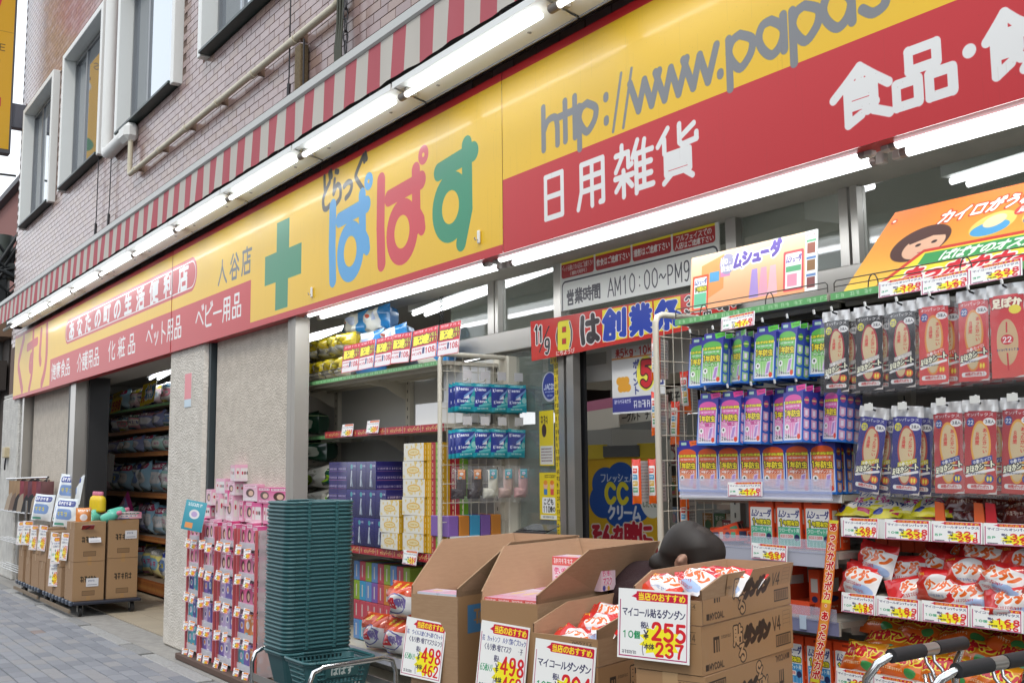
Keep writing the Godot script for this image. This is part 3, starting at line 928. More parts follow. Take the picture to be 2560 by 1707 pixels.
	v = art("bag dandan red", 150, 110, C("#cf2a26"), true)
	v.fade(0, 0, 150, 110, C("#c81e24"), C("#dc4a2c"))
	v.disc(90, 60, 44, 40, C("#dedad8"))
	v.text("ダンダン", 50, 40, 22, 34, C("#e2641e"), 0.1, 3, C("#e8e6e2"))
	v.scrawl(56, 84, 60, 8, C("#7c88b0"), 6)
	v.scrawl(8, 20, 36, 9, C("#f0d040"), 3)
	v = art("bag orange", 150, 110, C("#dd7a1c"), true)
	v.fade(0, 0, 150, 110, C("#e29a20"), C("#d4581c"))
	v.text("ほかほかマン", 10, 20, 22, 46, C("#c8202a"), 0.12, 3.5, C("#f0e04a"))
	v.disc(112, 88, 18, 14, C("#3c8c4c"))
	v.scrawl(14, 80, 76, 9, C("#f0e8c8"), 5)
	v = art("bag yellow", 150, 100, C("#d8cc28"), true)
	v.rrect(20, 16, 110, 56, 20, C("#e0dcd4"))
	v.text("オンパックス", 26, 40, 17, 22, C("#30408c"), 0.08)
	v.text("はる", 30, 18, 24, 24, C("#d0408c"), 0.09)
	v.disc(24, 76, 14, 12, C("#3848a0"))
	v.rect(100, 78, 40, 12, C("#c8305c"))
	v = art("bag sock warmer", 120, 80, C("#6e2420"), true)
	v.fade(0, 0, 120, 80, C("#a8401e"), C("#4c1a1c"))
	v.scrawl(12, 20, 90, 16, C("#d89a60"), 3)
	v.scrawl(20, 50, 70, 9, C("#d0c0b0"), 6)
	# orange refill packs on the wire mesh
	v = art("refill", 90, 240, C("#d8501e"), true)
	v.fade(0, 0, 90, 240, C("#c8301c"), C("#e0661e"))
	v.rrect(14, 36, 62, 160, 8, C("#d8d8d6"))
	for k in 4:
		v.rrect(22, 50 + k * 34, 46, 26, 4, C(["#cc3c2c", "#4a90b8", "#c8a030", "#5a9468"][k]))
		v.scrawl(26, 56 + k * 34, 38, 12, C("#eeeeee"), k + 3)
	v = art("refill back", 90, 240, C("#b8b4b0"), true)
	for k in 12:
		v.scrawl(10, 14 + k * 18, 70, 9, C("#8c5c58" if k % 3 == 0 else "#6c6c74"), k + 2)
	# pocket tissues
	v = art("pocket tissue", 104, 130, C("#1d93a4"), true)
	v.rect(0, 16, 104, 92, C("#2d3a88"))
	v.poly(PackedVector2Array([Vector2(104, 16), Vector2(104, 108), Vector2(36, 108), Vector2(74, 64)]), C("#2aa4b0"))
	v.disc(90, 74, 14, 14, C("#8cc8c8"))
	v.seg(Vector2(48, 62), Vector2(104, 24), 5, C("#6e96cc"))
	v.seg(Vector2(30, 104), Vector2(104, 92), 4, C("#69c0c8"))
	v.text("Kleenex", 8, 22, 8.5, 17, C("#e8ecf2"), 0.1)
	v.text("Kleenex", 12, 76, 8.5, 17, C("#e8ecf2"), 0.1)
	v.poly(PackedVector2Array([Vector2(40, 72), Vector2(66, 54), Vector2(70, 72)]), C("#d4d8e4"))
	v.scrawl(20, 112, 64, 8, C("#c8e8e8"), 5)
	v.scrawl(20, 4, 64, 7, C("#bfe0e0"), 2)
	# tissue boxes
	v = art("tissue gold", 150, 84, C("#dcd8cc"))
	for k in 26:
		v.disc(rng.randf() * 150, rng.randf() * 84, 5, 7, C("#d8b860").lerp(C("#dcd8cc"), rng.randf() * 0.5))
	v.disc(75, 42, 44, 17, C("#d8a83c"))
	v.disc(75, 42, 38, 12, C("#e0d2a4"))
	v.scrawl(48, 38, 54, 9, C("#c89838"), 7)
	v = art("tissue ends", 90, 84, C("#d09a24"))
	v.rect(0, 0, 32, 84, C("#d0a024"))
	v.rect(32, 0, 30, 84, C("#a82030"))
	v.rect(62, 0, 28, 84, C("#6ca028"))
	for k in 3:
		for j in 3:
			v.rect(10 + k * 30, 10 + j * 26, 3, 18, C("#e0d0a0"))
	v = art("navy box", 84, 100, C("#28265c"), true)
	v.fade(0, 0, 84, 100, C("#34327c"), C("#1e1c4a"))
	v.disc(42, 18, 10, 9, C("#4c9ca8"))
	v.seg(Vector2(42, 36), Vector2(36, 86), 5, C("#b8c0c8"))
	v.seg(Vector2(42, 60), Vector2(50, 88), 4, C("#8a98a8"))
	v.scrawl(54, 12, 22, 8, C("#c8ccd8"), 3)
	v = art("navy side", 110, 100, C("#2c2a6c"), true)
	for k in 3:
		v.scrawl(6, 22 + k * 32, 96, 8, C("#b8a8c8"), k + 3)
		v.rect(4, 34 + k * 32, 100, 2, C("#8c4c78"))
	for k in 6:
		v.rect(0, 17 * k, 110, 1, C("#5c5a94"))
	v = art("silver pack", 120, 110, C("#b8b6ae"), true)
	v.seg(Vector2(60, 20), Vector2(72, 50), 7, C("#5c8c30"))
	v.seg(Vector2(72, 50), Vector2(62, 88), 6, C("#86a838"))
	for k in 4:
		v.scrawl(82, 24 + k * 16, 16, 11, C("#8a887c"), k + 2)
	v = art("green pack", 120, 110, C("#10402c"), true)
	v.disc(60, 60, 16, 15, C("#7c9c2c"))
	v.rect(0, 22, 120, 4, C("#98a87c"))
	v.rrect(86, 40, 22, 44, 6, C("#b4b8a8"))
	v = art("roll pack", 150, 110, C("#d8d8d2"), true)
	v.rect(130, 0, 20, 110, C("#2c80c0"))
	v.disc(24, 52, 22, 36, C("#58a8d4"))
	v.disc(82, 44, 15, 15, C("#c8d8e0"))
	v.disc(82, 44, 9, 9, C("#d0604c"))
	v.rrect(100, 30, 22, 34, 3, C("#a8b4d4"))
	v.text("ダブル", 10, 42, 11, 16, C("#dce8f0"), 0.07)
	v = art("yellow pack", 110, 120, C("#b8a418"), true)
	v.fade(0, 0, 110, 70, C("#c8b41c"), C("#a08a14"))
	v.fade(0, 70, 110, 50, C("#b0aca0"), C("#8c887c"))
	v.disc(40, 34, 26, 22, C("#d2c440"))
	for k in 9:
		v.seg(Vector2(rng.randf() * 110, 10 + rng.randf() * 20), Vector2(rng.randf() * 110, 70 + rng.randf() * 48), 1.6, C("#d8d4c0").lerp(C("#6c5c10"), rng.randf()))
	v = art("cho pack", 130, 110, C("#d8d8d8"), true)
	v.rect(0, 0, 130, 22, C("#d04a22"))
	v.poly(PackedVector2Array([Vector2(0, 22), Vector2(130, 22), Vector2(130, 44), Vector2(80, 30), Vector2(0, 50)]), C("#d04a22"))
	v.disc(65, 60, 38, 30, C("#4c4c94"), 0.9)
	v.text("超", 34, 42, 30, 34, C("#c4242c"), 0.09)
	v.text("吸収", 64, 44, 20, 28, C("#7c6ca8"), 0.08)
	v.text("お徳用", 36, 4, 18, 15, C("#ead83c"), 0.08)
	v.rect(0, 92, 28, 18, C("#34409c"))
	v.disc(118, 98, 12, 10, C("#d8542c"))
	# hair colour and cosmetic boxes on the towers
	var hc := [["#d0608c", "#e0a0b8"], ["#d4508c", "#e4c0c8"], ["#e0a4bc", "#dcd0d4"], ["#c83c74", "#d88cac"]]
	for k in 4:
		v = art("hair front %d" % k, 60, 90, C(hc[k][1]))
		v.fade(0, 0, 60, 90, C(hc[k][0]), C(hc[k][1]))
		v.disc(30, 46, 17, 22, C("#4a2c28"))
		v.disc(33, 48, 10, 14, C("#dcb49c"))
		v.rect(6, 6, 48, 12, C("#e8d8dc"))
		v.scrawl(9, 8, 42, 7, C("#a8245c"), k + 3)
		v.scrawl(8, 74, 44, 7, C("#eeeeee"), k + 5)
		v = art("hair side %d" % k, 84, 60, C(hc[k][1]))
		v.fade(0, 0, 84, 60, C(hc[k][0]), C(hc[k][1]))
		v.rect(8, 12, 18, 38, C("#d8d4cc"))
		v.disc(17, 28, 5, 6, C("#b43048"))
		v.rect(32, 12, 46, 38, C("#dad6d4"))
		for j in 3:
			v.disc(42 + j * 13, 30, 5, 6, C(["#b83c50", "#7c3c3c", "#3c2c3c"][j]))
	var cs := ["#3f9cb0", "#7058a8", "#b8a4cc", "#d87c34", "#3c3c8c", "#d8d4d8"]
	for k in 6:
		v = art("cosmetic %d" % k, 50, 76, C(cs[k]))
		v.fade(0, 0, 50, 76, C(cs[k]).lightened(0.15), C(cs[k]).darkened(0.1))
		v.disc(25, 34, 12, 12, C("#e0dcdc"))
		v.disc(25, 34, 7, 7, C(cs[(k + 2) % 6]))
		v.scrawl(6, 6, 38, 9, C("#eeeeee"), k + 1)
		v.rect(8, 56, 18, 14, C(cs[(k + 3) % 6]).lightened(0.2))
	# diaper and pad packs
	var dc := [["#d8a0b4", "#d8d8dc"], ["#5ca4cc", "#dcd8d8"], ["#c8d4dc", "#4c74b8"], ["#e0d040", "#5c9cc8"], ["#c8486c", "#dcd0c8"], ["#3c4ca0", "#c8c8d8"], ["#d6d6d2", "#b04858"], ["#64a894", "#dcdcd4"]]
	for k in 8:
		v = art("diaper %d" % k, 90, 120, C(dc[k][0]), true)
		v.fade(0, 0, 90, 120, C(dc[k][0]).lightened(0.3), C(dc[k][0]).lightened(0.6))
		v.rrect(10, 46, 66, 44, 14, C(dc[k][1]).lightened(0.3))
		v.scrawl(18, 58, 50, 18, C(dc[(k + 1) % 8][0]), k + 7)
		v.rrect(8, 10, 74, 26, 8, C(dc[(k + 3) % 8][0]).darkened(0.15))
		v.scrawl(14, 15, 62, 15, C("#eeeeee"), k + 2)
		v.rect(8, 104, 40, 10, C(dc[(k + 5) % 8][0]))
	v = art("omutsu", 130, 70, C("#d8bc28"), true)
	v.text("オムツ", 36, 10, 28, 44, C("#4c88b4"), 0.12, 4, C("#e4e4e0"))
	v.scrawl(6, 40, 30, 20, C("#c02c2c"), 3)
	v = art("pop yellow", 90, 80, C("#d8b828"))
	v.text("598", 8, 36, 26, 36, C("#b82028"), 0.11)
	v.scrawl(8, 10, 70, 14, C("#303c50"), 4)
	# masks
	v = art("mask blue", 120, 64, C("#c4ccd8"))
	v.rect(0, 22, 120, 42, C("#94b4d8"))
	v.disc(18, 36, 16, 17, C("#cc4c54"))
	v.scrawl(40, 8, 74, 10, C("#38405c"), 5)
	v.scrawl(40, 28, 70, 12, C("#3c6cb0"), 7)
	v = art("mask pink", 120, 110, C("#e0c4cc"))
	v.rect(0, 0, 120, 30, C("#d8605c"))
	v.scrawl(8, 6, 104, 18, C("#e8d8d8"), 4)
	v.text("使い捨て", 10, 36, 20, 26, C("#d8688c"), 0.07, 2, C("#eeeeee"))
	v.text("マスク", 14, 64, 26, 30, C("#d8688c"), 0.09, 2.5, C("#eeeeee"))
	v.disc(22, 100, 12, 9, C("#4c4c94"))
	v.disc(60, 102, 10, 8, C("#d8a03c"))
	v = art("mask top", 120, 110, C("#c8b4c4"))
	v.fade(0, 0, 120, 110, C("#d0c4d0"), C("#c894ac"))
	v.disc(60, 50, 26, 18, C("#d4b878"))
	v.scrawl(12, 80, 90, 14, C("#c86c8c"), 6)
	# cardboard prints
	var cb := C("#9d7b58")
	v = art("carton dandan", 400, 94, cb)
	v.text("貼", 128, 14, 38, 42, C("#b08c66"), 0.075, 3, C("#332a24"))
	v.text("る", 146, 52, 34, 38, C("#b08c66"), 0.08, 3, C("#332a24"))
	for k in 4:
		v.text("ダンダン"[k], 172 + k * 28, 22 - k * 1, 32, 38, C("#2c2622"), 0.12, 2, C("#2c2622"), 0.12)
	v.text("V4", 302, 14, 20, 34, C("#332a24"), 0.07)
	for k in 4:
		v.rect(352, 8 + k * 9, 34, 1, C("#6a5440"))
	v.rect(352, 8, 1, 34, C("#6a5440"))
	v.rect(386, 8, 1, 34, C("#6a5440"))
	v.rect(316, 56, 72, 26, C("#332a24"))
	v.rect(319, 59, 66, 20, cb)
	for k in 20:
		v.rect(322 + k * 3, 60, 1 + (k * 7 % 3) * 0.5, 18, C("#332a24"))
	v.text("MYCOAL", 28, 74, 10, 14, C("#332a24"), 0.09)
	v.rect(14, 75, 12, 12, C("#332a24"))
	v.rect(46, 26, 24, 30, C("#332a24"))
	v.rect(52, 32, 5, 24, cb)
	v.rect(62, 32, 4, 24, cb)
	v.scrawl(78, 26, 40, 7, C("#5a4836"), 3)
	v = art("carton end", 150, 94, cb)
	v.rect(20, 26, 24, 32, C("#332a24"))
	v.rect(50, 26, 24, 32, C("#332a24"))
	v.disc(32, 36, 6, 6, cb)
	v.rect(56, 34, 4, 20, cb)
	v.rect(64, 34, 4, 20, cb)
	v.rect(88, 12, 50, 1, C("#4c3c2e"))
	v.rect(88, 34, 50, 1, C("#4c3c2e"))
	v.text("002714", 92, 15, 7.5, 16, C("#3c3026"), 0.06)
	v = art("carton mask", 150, 220, cb)
	v.text("入数36個", 26, 170, 22, 30, C("#7c4038"), 0.07)
	v.text("使捨", 40, 40, 40, 50, C("#4a7ca8"), 0.03)
	v.rect(20, 196, 60, 3, C("#7c6044"))
	v = art("carton mask blue", 150, 220, cb)
	v.rect(12, 12, 120, 34, C("#4a7ca8"))
	v.scrawl(20, 18, 96, 18, C("#9d7b58"), 4)
	v.rrect(34, 80, 84, 100, 14, C("#4a7ca8"))
	v.rrect(42, 88, 68, 84, 10, cb)
	v.text("花", 46, 96, 56, 66, C("#4a7ca8"), 0.03)
	v.text("使", 50, 100, 50, 60, C("#4a7ca8"), 0.05)
	for q in ["carton kabi", "carton wash"]:
		v = art(q, 150, 150, cb.lightened(0.04))
		v.scrawl(36, 56, 80, 22, C("#30281f"), 3 if q == "carton kabi" else 8)
		v.scrawl(37, 57, 80, 22, C("#30281f"), 3 if q == "carton kabi" else 8)
		v.rect(46, 112, 60, 18, C("#4c3c2c"))
		v.rect(48, 114, 56, 14, cb)
		for k in 18:
			v.rect(50 + k * 3, 115, 1, 12, C("#4c3c2c"))
		v.rect(68, 132, 18, 18, C("#a98356"))
		v.rect(68, 0, 18, 14, C("#a98356"))
	v = art("paper note", 64, 40, C("#d8d8dc"))
	v.scrawl(10, 8, 34, 9, C("#8088a0"), 4)
	v.rect(8, 30, 48, 2, C("#50546c"))
	v = art("hazard", 64, 64, C("#a01c22"))
	v.seg(Vector2(20, 36), Vector2(42, 16), 4, C("#2c1414"))
	v.scrawl(18, 44, 26, 6, C("#2c1414"), 2)
	# shelf strips
	v = art("strip green", 512, 28, C("#69ad6c"))
	for k in 14:
		v.scrawl(14 + k * 36, 6, 24, 16, C("#a9d2a4"), k + 2)
	v = art("strip tissue", 512, 34, C("#a82432"))
	for k in 4:
		v.text("ティッシュペーパー", 10 + k * 128, 6, 13, 22, C("#dcc878"), 0.08)
		v.rect(k * 128, 0, 2, 34, C("#d8b0b0"))
	v = art("strip orange", 512, 34, C("#a05c34"))
	for k in 16:
		v.rect(4 + k * 32, 5, 26, 24, C("#bb7a42"))
		v.scrawl(6 + k * 32, 8, 20, 9, C("#6c3420"), k + 2)
		v.rect(8 + k * 32, 20, 18, 5, C("#c89858"))
	v = art("strip yellow", 40, 512, C("#d2b824"))
	for k in 26:
		v.scrawl(4, 6 + k * 19, 16, 13, C("#4a3c14"), k + 1)
		v.scrawl(21, 5 + k * 19, 15, 12, C("#5a4a18"), k * 3 + 2)
	v = art("strip poka", 52, 620, C("#d0662c"), true)
	for k in 17:
		v.rect(6, 6 + k * 36, 40, 34, C("#d8903c"))
		v.text("あったかポカポカ・あったかポカポカ"[k], 8, 8 + k * 36, 36, 32, C("#c01c24"), 0.085, 2.6, C("#ecdccc"))
	for k in 3:
		v.rect(4, 290 * k, 44, 12, C("#ddd03a"))
	v = art("haitatsu", 130, 170, C("#c0182c"))
	v.text("当店でお買上げ頂いた商品", 8, 6, 9.5, 13, C("#e8dce0"), 0.05)
	v.text("配達", 8, 32, 40, 54, C("#ead83a"), 0.09, 4, C("#2c1c20"))
	v.text("いたし", 88, 30, 13, 24, C("#ead83a"), 0.08, 2.5, C("#2c1c20"))
	v.text("ます！", 88, 58, 13, 24, C("#ead83a"), 0.08, 2.5, C("#2c1c20"))
	v.rect(4, 96, 122, 70, C("#ddd8da"))
	v.scrawl(8, 104, 46, 11, C("#b02438"), 3)
	v.text("いくつでも", 6, 124, 10, 18, C("#b02438"), 0.08)
	v.rect(58, 104, 11, 34, C("#283468"))
	v.text("108", 70, 106, 17, 34, C("#b8182c"), 0.1)
	v.text("円", 114, 126, 11, 13, C("#b8182c"), 0.06)
	# notices in the entrance
	v = art("jacds", 80, 104, C("#5c6660"))
	v.disc(40, 50, 39, 49, C("#a9aab4"))
	v.disc(40, 48, 34, 43, C("#20307c"))
	v.text("JACDS", 10, 40, 12, 20, C("#d0d4dc"), 0.08)
	v.scrawl(16, 64, 48, 5, C("#a8b0c8"), 4)
	v.scrawl(26, 76, 28, 6, C("#a8b0c8"), 5)
	v = art("kodomo", 110, 160, C("#d8c022"))
	v.text("地域", 8, 8, 12, 14, C("#4c3c1c"), 0.05)
	v.scrawl(34, 8, 66, 11, C("#4c3c1c"), 5)
	v.disc(38, 44, 13, 14, C("#dca888"))
	v.disc(78, 44, 13, 14, C("#dca888"))
	v.disc(38, 34, 12, 8, C("#d88830"))
	v.disc(78, 34, 12, 8, C("#d8782c"))
	v.rect(28, 56, 20, 20, C("#3c78b0"))
	v.rect(68, 56, 20, 20, C("#c85048"))
	v.rrect(16, 84, 80, 54, 6, C("#dcdcda"))
	v.text("こども", 24, 88, 21, 22, C("#30302c"), 0.07)
	v.text("110", 20, 112, 15, 24, C("#30302c"), 0.08)
	v.text("番の", 64, 114, 16, 20, C("#30302c"), 0.06)
	v.rect(6, 144, 98, 14, C("#d8d8d4"))
	v.scrawl(20, 147, 70, 7, C("#40403c"), 5)
	v = art("peeling notice", 100, 150, C("#d8c022"))
	v.rect(6, 96, 88, 50, C("#d0cdc6"))
	v.scrawl(12, 14, 50, 22, C("#3c2c28"), 3)
	v.disc(34, 54, 16, 18, C("#402828"))
	for k in 5:
		v.scrawl(12, 102 + k * 8, 74, 4, C("#705050"), k + 3)
	v = art("points", 150, 130, C("#d8d6d2"))
	v.text("米5kg・10kg", 12, 2, 13, 18, C("#b83430"), 0.08)
	v.rect(0, 20, 150, 3, C("#d88c44"))
	v.text("ポイント", 62, 28, 17, 17, C("#2c3478"), 0.08, 0, Color.BLACK, 0, 0.98, true)
	v.disc(98, 56, 26, 33, C("#e8dc4a"))
	v.text("5", 82, 30, 34, 52, C("#c81f2a"), 0.12, 2.5, C("#3c1418"))
	v.text("倍", 124, 56, 22, 24, C("#2c3478"), 0.08)
	for k in 6:
		v.disc(26 + (k % 3) * 10 - (k / 3) * 4, 80 - (k / 3) * 14, 9, 8, C("#dc9a2c"))
	v.rect(0, 98, 150, 28, C("#3c3c84"))
	v.scrawl(6, 102, 50, 8, C("#c8c8dc"), 4)
	v.text("5", 118, 100, 20, 22, C("#e0d83c"), 0.1, 3, C("#b82c30"))
	v.scrawl(62, 106, 52, 14, C("#d8d8dc"), 6)
	v = art("drawer poster", 80, 80, C("#2c6478"))
	v.poly(PackedVector2Array([Vector2(12, 14), Vector2(38, 10), Vector2(40, 52), Vector2(14, 48)]), C("#9c6420"))
	v.poly(PackedVector2Array([Vector2(38, 10), Vector2(70, 12), Vector2(70, 40), Vector2(40, 52)]), C("#7c5038"))
	v.scrawl(14, 62, 52, 7, C("#a83c4c"), 4)
	# shop interior
	v = art("snack sign", 220, 60, C("#c8c4b8"))
	v.text("プリン", 10, 6, 20, 26, C("#2c2824"), 0.06)
	v.text("スナック菓子", 84, 6, 20, 26, C("#2c2824"), 0.06)
	v.text("ヨーグルト", 8, 36, 15, 20, C("#2c2824"), 0.06)
	v.text("チョコレート", 96, 36, 15, 20, C("#2c2824"), 0.06)
	var pk := ["#b8586c", "#c8b8a4", "#8c9cb8", "#a87848", "#7c3c40", "#c8a0a8", "#5c7c5c", "#c8c4b4"]
	for k in 8:
		v = art("packet %d" % k, 64, 64, C(pk[k]))
		v.disc(32, 36, 20, 16, C(pk[(k + 3) % 8]))
		v.scrawl(8, 8, 48, 12, C("#e0dcd4"), k + 2)
		v.rect(10, 50, 40, 8, C(pk[(k + 5) % 8]))
	# the yellow cosmetics board behind the door
	v = art("cream board", 240, 320, C("#d2a41c"))
	for q in [Vector2(70, 70), Vector2(120, 58), Vector2(160, 78), Vector2(60, 110), Vector2(166, 116), Vector2(110, 130)]:
		v.disc(q.x, q.y, 46, 40, C("#1c4c9c"))
	v.text("フレッシェル", 52, 44, 19, 22, C("#c8d0dc"), 0.06)
	v.text("CC", 66, 66, 40, 50, C("#dccc30"), 0.12)
	v.text("クリーム", 76, 118, 26, 34, C("#d8dce4"), 0.1)
	v.disc(216, 90, 40, 56, C("#d4d4cc"))
	v.text("今日は", 190, 64, 15, 18, C("#58684c"), 0.06)
	v.text("ちゃんとお", 186, 86, 11, 16, C("#58684c"), 0.05)
	v.text("したくない", 186, 106, 11, 16, C("#58684c"), 0.05)
	v.text("そんな", 16, 166, 38, 44, C("#b81c34"), 0.11, 3.5, C("#dcd0c8"))
	v.text("時に", 128, 156, 44, 48, C("#b81c34"), 0.1, 3.5, C("#dcd0c8"))
	v.text("便利", 160, 204, 38, 46, C("#b81c34"), 0.09, 3.5, C("#dcd0c8"))
	v.text("肌を休ませたい", 12, 222, 20, 26, C("#d8dcd0"), 0.06, 3, C("#24508c"))
	v.text("休日の", 50, 248, 24, 26, C("#d8dcd0"), 0.06, 3, C("#24508c"))
	v.disc(96, 330, 84, 56, C("#8cb8c8"))
	v.text("近くのお買い物", 20, 272, 20, 24, C("#d8dcd0"), 0.06, 3, C("#24508c"))
	v.disc(96, 312, 26, 22, C("#7c5430"))
	v.disc(96, 320, 22, 20, C("#dcae90"))
	# big display cards over the right shelves
	v = art("moth poster", 420, 150, C("#dca878"))
	v.fade(0, 0, 420, 150, C("#e2c09a"), C("#d89a6c"))
	v.poly(PackedVector2Array([Vector2(40, 30), Vector2(120, 10), Vector2(120, 100), Vector2(40, 130)]), C("#d08c4c"))
	v.rect(70, 52, 34, 26, C("#4c90b8"))
	v.rect(108, 44, 34, 26, C("#c078a0"))
	v.disc(132, 38, 27, 27, C("#8c88a0"))
	v.text("No.1", 108, 18, 13, 24, C("#e4e4ea"), 0.08)
	v.text("防虫剤", 110, 42, 15, 16, C("#e4e4ea"), 0.06)
	for k in 5:
		v.text("ムシューダ"[k], 152 + k * 31, 16 - k * 3, 34, 40, C("#5c4a94"), 0.12, 4, C("#e2dee0"))
	for k in 3:
		v.poly(PackedVector2Array([Vector2(216 + k * 30, 66), Vector2(234 + k * 30, 66), Vector2(240 + k * 30, 140), Vector2(208 + k * 30, 140)]), C(["#9c84bc", "#d094a4", "#d8a8ac"][k]))
	v.rrect(318, 40, 62, 100, 5, C("#cc4c50"))
	v.rrect(324, 46, 50, 88, 4, C("#e0d8d4"))
	v.text("ムシューダ", 326, 52, 9.4, 18, C("#4c3c8c"), 0.09)
	v.rect(326, 78, 46, 14, C("#5ca070"))
	v.rect(330, 98, 30, 30, C("#d88ca0"))
	v.rect(384, 0, 36, 150, C("#dcdcd8"))
	for k in 3:
		v.rect(388, 22 + k * 42, 28, 6, C("#5ca070" if k == 0 else "#5878a8"))
		v.rect(390, 30 + k * 42, 24, 26, C(["#8c5444", "#84603c", "#7c4440"][k]))
	v.scrawl(388, 6, 28, 7, C("#b85860"), 4)
	v.rrect(8, 54, 58, 92, 4, C("#d4481e"))
	v.rrect(14, 60, 46, 82, 3, C("#e2e2e0"))
	v.text("ムシューダ", 15, 64, 8.8, 16, C("#2c3478"), 0.09)
	v.text("1年間有効", 16, 84, 8.6, 14, C("#d8c828"), 0.08, 1.6, C("#20342c"))
	v.rect(15, 102, 44, 38, C("#66b48c"))
	# wide kairo display card
	v = art("kairo poster", 560, 220, C("#e0962c"))
	v.fade(0, 0, 560, 220, C("#dc6a1c"), C("#e6c24c"))
	for k in 14:
		v.text("カイロがうれしい季節です"[k % 12] if k < 12 else "・", 128 + k * 32 if k < 12 else 0, 30 - k * 1.5, 30, 34, C("#ece6dc"), 0.085, 3, C("#b8401c"))
	v.disc(120, 108, 62, 46, C("#4c2a20"))
	v.disc(132, 116, 44, 34, C("#dcac8c"))
	v.poly(PackedVector2Array([Vector2(80, 92), Vector2(130, 70), Vector2(178, 98), Vector2(140, 92), Vector2(96, 106)]), C("#4c2a20"))
	v.disc(118, 112, 6, 4, C("#38201c"))
	v.disc(152, 110, 6, 4, C("#38201c"))
	v.seg(Vector2(130, 134), Vector2(142, 134), 1.5, C("#b8605c"))
	for k in 3:
		v.disc(262 + k * 100, 94 - k * 6, 44, 30, C("#e4c060"))
		v.disc(262 + k * 100, 104 - k * 6, 38, 18, C(["#4c98c4", "#4c4c9c", "#4c4c9c"][k]))
		v.disc(262 + k * 100, 86 - k * 6, 22, 16, C(["#e4c8a0", "#d8d4d0", "#d8d4d0"][k]))
		v.disc(306 + k * 100, 70 - k * 6, 14, 13, C("#cc4038"))
		v.text("肩体足"[k], 298 + k * 100, 62 - k * 6, 16, 16, C("#ecdcd0"), 0.06)
	v.poly(PackedVector2Array([Vector2(70, 220), Vector2(140, 128), Vector2(470, 128), Vector2(480, 220)]), C("#c8382a"))
	v.poly(PackedVector2Array([Vector2(84, 220), Vector2(146, 136), Vector2(462, 136), Vector2(470, 220)]), C("#e0d438"))
	v.rect(150, 140, 312, 30, C("#3c9450"))
	v.text("ぱぱすのオススメ！", 190, 143, 28, 25, C("#e8ece0"), 0.09, 0, Color.BLACK, 0.12)
	for k in 7:
		v.text("あったかカイロ"[k], 128 + k * 46, 174, 46, 44, C("#c8202c"), 0.11, 4, C("#e8dcd8"), 0.12)


# the long signboard, painted in metres: x along the facade, y up
class SignCv:
	var cv: Cv
	var x0 := 0.0
	var s := 400.0
	var top := 3.625

	func p(x: float, y: float) -> Vector2:
		return Vector2((x - x0) * s, (top - y) * s)

	func rect(xa: float, xb: float, ya: float, yb: float, c: Color) -> void:
		cv.rect((xa - x0) * s, (top - yb) * s, (xb - xa) * s, (yb - ya) * s, c)

	func stroke(q: Array, r: float, c: Color) -> void:
		var o := PackedVector2Array()
		for k in range(0, q.size(), 2):
			o.append(p(q[k], q[k + 1]))
		cv.line(o, r * s, c)

	func ring(x: float, y: float, rx: float, ry: float, r: float, c: Color) -> void:
		var o := PackedVector2Array()
		for k in 41:
			var a := TAU * k / 40
			o.append(p(x + cos(a) * rx, y + sin(a) * ry))
		cv.line(o, r * s, c)

	func word(t: String, xa: float, xb: float, ytop: float, ybot: float, c: Color, st: float) -> void:
		var n := t.length()
		var w := (xb - xa) / n
		var h := ytop - ybot
		cv.text(t, (xa - x0 - w * 0.04) * s, (top - ytop - h * 0.04) * s, w * s * 1.0, h * 1.08 * s, c, st, 0, Color.BLACK, 0, 1.0)

	func one(t: String, xa: float, xb: float, ytop: float, ybot: float, c: Color, r: float) -> void:
		var w := (xb - xa) * 1.12
		var h := (ytop - ybot) * 1.12
		var q := (xa - (xb - xa) * 0.06 - x0) * s
		for g in cv.host.glyph(t):
			var o := PackedVector2Array()
			for v in g:
				o.append(Vector2(q + v.x * w * s, (top - ytop - h * 0.055) * s + v.y * h * s))
			cv.line(o, r * s, c)


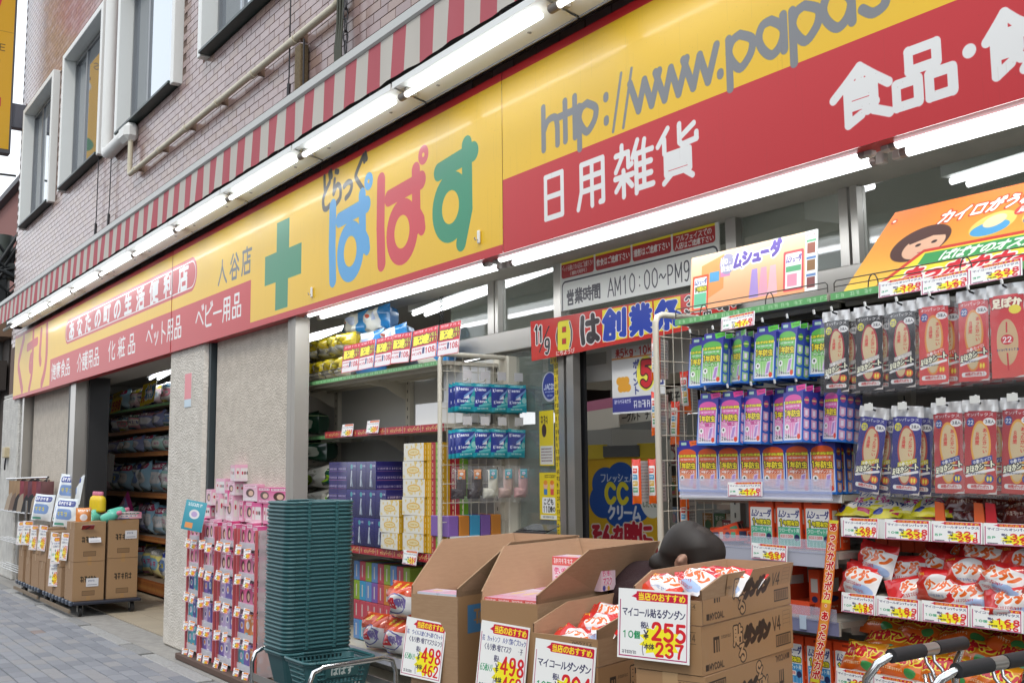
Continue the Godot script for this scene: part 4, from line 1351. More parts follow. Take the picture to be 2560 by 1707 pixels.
func sign_panel(x0: float, x1: float, s: float, called: String) -> StandardMaterial3D:
	var g := SignCv.new()
	var yel := C("#e2b400")
	var red := C("#ba101a")
	var wht := C("#dcdcda")
	g.cv = panel_tex(int((x1 - x0) * s), int(0.965 * s), yel)
	g.x0 = x0
	g.s = s
	g.rect(x0 - 1, x1 + 1, 3.58, 3.7, red)
	g.rect(x0 - 1, x1 + 1, 2.5, 2.708, red)
	g.rect(-14.93, -7.84, 2.5, 3.05, red)
	g.rect(-4.375, 4, 2.5, 3.045, red)
	# left end: the word for medicine, and the red pill with the slogan
	g.one("く", -17.22, -16.6, 3.55, 2.74, red, 0.07)
	g.one("す", -16.5, -15.78, 3.54, 2.72, red, 0.062)
	g.one("り", -15.72, -15.02, 3.55, 2.74, red, 0.07)
	for k in 3:
		var e: float = [0.0, 0.03, 0.042][k]
		var c: Color = [red, wht, red][k]
		g.stroke([-13.96, 3.315, -9.28, 3.315], 0.155 - e, c)
	var slogan := "あなたの町の生活便利店"
	var cx := [-13.79, -13.38, -12.97, -12.53, -12.13, -11.71, -11.29, -10.85, -10.39, -9.94, -9.5]
	for k in 11:
		g.one(slogan[k], cx[k] - 0.13, cx[k] + 0.13, 3.42, 3.21, wht, 0.021)
	g.word("健康食品", -14.82, -13.77, 2.98, 2.76, wht, 0.05)
	g.word("介護用品", -13.43, -12.38, 2.98, 2.76, wht, 0.05)
	for k in 3:
		g.one("化粧品"[k], -12.0 + k * 0.38, -11.74 + k * 0.38, 2.98, 2.77, wht, 0.012)
	g.word("ペット用品", -10.6, -9.5, 2.99, 2.77, wht, 0.05)
	g.word("ベビー用品", -9.13, -8.02, 2.99, 2.78, wht, 0.05)
	for k in 3:
		g.one("入谷店"[k], -8.58 + k * 0.27, -8.38 + k * 0.27, 3.32, 3.11, C("#54585e"), 0.013)
	# green cross and the shop's name
	var cr := PackedVector2Array()
	for q in [[-7.34, 3.4], [-7.11, 3.4], [-7.11, 3.175], [-6.89, 3.175], [-6.89, 2.95], [-7.12, 2.95], [-7.12, 2.74], [-7.35, 2.74], [-7.35, 2.955], [-7.56, 2.955], [-7.56, 3.18], [-7.34, 3.18]]:
		cr.append(g.p(q[0], q[1]))
	g.cv.poly(cr, C("#1d7e58"))
	var ink := C("#2a2620")
	g.one("ど", -6.57, -6.41, 3.575, 3.32, ink, 0.019)
	g.one("ら", -6.4, -6.25, 3.57, 3.33, ink, 0.019)
	g.one("っ", -6.26, -6.08, 3.53, 3.33, ink, 0.019)
	g.one("ぐ", -6.09, -5.9, 3.57, 3.34, ink, 0.019)
	var blue := C("#4597cc")
	var rose := C("#c8303c")
	var grn := C("#1f8660")
	for k in 2:
		var c: Color = [blue, rose][k]
		var d := k * 0.685
		g.stroke([-6.385 + d, 3.33 + k * 0.02, -6.39 + d, 3.05, -6.375 + d, 2.825], 0.052, c)
		g.stroke([-6.285 + d, 3.215, -5.95 + d, 3.235], 0.052, c)
		g.stroke([-5.955 + d, 3.315, -5.945 + d, 2.97], 0.048, c)
		g.stroke([-5.945 + d, 3.235, -5.895 + d, 3.24], 0.056, c)
		g.ring(-6.12 + d, 2.975, 0.142, 0.152, 0.05, c)
		g.stroke([-5.945 + d, 3.06, -5.895 + d, 3.0, -5.885 + d, 2.95], 0.042, c)
		g.ring(-5.868 + d, 3.385, 0.036, 0.036, 0.022, c)
	g.stroke([-5.01, 3.24, -4.72, 3.265], 0.053, grn)
	g.stroke([-4.715, 3.325, -4.71, 2.96, -4.775, 2.79], 0.05, grn)
	g.stroke([-4.715, 3.265, -4.655, 3.27], 0.056, grn)
	g.ring(-4.885, 3.01, 0.142, 0.148, 0.052, grn)
	# web address
	var gray := C("#76777a")
	var url := "http://www.papas"
	var ux := [-4.02, -3.9, -3.825, -3.74, -3.545, -3.5, -3.43, -3.38, -3.215, -3.045, -2.84, -2.79, -2.635, -2.47, -2.33, -2.165]
	var us := [0.22, 0.2, 0.2, 0.22, 0.5, 0.35, 0.35, 0.05, 0.05, 0.05, 0.5, 0.22, 0.2, 0.22, 0.2, 0.25]
	for k in 16:
		var w := 0.21
		var hh := 0.29
		for st in glyph(url[k]):
			var o := PackedVector2Array()
			for v in st:
				o.append(g.p(ux[k] + (v.x - us[k]) * w, 3.335 - v.y * hh))
			g.cv.line(o, (0.0085 if url[k] == "/" else 0.0185) * s, gray)
	var wx := [[-4.05, -3.84], [-3.77, -3.54], [-3.5, -3.25], [-3.22, -2.97]]
	for k in 4:
		g.one("日用雑貨"[k], wx[k][0], wx[k][1], 2.985, 2.755, wht, 0.0135)
	wx = [[-2.31, -2.07], [-2.06, -1.83], [-1.9, -1.66], [-1.72, -1.48]]
	for k in 4:
		if k != 2:
			g.one("食品・飲"[k], wx[k][0], wx[k][1], 2.945, 2.745, wht, 0.0178)
	g.cv.disc((-1.78 - x0) * s, (3.625 - 2.865) * s, 0.024 * s, 0.024 * s, wht)
	# weather: faint runs and specks
	for k in int((x1 - x0) * 260):
		var x := rng.randf() * g.cv.w
		var y := rng.randf() * g.cv.h
		if k % 7 == 0:
			for j in rng.randi_range(12, 90):
				g.cv.px(int(x), int(y) + j, C("#5c4a20"), 0.07)
		else:
			g.cv.px(int(x), int(y), C("#4c3a1c"), rng.randf() * 0.35)
	return panel_mat(g.cv, 0.42, 0.14, called)


# hours board over the door, in its own pixels
func hours_board() -> StandardMaterial3D:
	var v := panel_tex(1200, 268, C("#cfcfca"))
	var red := C("#a82024")
	var tags := ["ペットを連れての入店はご遠慮下さい", "飲食はご遠慮下さい", "撮影はご遠慮下さい", "フルフェイスでの"]
	for k in 4:
		var x := 8 + k * 296.0
		v.rect(x, -6, 282, 22, C("#dccb1c"))
		v.disc(x + 130, 8, 44, 10, C("#d4d0c8"))
		v.rrect(x, 4, 282, 86, 18, red)
		v.rect(x, 8, 282, 20, red)
		v.rect(x, 0, 282, 12, C("#dccb1c"))
		if k == 0:
			v.text(tags[0], x + 6, 20, 15.9, 34, C("#dcd6d2"), 0.055)
			v.text("(補助犬同伴可)", x + 70, 58, 20, 24, C("#dcd6d2"), 0.05)
		elif k == 3:
			v.text(tags[3], x + 20, 16, 30, 32, C("#dcd6d2"), 0.06)
			v.text("入店はご遠慮下さい", x + 12, 52, 29, 32, C("#dcd6d2"), 0.06)
		else:
			v.text(tags[k], x + 8, 30, 29.5, 40, C("#dcd6d2"), 0.065)
	v.rrect(8, 106, 1184, 220, 34, C("#26222e"))
	v.rrect(17, 115, 1166, 210, 26, C("#cfcfca"))
	v.text("営業時間", 46, 158, 74, 86, C("#26222e"), 0.065)
	v.text("AM10:00〜PM9:00", 396, 140, 56, 112, C("#26222e"), 0.055)
	return panel_mat(v, 0.4, 0.0, "printed_board")


func banner() -> StandardMaterial3D:
	var v := panel_tex(1300, 200, C("#b8261f"))
	var ink := C("#302c30")
	v.text("1", 22, 18, 40, 110, ink, 0.11, 6, C("#d4ccc8"))
	v.text("1", 52, 24, 40, 96, ink, 0.11, 6, C("#d4ccc8"))
	v.seg(Vector2(64, 160), Vector2(132, 40), 4, ink)
	v.text("9", 96, 96, 48, 86, ink, 0.1, 5, C("#d4ccc8"))
	v.text("(", 160, 30, 60, 140, ink, 0.06, 4, C("#d4ccc8"))
	v.text("日", 186, 24, 106, 150, C("#d8cc2c"), 0.11, 4, C("#7c4c1c"))
	v.text(")", 262, 30, 60, 140, ink, 0.06, 4, C("#d4ccc8"))
	v.text("にちようび", 182, 172, 26, 26, C("#dccfc8"), 0.06)
	v.text("は", 352, 14, 150, 160, ink, 0.095, 7, C("#d4ccc8"))
	for k in 3:
		v.rect(520 + k * 164, 8, 154, 168, C("#d8c42c"))
		v.text("創業祭"[k], 524 + k * 164, 10, 146, 164, C("#1c3c9c"), 0.085, 4, C("#d8d4d0"))
	v.text("3240", 1022, 12, 50, 100, C("#3c3838"), 0.1, 5, C("#d8d4d0"))
	v.text("円", 1120, 112, 44, 56, C("#3c3838"), 0.08, 3, C("#d8d4d0"))
	v.text("しに", 1026, 126, 52, 60, C("#3c3838"), 0.08, 4, C("#d8d4d0"))
	v.text("ポ", 1200, 16, 96, 120, C("#3c3838"), 0.09, 4, C("#d8d4d0"))
	return panel_mat(v, 0.25, 0.8, "printed_banner")


# top of the projecting sign: only what can be read in the photograph
func tall_sign() -> StandardMaterial3D:
	var v := panel_tex(180, 700, C("#dca81e"))
	v.disc(60, 178, 76, 100, C("#d03040"))
	v.rect(0, 300, 180, 2, C("#a8801c"))
	v.text("STORE", 28, 344, 26, 26, C("#4c3820"), 0.05)
	v.rect(60, 400, 78, 12, C("#4c1c20"))
	v.disc(90, 434, 34, 24, C("#c8c4bc"))
	v.disc(92, 500, 30, 22, C("#c0a8a4"))
	v.rrect(70, 528, 78, 32, 4, C("#c0303c"))
	v.text("店", 112, 531, 28, 26, C("#dcd8d4"), 0.07)
	v.disc(86, 640, 46, 28, C("#2c7c48"))
	return panel_mat(v, 0.4, 0.3, "lit_sign_face")


var m_alu: StandardMaterial3D
var m_chrome: StandardMaterial3D
var m_white: StandardMaterial3D
var m_dark: StandardMaterial3D
var m_cream: StandardMaterial3D
var m_stucco: StandardMaterial3D
var m_stucco2: StandardMaterial3D
var m_glass: StandardMaterial3D
var m_door: StandardMaterial3D
var m_card: StandardMaterial3D
var m_grey: StandardMaterial3D
var cam: Camera3D


func _ready() -> void:
	rng.seed = 20141109
	# camera, sky, sun, exposure
	cam = Camera3D.new()
	cam.name = "camera"
	cam.transform = Transform3D(Basis(Vector3(0.57726, -0.00941, -0.8165), Vector3(0.1024, 0.99287, 0.06095), Vector3(0.81011, -0.1188, 0.57411)).orthonormalized(), Vector3(0, 1.565, 3.05))
	cam.fov = 35.85
	cam.near = 0.05
	cam.far = 600
	add_child(cam)
	var sky := ProceduralSkyMaterial.new()
	sky.sky_top_color = Color(0.86, 0.9, 0.95)
	sky.sky_horizon_color = Color(0.96, 0.97, 0.98)
	sky.sky_curve = 0.3
	sky.sky_energy_multiplier = 1.0
	sky.ground_bottom_color = Color(0.42, 0.42, 0.42)
	sky.ground_horizon_color = Color(0.6, 0.6, 0.6)
	var env := Environment.new()
	env.background_mode = Environment.BG_SKY
	env.sky = Sky.new()
	env.sky.sky_material = sky
	env.tonemap_mode = Environment.TONE_MAPPER_LINEAR
	env.tonemap_exposure = 1.72
	env.sdfgi_enabled = true
	env.ssao_enabled = true
	env.ssil_enabled = true
	var we := WorldEnvironment.new()
	we.name = "surroundings"
	we.environment = env
	add_child(we)
	var sun := DirectionalLight3D.new()
	sun.name = "overcast_sun"
	sun.light_energy = 0.3
	sun.light_color = Color(1.0, 0.97, 0.93)
	sun.light_angular_distance = 14.0
	sun.shadow_enabled = true
	sun.rotation_degrees = Vector3(-52, 40, 0)
	add_child(sun)

	make_mats()
	make_arts()
	build_ground()
	build_building()
	build_sign()
	build_lights()
	build_awning()
	build_facade_fittings()
	build_street()
	build_left_bay()
	build_towers_and_baskets()
	build_left_gondola()
	build_entrance()
	build_right_gondola()
	build_dump_bins()
	build_person()
	build_trolleys()
	seal_sheets()


func make_mats() -> void:
	m_alu = M(0.42, 0.4, 0.37, 0.32, 0.75)
	m_chrome = M(0.7, 0.7, 0.7, 0.14, 1.0)
	m_white = M(0.74, 0.75, 0.73, 0.4)
	m_dark = M(0.018, 0.018, 0.02, 0.5)
	m_cream = M(0.55, 0.51, 0.42, 0.42)
	m_grey = M(0.3, 0.3, 0.29, 0.5)
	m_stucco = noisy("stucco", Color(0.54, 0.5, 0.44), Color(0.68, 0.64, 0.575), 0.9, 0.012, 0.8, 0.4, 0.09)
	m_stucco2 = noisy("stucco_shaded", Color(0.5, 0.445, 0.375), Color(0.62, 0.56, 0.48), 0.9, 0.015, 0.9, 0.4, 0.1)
	m_glass = StandardMaterial3D.new()
	m_glass.refraction_enabled = true
	m_glass.refraction_scale = 0.05
	m_glass.albedo_color = Color(0.92, 0.95, 0.96, 0.04)
	m_glass.roughness = 0.02
	m_glass.resource_name = "window_glass"
	m_door = clear(0.55, 0.6, 0.56, 0.2, 0.03)
	m_card = noisy("cardboard", Color(0.31, 0.19, 0.105), Color(0.37, 0.235, 0.135), 0.85, 0.02, 1.4, 0.15, 0.2, 3, Vector3(1, 6, 1))


func build_ground() -> void:
	var b := B.new()
	b.quad(noisy("asphalt", Color(0.045, 0.045, 0.048), Color(0.075, 0.075, 0.078), 0.9, 0.05, 0.5, 0.6, 0.3), Vector3(-300, -0.16, 300), Vector3(300, -0.16, 300), Vector3(300, -0.16, -300), Vector3(-300, -0.16, -300))
	struct("ground", b)
	# the pavement: a bed with block pavers and a row of kerb slabs along the shop
	b = B.new()
	b.box(M(0.1, 0.105, 0.11, 0.9), Vector3(-10, -0.085, 1.99), Vector3(60, 0.15, 3.42))
	var pave := struct("pavement", b)
	var tones := [M(0.215, 0.225, 0.25, 0.8), M(0.24, 0.25, 0.275, 0.8), M(0.19, 0.2, 0.225, 0.8), M(0.255, 0.255, 0.265, 0.8), M(0.23, 0.185, 0.175, 0.82)]
	var vars := []
	for t in tones:
		var q := B.new()
		q.cbox(t, Vector3(0, -0.02, 0), Vector3(0.232, 0.044, 0.112), 0.005)
		vars.append(q.done("paver").mesh)
	var far := []
	var near := 0
	var rest := B.new()
	for row in 22:
		for col in 64:
			var x := -7.0 - col * 0.24 - (0.12 if row % 2 else 0.0)
			var z := 0.355 + row * 0.12
			var s := screen(Vector3(x, 0, z))
			if s.x < -60 or s.y > 1780 or s.x > 720:
				continue
			var k := rng.randi_range(0, 3)
			if rng.randf() < 0.012 or (row in [10, 11] and x < -12.3 and x > -13.3):
				k = 4
			far.append([Vector3(x, 0, z).distance_to(cam.position), Vector3(x, rng.randf_range(-0.002, 0.001), z), k])
	far.sort_custom(func(p, q): return p[0] < q[0])
	for f in far:
		if near < 280:
			var o := MeshInstance3D.new()
			o.mesh = vars[f[2]]
			o.name = nm(pave, "paver")
			pave.add_child(o, true)
			o.position = f[1]
			near += 1
		else:
			rest.cbox(tones[f[2]], f[1] + Vector3(0, -0.02, 0), Vector3(0.232, 0.044, 0.112), 0.005)
	part(pave, "pavers", rest).set_meta("kind", "stuff")
	# further pavers outside the picture are plain bedding; slabs along the shop front
	var st := noisy("granite", Color(0.27, 0.27, 0.265), Color(0.42, 0.415, 0.405), 0.8, 0.04, 1.5, 0.3, 0.3)
	var st2 := noisy("granite_dark", Color(0.2, 0.2, 0.2), Color(0.3, 0.3, 0.295), 0.85, 0.03, 1.5, 0.3, 0.3)
	for k in 24:
		var q := B.new()
		var w := 0.62 + 0.1 * sin(k * 2.3)
		q.cbox(st if k % 3 < 2 else st2, Vector3(-6.2 - k * 0.72, -0.035, 0.235), Vector3(w + 0.04, 0.08, 0.125), 0.006)
		part(pave, "kerb_slab", q)
	b = B.new()
	b.box(noisy("shop_apron", Color(0.26, 0.25, 0.235), Color(0.36, 0.345, 0.32), 0.85, 0.02, 0.7, 0.25, 0.2), Vector3(-8, -0.04, 0.0), Vector3(26, 0.08, 0.33))
	struct("shop_apron", b)
	b = B.new()
	b.box(M(0.06, 0.06, 0.062, 0.9), Vector3(-10, -0.07, 3.78), Vector3(60, 0.14, 0.15))
	struct("kerb", b)
	# shop floor in beige tiles
	b = B.new()
	b.box(M(0.2, 0.17, 0.13, 0.7), Vector3(-8, -0.05, -3.5), Vector3(22, 0.1, 6.66))
	var fl := struct("shop_floor", b)
	var ft := [M(0.42, 0.36, 0.27, 0.5), M(0.45, 0.385, 0.29, 0.5), M(0.4, 0.345, 0.26, 0.5)]
	for k in 16:
		for j in 6:
			var q := B.new()
			q.box(ft[rng.randi_range(0, 2)], Vector3(-10.1 - k * 0.302, 0.004, -0.32 - j * 0.302), Vector3(0.298, 0.014, 0.298))
			part(fl, "floor_tile", q)
	b = B.new()
	b.box(ft[0], Vector3(-2.5, 0.003, -3.6), Vector3(10.6, 0.012, 5.6))
	part(fl, "floor_covering", b)


# pixel of the photograph (2560 wide) in which a point shows
func screen(p: Vector3) -> Vector2:
	var q := cam.transform.affine_inverse() * p
	if q.z > -0.1:
		return Vector2(-9999, -9999)
	return Vector2(1280 + 2638.3 * q.x / -q.z, 853.5 - 2638.3 * q.y / -q.z)


func build_building() -> void:
	var bd := thing("brick_building", "brown tiled corner building with the drugstore on its ground floor", "building")
	var mortar := M(0.14, 0.095, 0.075, 0.9)
	var inner := M(0.3, 0.295, 0.27, 0.8)
	var wins := [-16.65, -13.94, -11.1, -8.25]
	var ww := 2.02
	# solid wall behind the tiles, leaving the window openings free
	var b := B.new()
	var L := -18.35
	var R := 4.0
	b.box(mortar, Vector3((L + R) / 2, 4.08, -0.256), Vector3(R - L, 2.67, 0.3))
	b.box(mortar, Vector3((L + R) / 2, 9.6, -0.256), Vector3(R - L, 4.8, 0.3))
	var xs := [L]
	for w in wins:
		xs.append_array([w - ww / 2 - 0.06, w + ww / 2 + 0.06])
	xs.append_array([R])
	for k in range(0, xs.size(), 2):
		b.box(mortar, Vector3((xs[k] + xs[k + 1]) / 2, 6.3075, -0.256), Vector3(xs[k + 1] - xs[k], 1.785, 0.3))
	b.box(mortar, Vector3(L + 0.15, 7.35, -6.2), Vector3(0.3, 9.2, 11.58))
	b.box(mortar, Vector3(R - 0.15, 7.35, -6.2), Vector3(0.3, 9.2, 11.58))
	b.box(mortar, Vector3((L + R) / 2, 7.35, -11.9), Vector3(R - L - 0.62, 9.2, 0.3))
	b.box(M(0.2, 0.2, 0.2, 0.9), Vector3((L + R) / 2, 12.1, -6.1), Vector3(R - L + 0.1, 0.2, 12.0))
	part(bd, "wall", b)
	# glazed tiles
	var tt := [M(0.345, 0.245, 0.235, 0.2), M(0.38, 0.275, 0.265, 0.22), M(0.31, 0.22, 0.21, 0.18), M(0.36, 0.255, 0.22, 0.2), M(0.4, 0.3, 0.29, 0.24), M(0.33, 0.225, 0.19, 0.2)]
	var spots := []
	for r in 84:
		var y := 3.56 + r * 0.07
		for c in 82:
			var x := -2.3 - c * 0.2 - (0.1 if r % 2 else 0.0)
			if x < L + 0.1 or (y > 3.95 and x > -4.2):
				continue
			var hit := false
			for w in wins:
				if absf(x - w) < ww / 2 + 0.16 and y > 5.38 and y < 7.26:
					hit = true
			if hit:
				continue
			var s := screen(Vector3(x, y, -0.1))
			if s.y < -220 or s.x < -20:
				continue
			var vis := s.y > 5 and s.x > 5 and y > 4.12
			spots.append([Vector3(x, y, -0.1).distance_to(cam.position) + (0.0 if vis else 100.0), Vector3(x, y, -0.1)])
	spots.sort_custom(func(p, q): return p[0] < q[0])
	var tm := []
	for m in tt:
		for v in 2:
			var q := B.new()
			q.tf.basis = Basis(Vector3.UP, 0.006 * (v * 2 - 1)) * Basis(Vector3.RIGHT, 0.006 * (1 - v * 2))
			q.box([m, null, m, m, m, m], Vector3(0, 0, -0.005), Vector3(0.191, 0.0625, 0.016))
			tm.append(q.done("tile").mesh)
	var rest := B.new()
	for k in spots.size():
		var i := rng.randi_range(0, 11)
		if k < 290:
			var o := MeshInstance3D.new()
			o.mesh = tm[i]
			o.name = nm(bd, "tile")
			bd.add_child(o, true)
			o.position = spots[k][1]
		else:
			rest.at(spots[k][1], Basis(Vector3.UP, rng.randf_range(-0.008, 0.008)) * Basis(Vector3.RIGHT, rng.randf_range(-0.007, 0.007)))
			var m: Material = tt[i / 2]
			rest.box([m, null, m, m, m, m], Vector3(0, 0, -0.005), Vector3(0.191, 0.0625, 0.016))
	part(bd, "tiles", rest).set_meta("kind", "stuff")
	# upstairs windows
	var trim := M(0.78, 0.8, 0.78, 0.45)
	var frame := M(0.25, 0.26, 0.27, 0.35, 0.6)
	for k in 4:
		var x: float = wins[k]
		var wb := B.new()
		for s in [-1, 1]:
			wb.cbox(trim, Vector3(x + s * (ww / 2 + 0.015), 6.31, -0.13), Vector3(0.09, 1.93, 0.24), 0.006)
		wb.cbox(trim, Vector3(x, 7.235, -0.13), Vector3(ww - 0.06, 0.08, 0.24), 0.006)
		var wn := part(bd, "window", wb)
		var q := B.new()
		q.cbox(M(0.03, 0.05, 0.048, 0.4), Vector3(x, 5.375, -0.12), Vector3(ww - 0.06, 0.03, 0.26), 0.004)
		part(wn, "sill", q)
		q = B.new()
		for e in [-ww / 2 + 0.0, -0.35, ww / 2]:
			q.box(frame, Vector3(x + e * 0.955, 6.3, -0.19), Vector3(0.05, 1.78, 0.05))
		q.box(frame, Vector3(x, 7.16, -0.19), Vector3(ww - 0.1, 0.05, 0.044))
		q.box(frame, Vector3(x, 5.42, -0.19), Vector3(ww - 0.1, 0.05, 0.044))
		part(wn, "frame", q)
		q = B.new()
		q.box(M(0.3, 0.33, 0.36, 0.04, 0.6), Vector3(x - 0.66, 6.29, -0.2), Vector3(0.6, 1.68, 0.006))
		q.box(M(0.52, 0.56, 0.6, 0.03, 0.85), Vector3(x + 0.31, 6.29, -0.185), Vector3(1.27, 1.68, 0.006))
		part(wn, "pane", q)
		# curtain in folds behind the glass, and the dark room
		q = B.new()
		var cm := M(0.36, 0.37, 0.39, 0.8)
		var n := 40
		var x0: float = [-0.95, -0.95, -0.95, -0.95][k]
		var x1: float = [0.1, 0.6, -0.1, -0.35][k]
		for i in n:
			var a: float = lerpf(x0, x1, i / float(n))
			var c: float = lerpf(x0, x1, (i + 1) / float(n))
			q.quad(cm, Vector3(x + a, 5.45, -0.32 + 0.02 * sin(i * 1.3)), Vector3(x + c, 5.45, -0.32 + 0.02 * sin(i * 1.3 + 1.3)), Vector3(x + c, 7.15, -0.32 + 0.02 * sin(i * 1.3 + 1.3)), Vector3(x + a, 7.15, -0.32 + 0.02 * sin(i * 1.3)))
		part(wn, "curtain", q)
		q = B.new()
		q.box(M(0.12, 0.12, 0.125, 0.9), Vector3(x, 6.3, -0.6), Vector3(ww + 0.3, 2.0, 0.05))
		part(wn, "room_screen", q)
	# ground floor: white corner column, rendered panels, pillar, jambs
	b = B.new()
	b.cbox(noisy("corner_render", Color(0.5, 0.49, 0.46), Color(0.68, 0.67, 0.63), 0.85, 0.012, 0.7, 0.5, 0.09), Vector3(-17.72, 1.36, -0.3), Vector3(1.26, 2.72, 0.54), 0.02)
	part(bd, "corner_column", b)
	b = B.new()
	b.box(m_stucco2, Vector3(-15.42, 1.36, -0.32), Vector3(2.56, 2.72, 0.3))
	part(bd, "rendered_panel", b)
	b = B.new()
	b.box(m_alu, Vector3(-16.86, 1.36, -0.15), Vector3(0.12, 2.72, 0.2))
	b.box(m_dark, Vector3(-14.09, 1.36, -0.2), Vector3(0.1, 2.72, 0.24))
	b.box(m_alu, Vector3(-13.88, 1.36, -0.2), Vector3(0.26, 2.72, 0.26))
	b.box(m_dark, Vector3(-13.71, 1.36, -0.34), Vector3(0.07, 2.72, 0.24))
	part(bd, "shutter_frame", b)
	b = B.new()
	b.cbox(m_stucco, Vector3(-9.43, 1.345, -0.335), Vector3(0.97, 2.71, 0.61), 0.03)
	part(bd, "pillar", b)
	b = B.new()
	b.box(M(0.03, 0.045, 0.05, 0.5), Vector3(-8.905, 1.36, -0.13), Vector3(0.05, 2.72, 0.14))
	b.box(m_dark, Vector3(-8.86, 1.36, -0.2), Vector3(0.05, 2.72, 0.14))
	part(bd, "shutter_rail", b)
	b = B.new()
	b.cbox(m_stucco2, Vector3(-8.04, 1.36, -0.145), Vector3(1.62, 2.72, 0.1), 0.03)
	part(bd, "rendered_wall", b)
	b = B.new()
	var jam := M(0.36, 0.335, 0.3, 0.45, 0.3)
	b.box(jam, Vector3(-7.175, 1.36, -0.1), Vector3(0.07, 2.72, 0.11))
	b.box(m_dark, Vector3(-7.222, 1.36, -0.11), Vector3(0.02, 2.72, 0.1))
	b.box(jam, Vector3(-7.125, 1.36, -0.085), Vector3(0.02, 2.72, 0.1))
	b.box(m_dark, Vector3(-7.108, 1.36, -0.1), Vector3(0.012, 2.72, 0.1))
	b.box(jam, Vector3(-7.07, 1.36, -0.085), Vector3(0.06, 2.72, 0.11))
	part(bd, "door_jamb", b)
	# soffits
	b = B.new()
	b.box(noisy("soffit_paint", Color(0.4, 0.375, 0.33), Color(0.46, 0.43, 0.38), 0.7, 0.02, 0.4), Vector3(-1.6, 2.77, -0.37), Vector3(11.2, 0.06, 0.68))
	part(bd, "soffit", b)
	b = B.new()
	b.box(M(0.42, 0.41, 0.38, 0.7), Vector3(-12.9, 2.75, -0.4), Vector3(11.0, 0.04, 0.7))
	part(bd, "soffit", b)
	# shop interior: ceiling, walls, and a back wall with a row of high windows
	b = B.new()
	b.box(inner, Vector3(-7.2, 3.0, -3.7), Vector3(22, 0.1, 6.2))
	part(bd, "ceiling", b)
	b = B.new()
	b.box(inner, Vector3(-7.2, 1.1, -6.3), Vector3(22, 2.2, 0.2))
	b.box(inner, Vector3(-7.2, 2.85, -6.3), Vector3(22, 0.2, 0.2))
	for k in 12:
		b.box(inner, Vector3(-17.5 + k * 1.7, 2.475, -6.3), Vector3(0.16, 0.55, 0.2))
	b.box(inner, Vector3(-18.0, 1.5, -3.6), Vector3(0.2, 3.0, 5.8))
	b.box(inner, Vector3(3.7, 1.5, -3.6), Vector3(0.2, 3.0, 5.8))
	part(bd, "interior_wall", b)
	# entrance glazing
	b = B.new()
	for q in [[-5.5, -5.43], [-5.42, -5.385], [-4.812, -4.745], [-3.455, -3.39], [-2.8, -2.755], [-2.74, -2.706], [-1.2, -1.13], [0.8, 0.87]]:
		b.box(m_alu, Vector3((q[0] + q[1]) / 2, 2.57, -0.69), Vector3(q[1] - q[0], 0.34, 0.06))
	b.cbox(m_alu, Vector3(-3.4, 2.337, -0.69), Vector3(7.2, 0.125, 0.1), 0.004)
	part(bd, "transom", b)
	b = B.new()
	for q in [[-4.785, -4.735, -0.69], [-4.725, -4.675, -0.7], [-4.668, -4.61, -0.66]]:
		b.box(m_alu, Vector3((q[0] + q[1]) / 2, 1.137, q[2]), Vector3(q[1] - q[0], 2.274, 0.05))
	b.box(m_dark, Vector3(-4.7, 1.137, -0.73), Vector3(0.16, 2.27, 0.02))
	b.box(m_alu, Vector3(-3.42, 1.137, -0.69), Vector3(0.07, 2.274, 0.06))
	b.box(m_alu, Vector3(-5.45, 1.137, -0.69), Vector3(0.07, 2.274, 0.06))
	part(bd, "door_post", b)
	b = B.new()
	b.box(m_door, Vector3(-5.1, 1.14, -0.7), Vector3(0.63, 2.26, 0.008))
	part(bd, "door_glass", b)
	b = B.new()
	for q in [[-6.0, -5.5], [-5.385, -4.812], [-4.745, -3.455], [-3.39, -2.8], [-2.706, -1.2], [-1.13, 0.8]]:
		b.box(m_door, Vector3((q[0] + q[1]) / 2, 2.57, -0.7), Vector3(q[1] - q[0], 0.33, 0.006))
	b.box(m_door, Vector3(-2.0, 1.14, -0.71), Vector3(2.7, 2.26, 0.006))
	part(bd, "glazing", b)


func build_sign() -> void:
	var sg := thing("shop_sign", "long yellow and red signboard across the shop front with green cross and large kana name", "sign")
	var xs := [-17.42, -9.82, -4.375, 0.62]
	var ps := [250.0, 340.0, 404.0]
	for k in 3:
		var b := B.new()
		var m := sign_panel(xs[k], xs[k + 1], ps[k], "sign_face")
		b.quad(m, Vector3(xs[k] + 0.002, 2.66, 0), Vector3(xs[k + 1] - 0.002, 2.66, 0), Vector3(xs[k + 1] - 0.002, 3.625, 0), Vector3(xs[k] + 0.002, 3.625, 0))
		part(sg, "face_panel", b)
	var f := B.new()
	var side := M(0.45, 0.03, 0.035, 0.4)
	f.box([null, side, side, side, side, side], Vector3(-8.4, 3.1425, -0.053), Vector3(18.04, 0.965, 0.1))
	part(sg, "box", f)
	f = B.new()
	for x in [-9.82]:
		f.box(M(0.3, 0.03, 0.03, 0.5), Vector3(x, 3.1425, 0.001), Vector3(0.006, 0.965, 0.004))
	part(sg, "joint", f)
	for x in [-6.69, -4.59]:
		f = B.new()
		f.cbox(m_white, Vector3(x, 2.785, 0.008), Vector3(0.02, 0.07, 0.012), 0.003)
		f.tube(m_chrome, [Vector3(x, 2.77, 0.014), Vector3(x, 2.765, 0.03), Vector3(x, 2.78, 0.034)], 0.004, 6)
		part(sg, "banner_hook", f)


func area(called: String, p: Vector3, sx: float, sy: float, e: float, rot: Vector3) -> void:
	var l := AreaLight3D.new()
	l.name = called
	l.area_size = Vector2(sx, sy)
	l.light_energy = e
	l.light_color = Color(0.96, 0.98, 1.0)
	l.shadow_enabled = true
	l.position = p
	l.rotation_degrees = rot
	add_child(l, true)


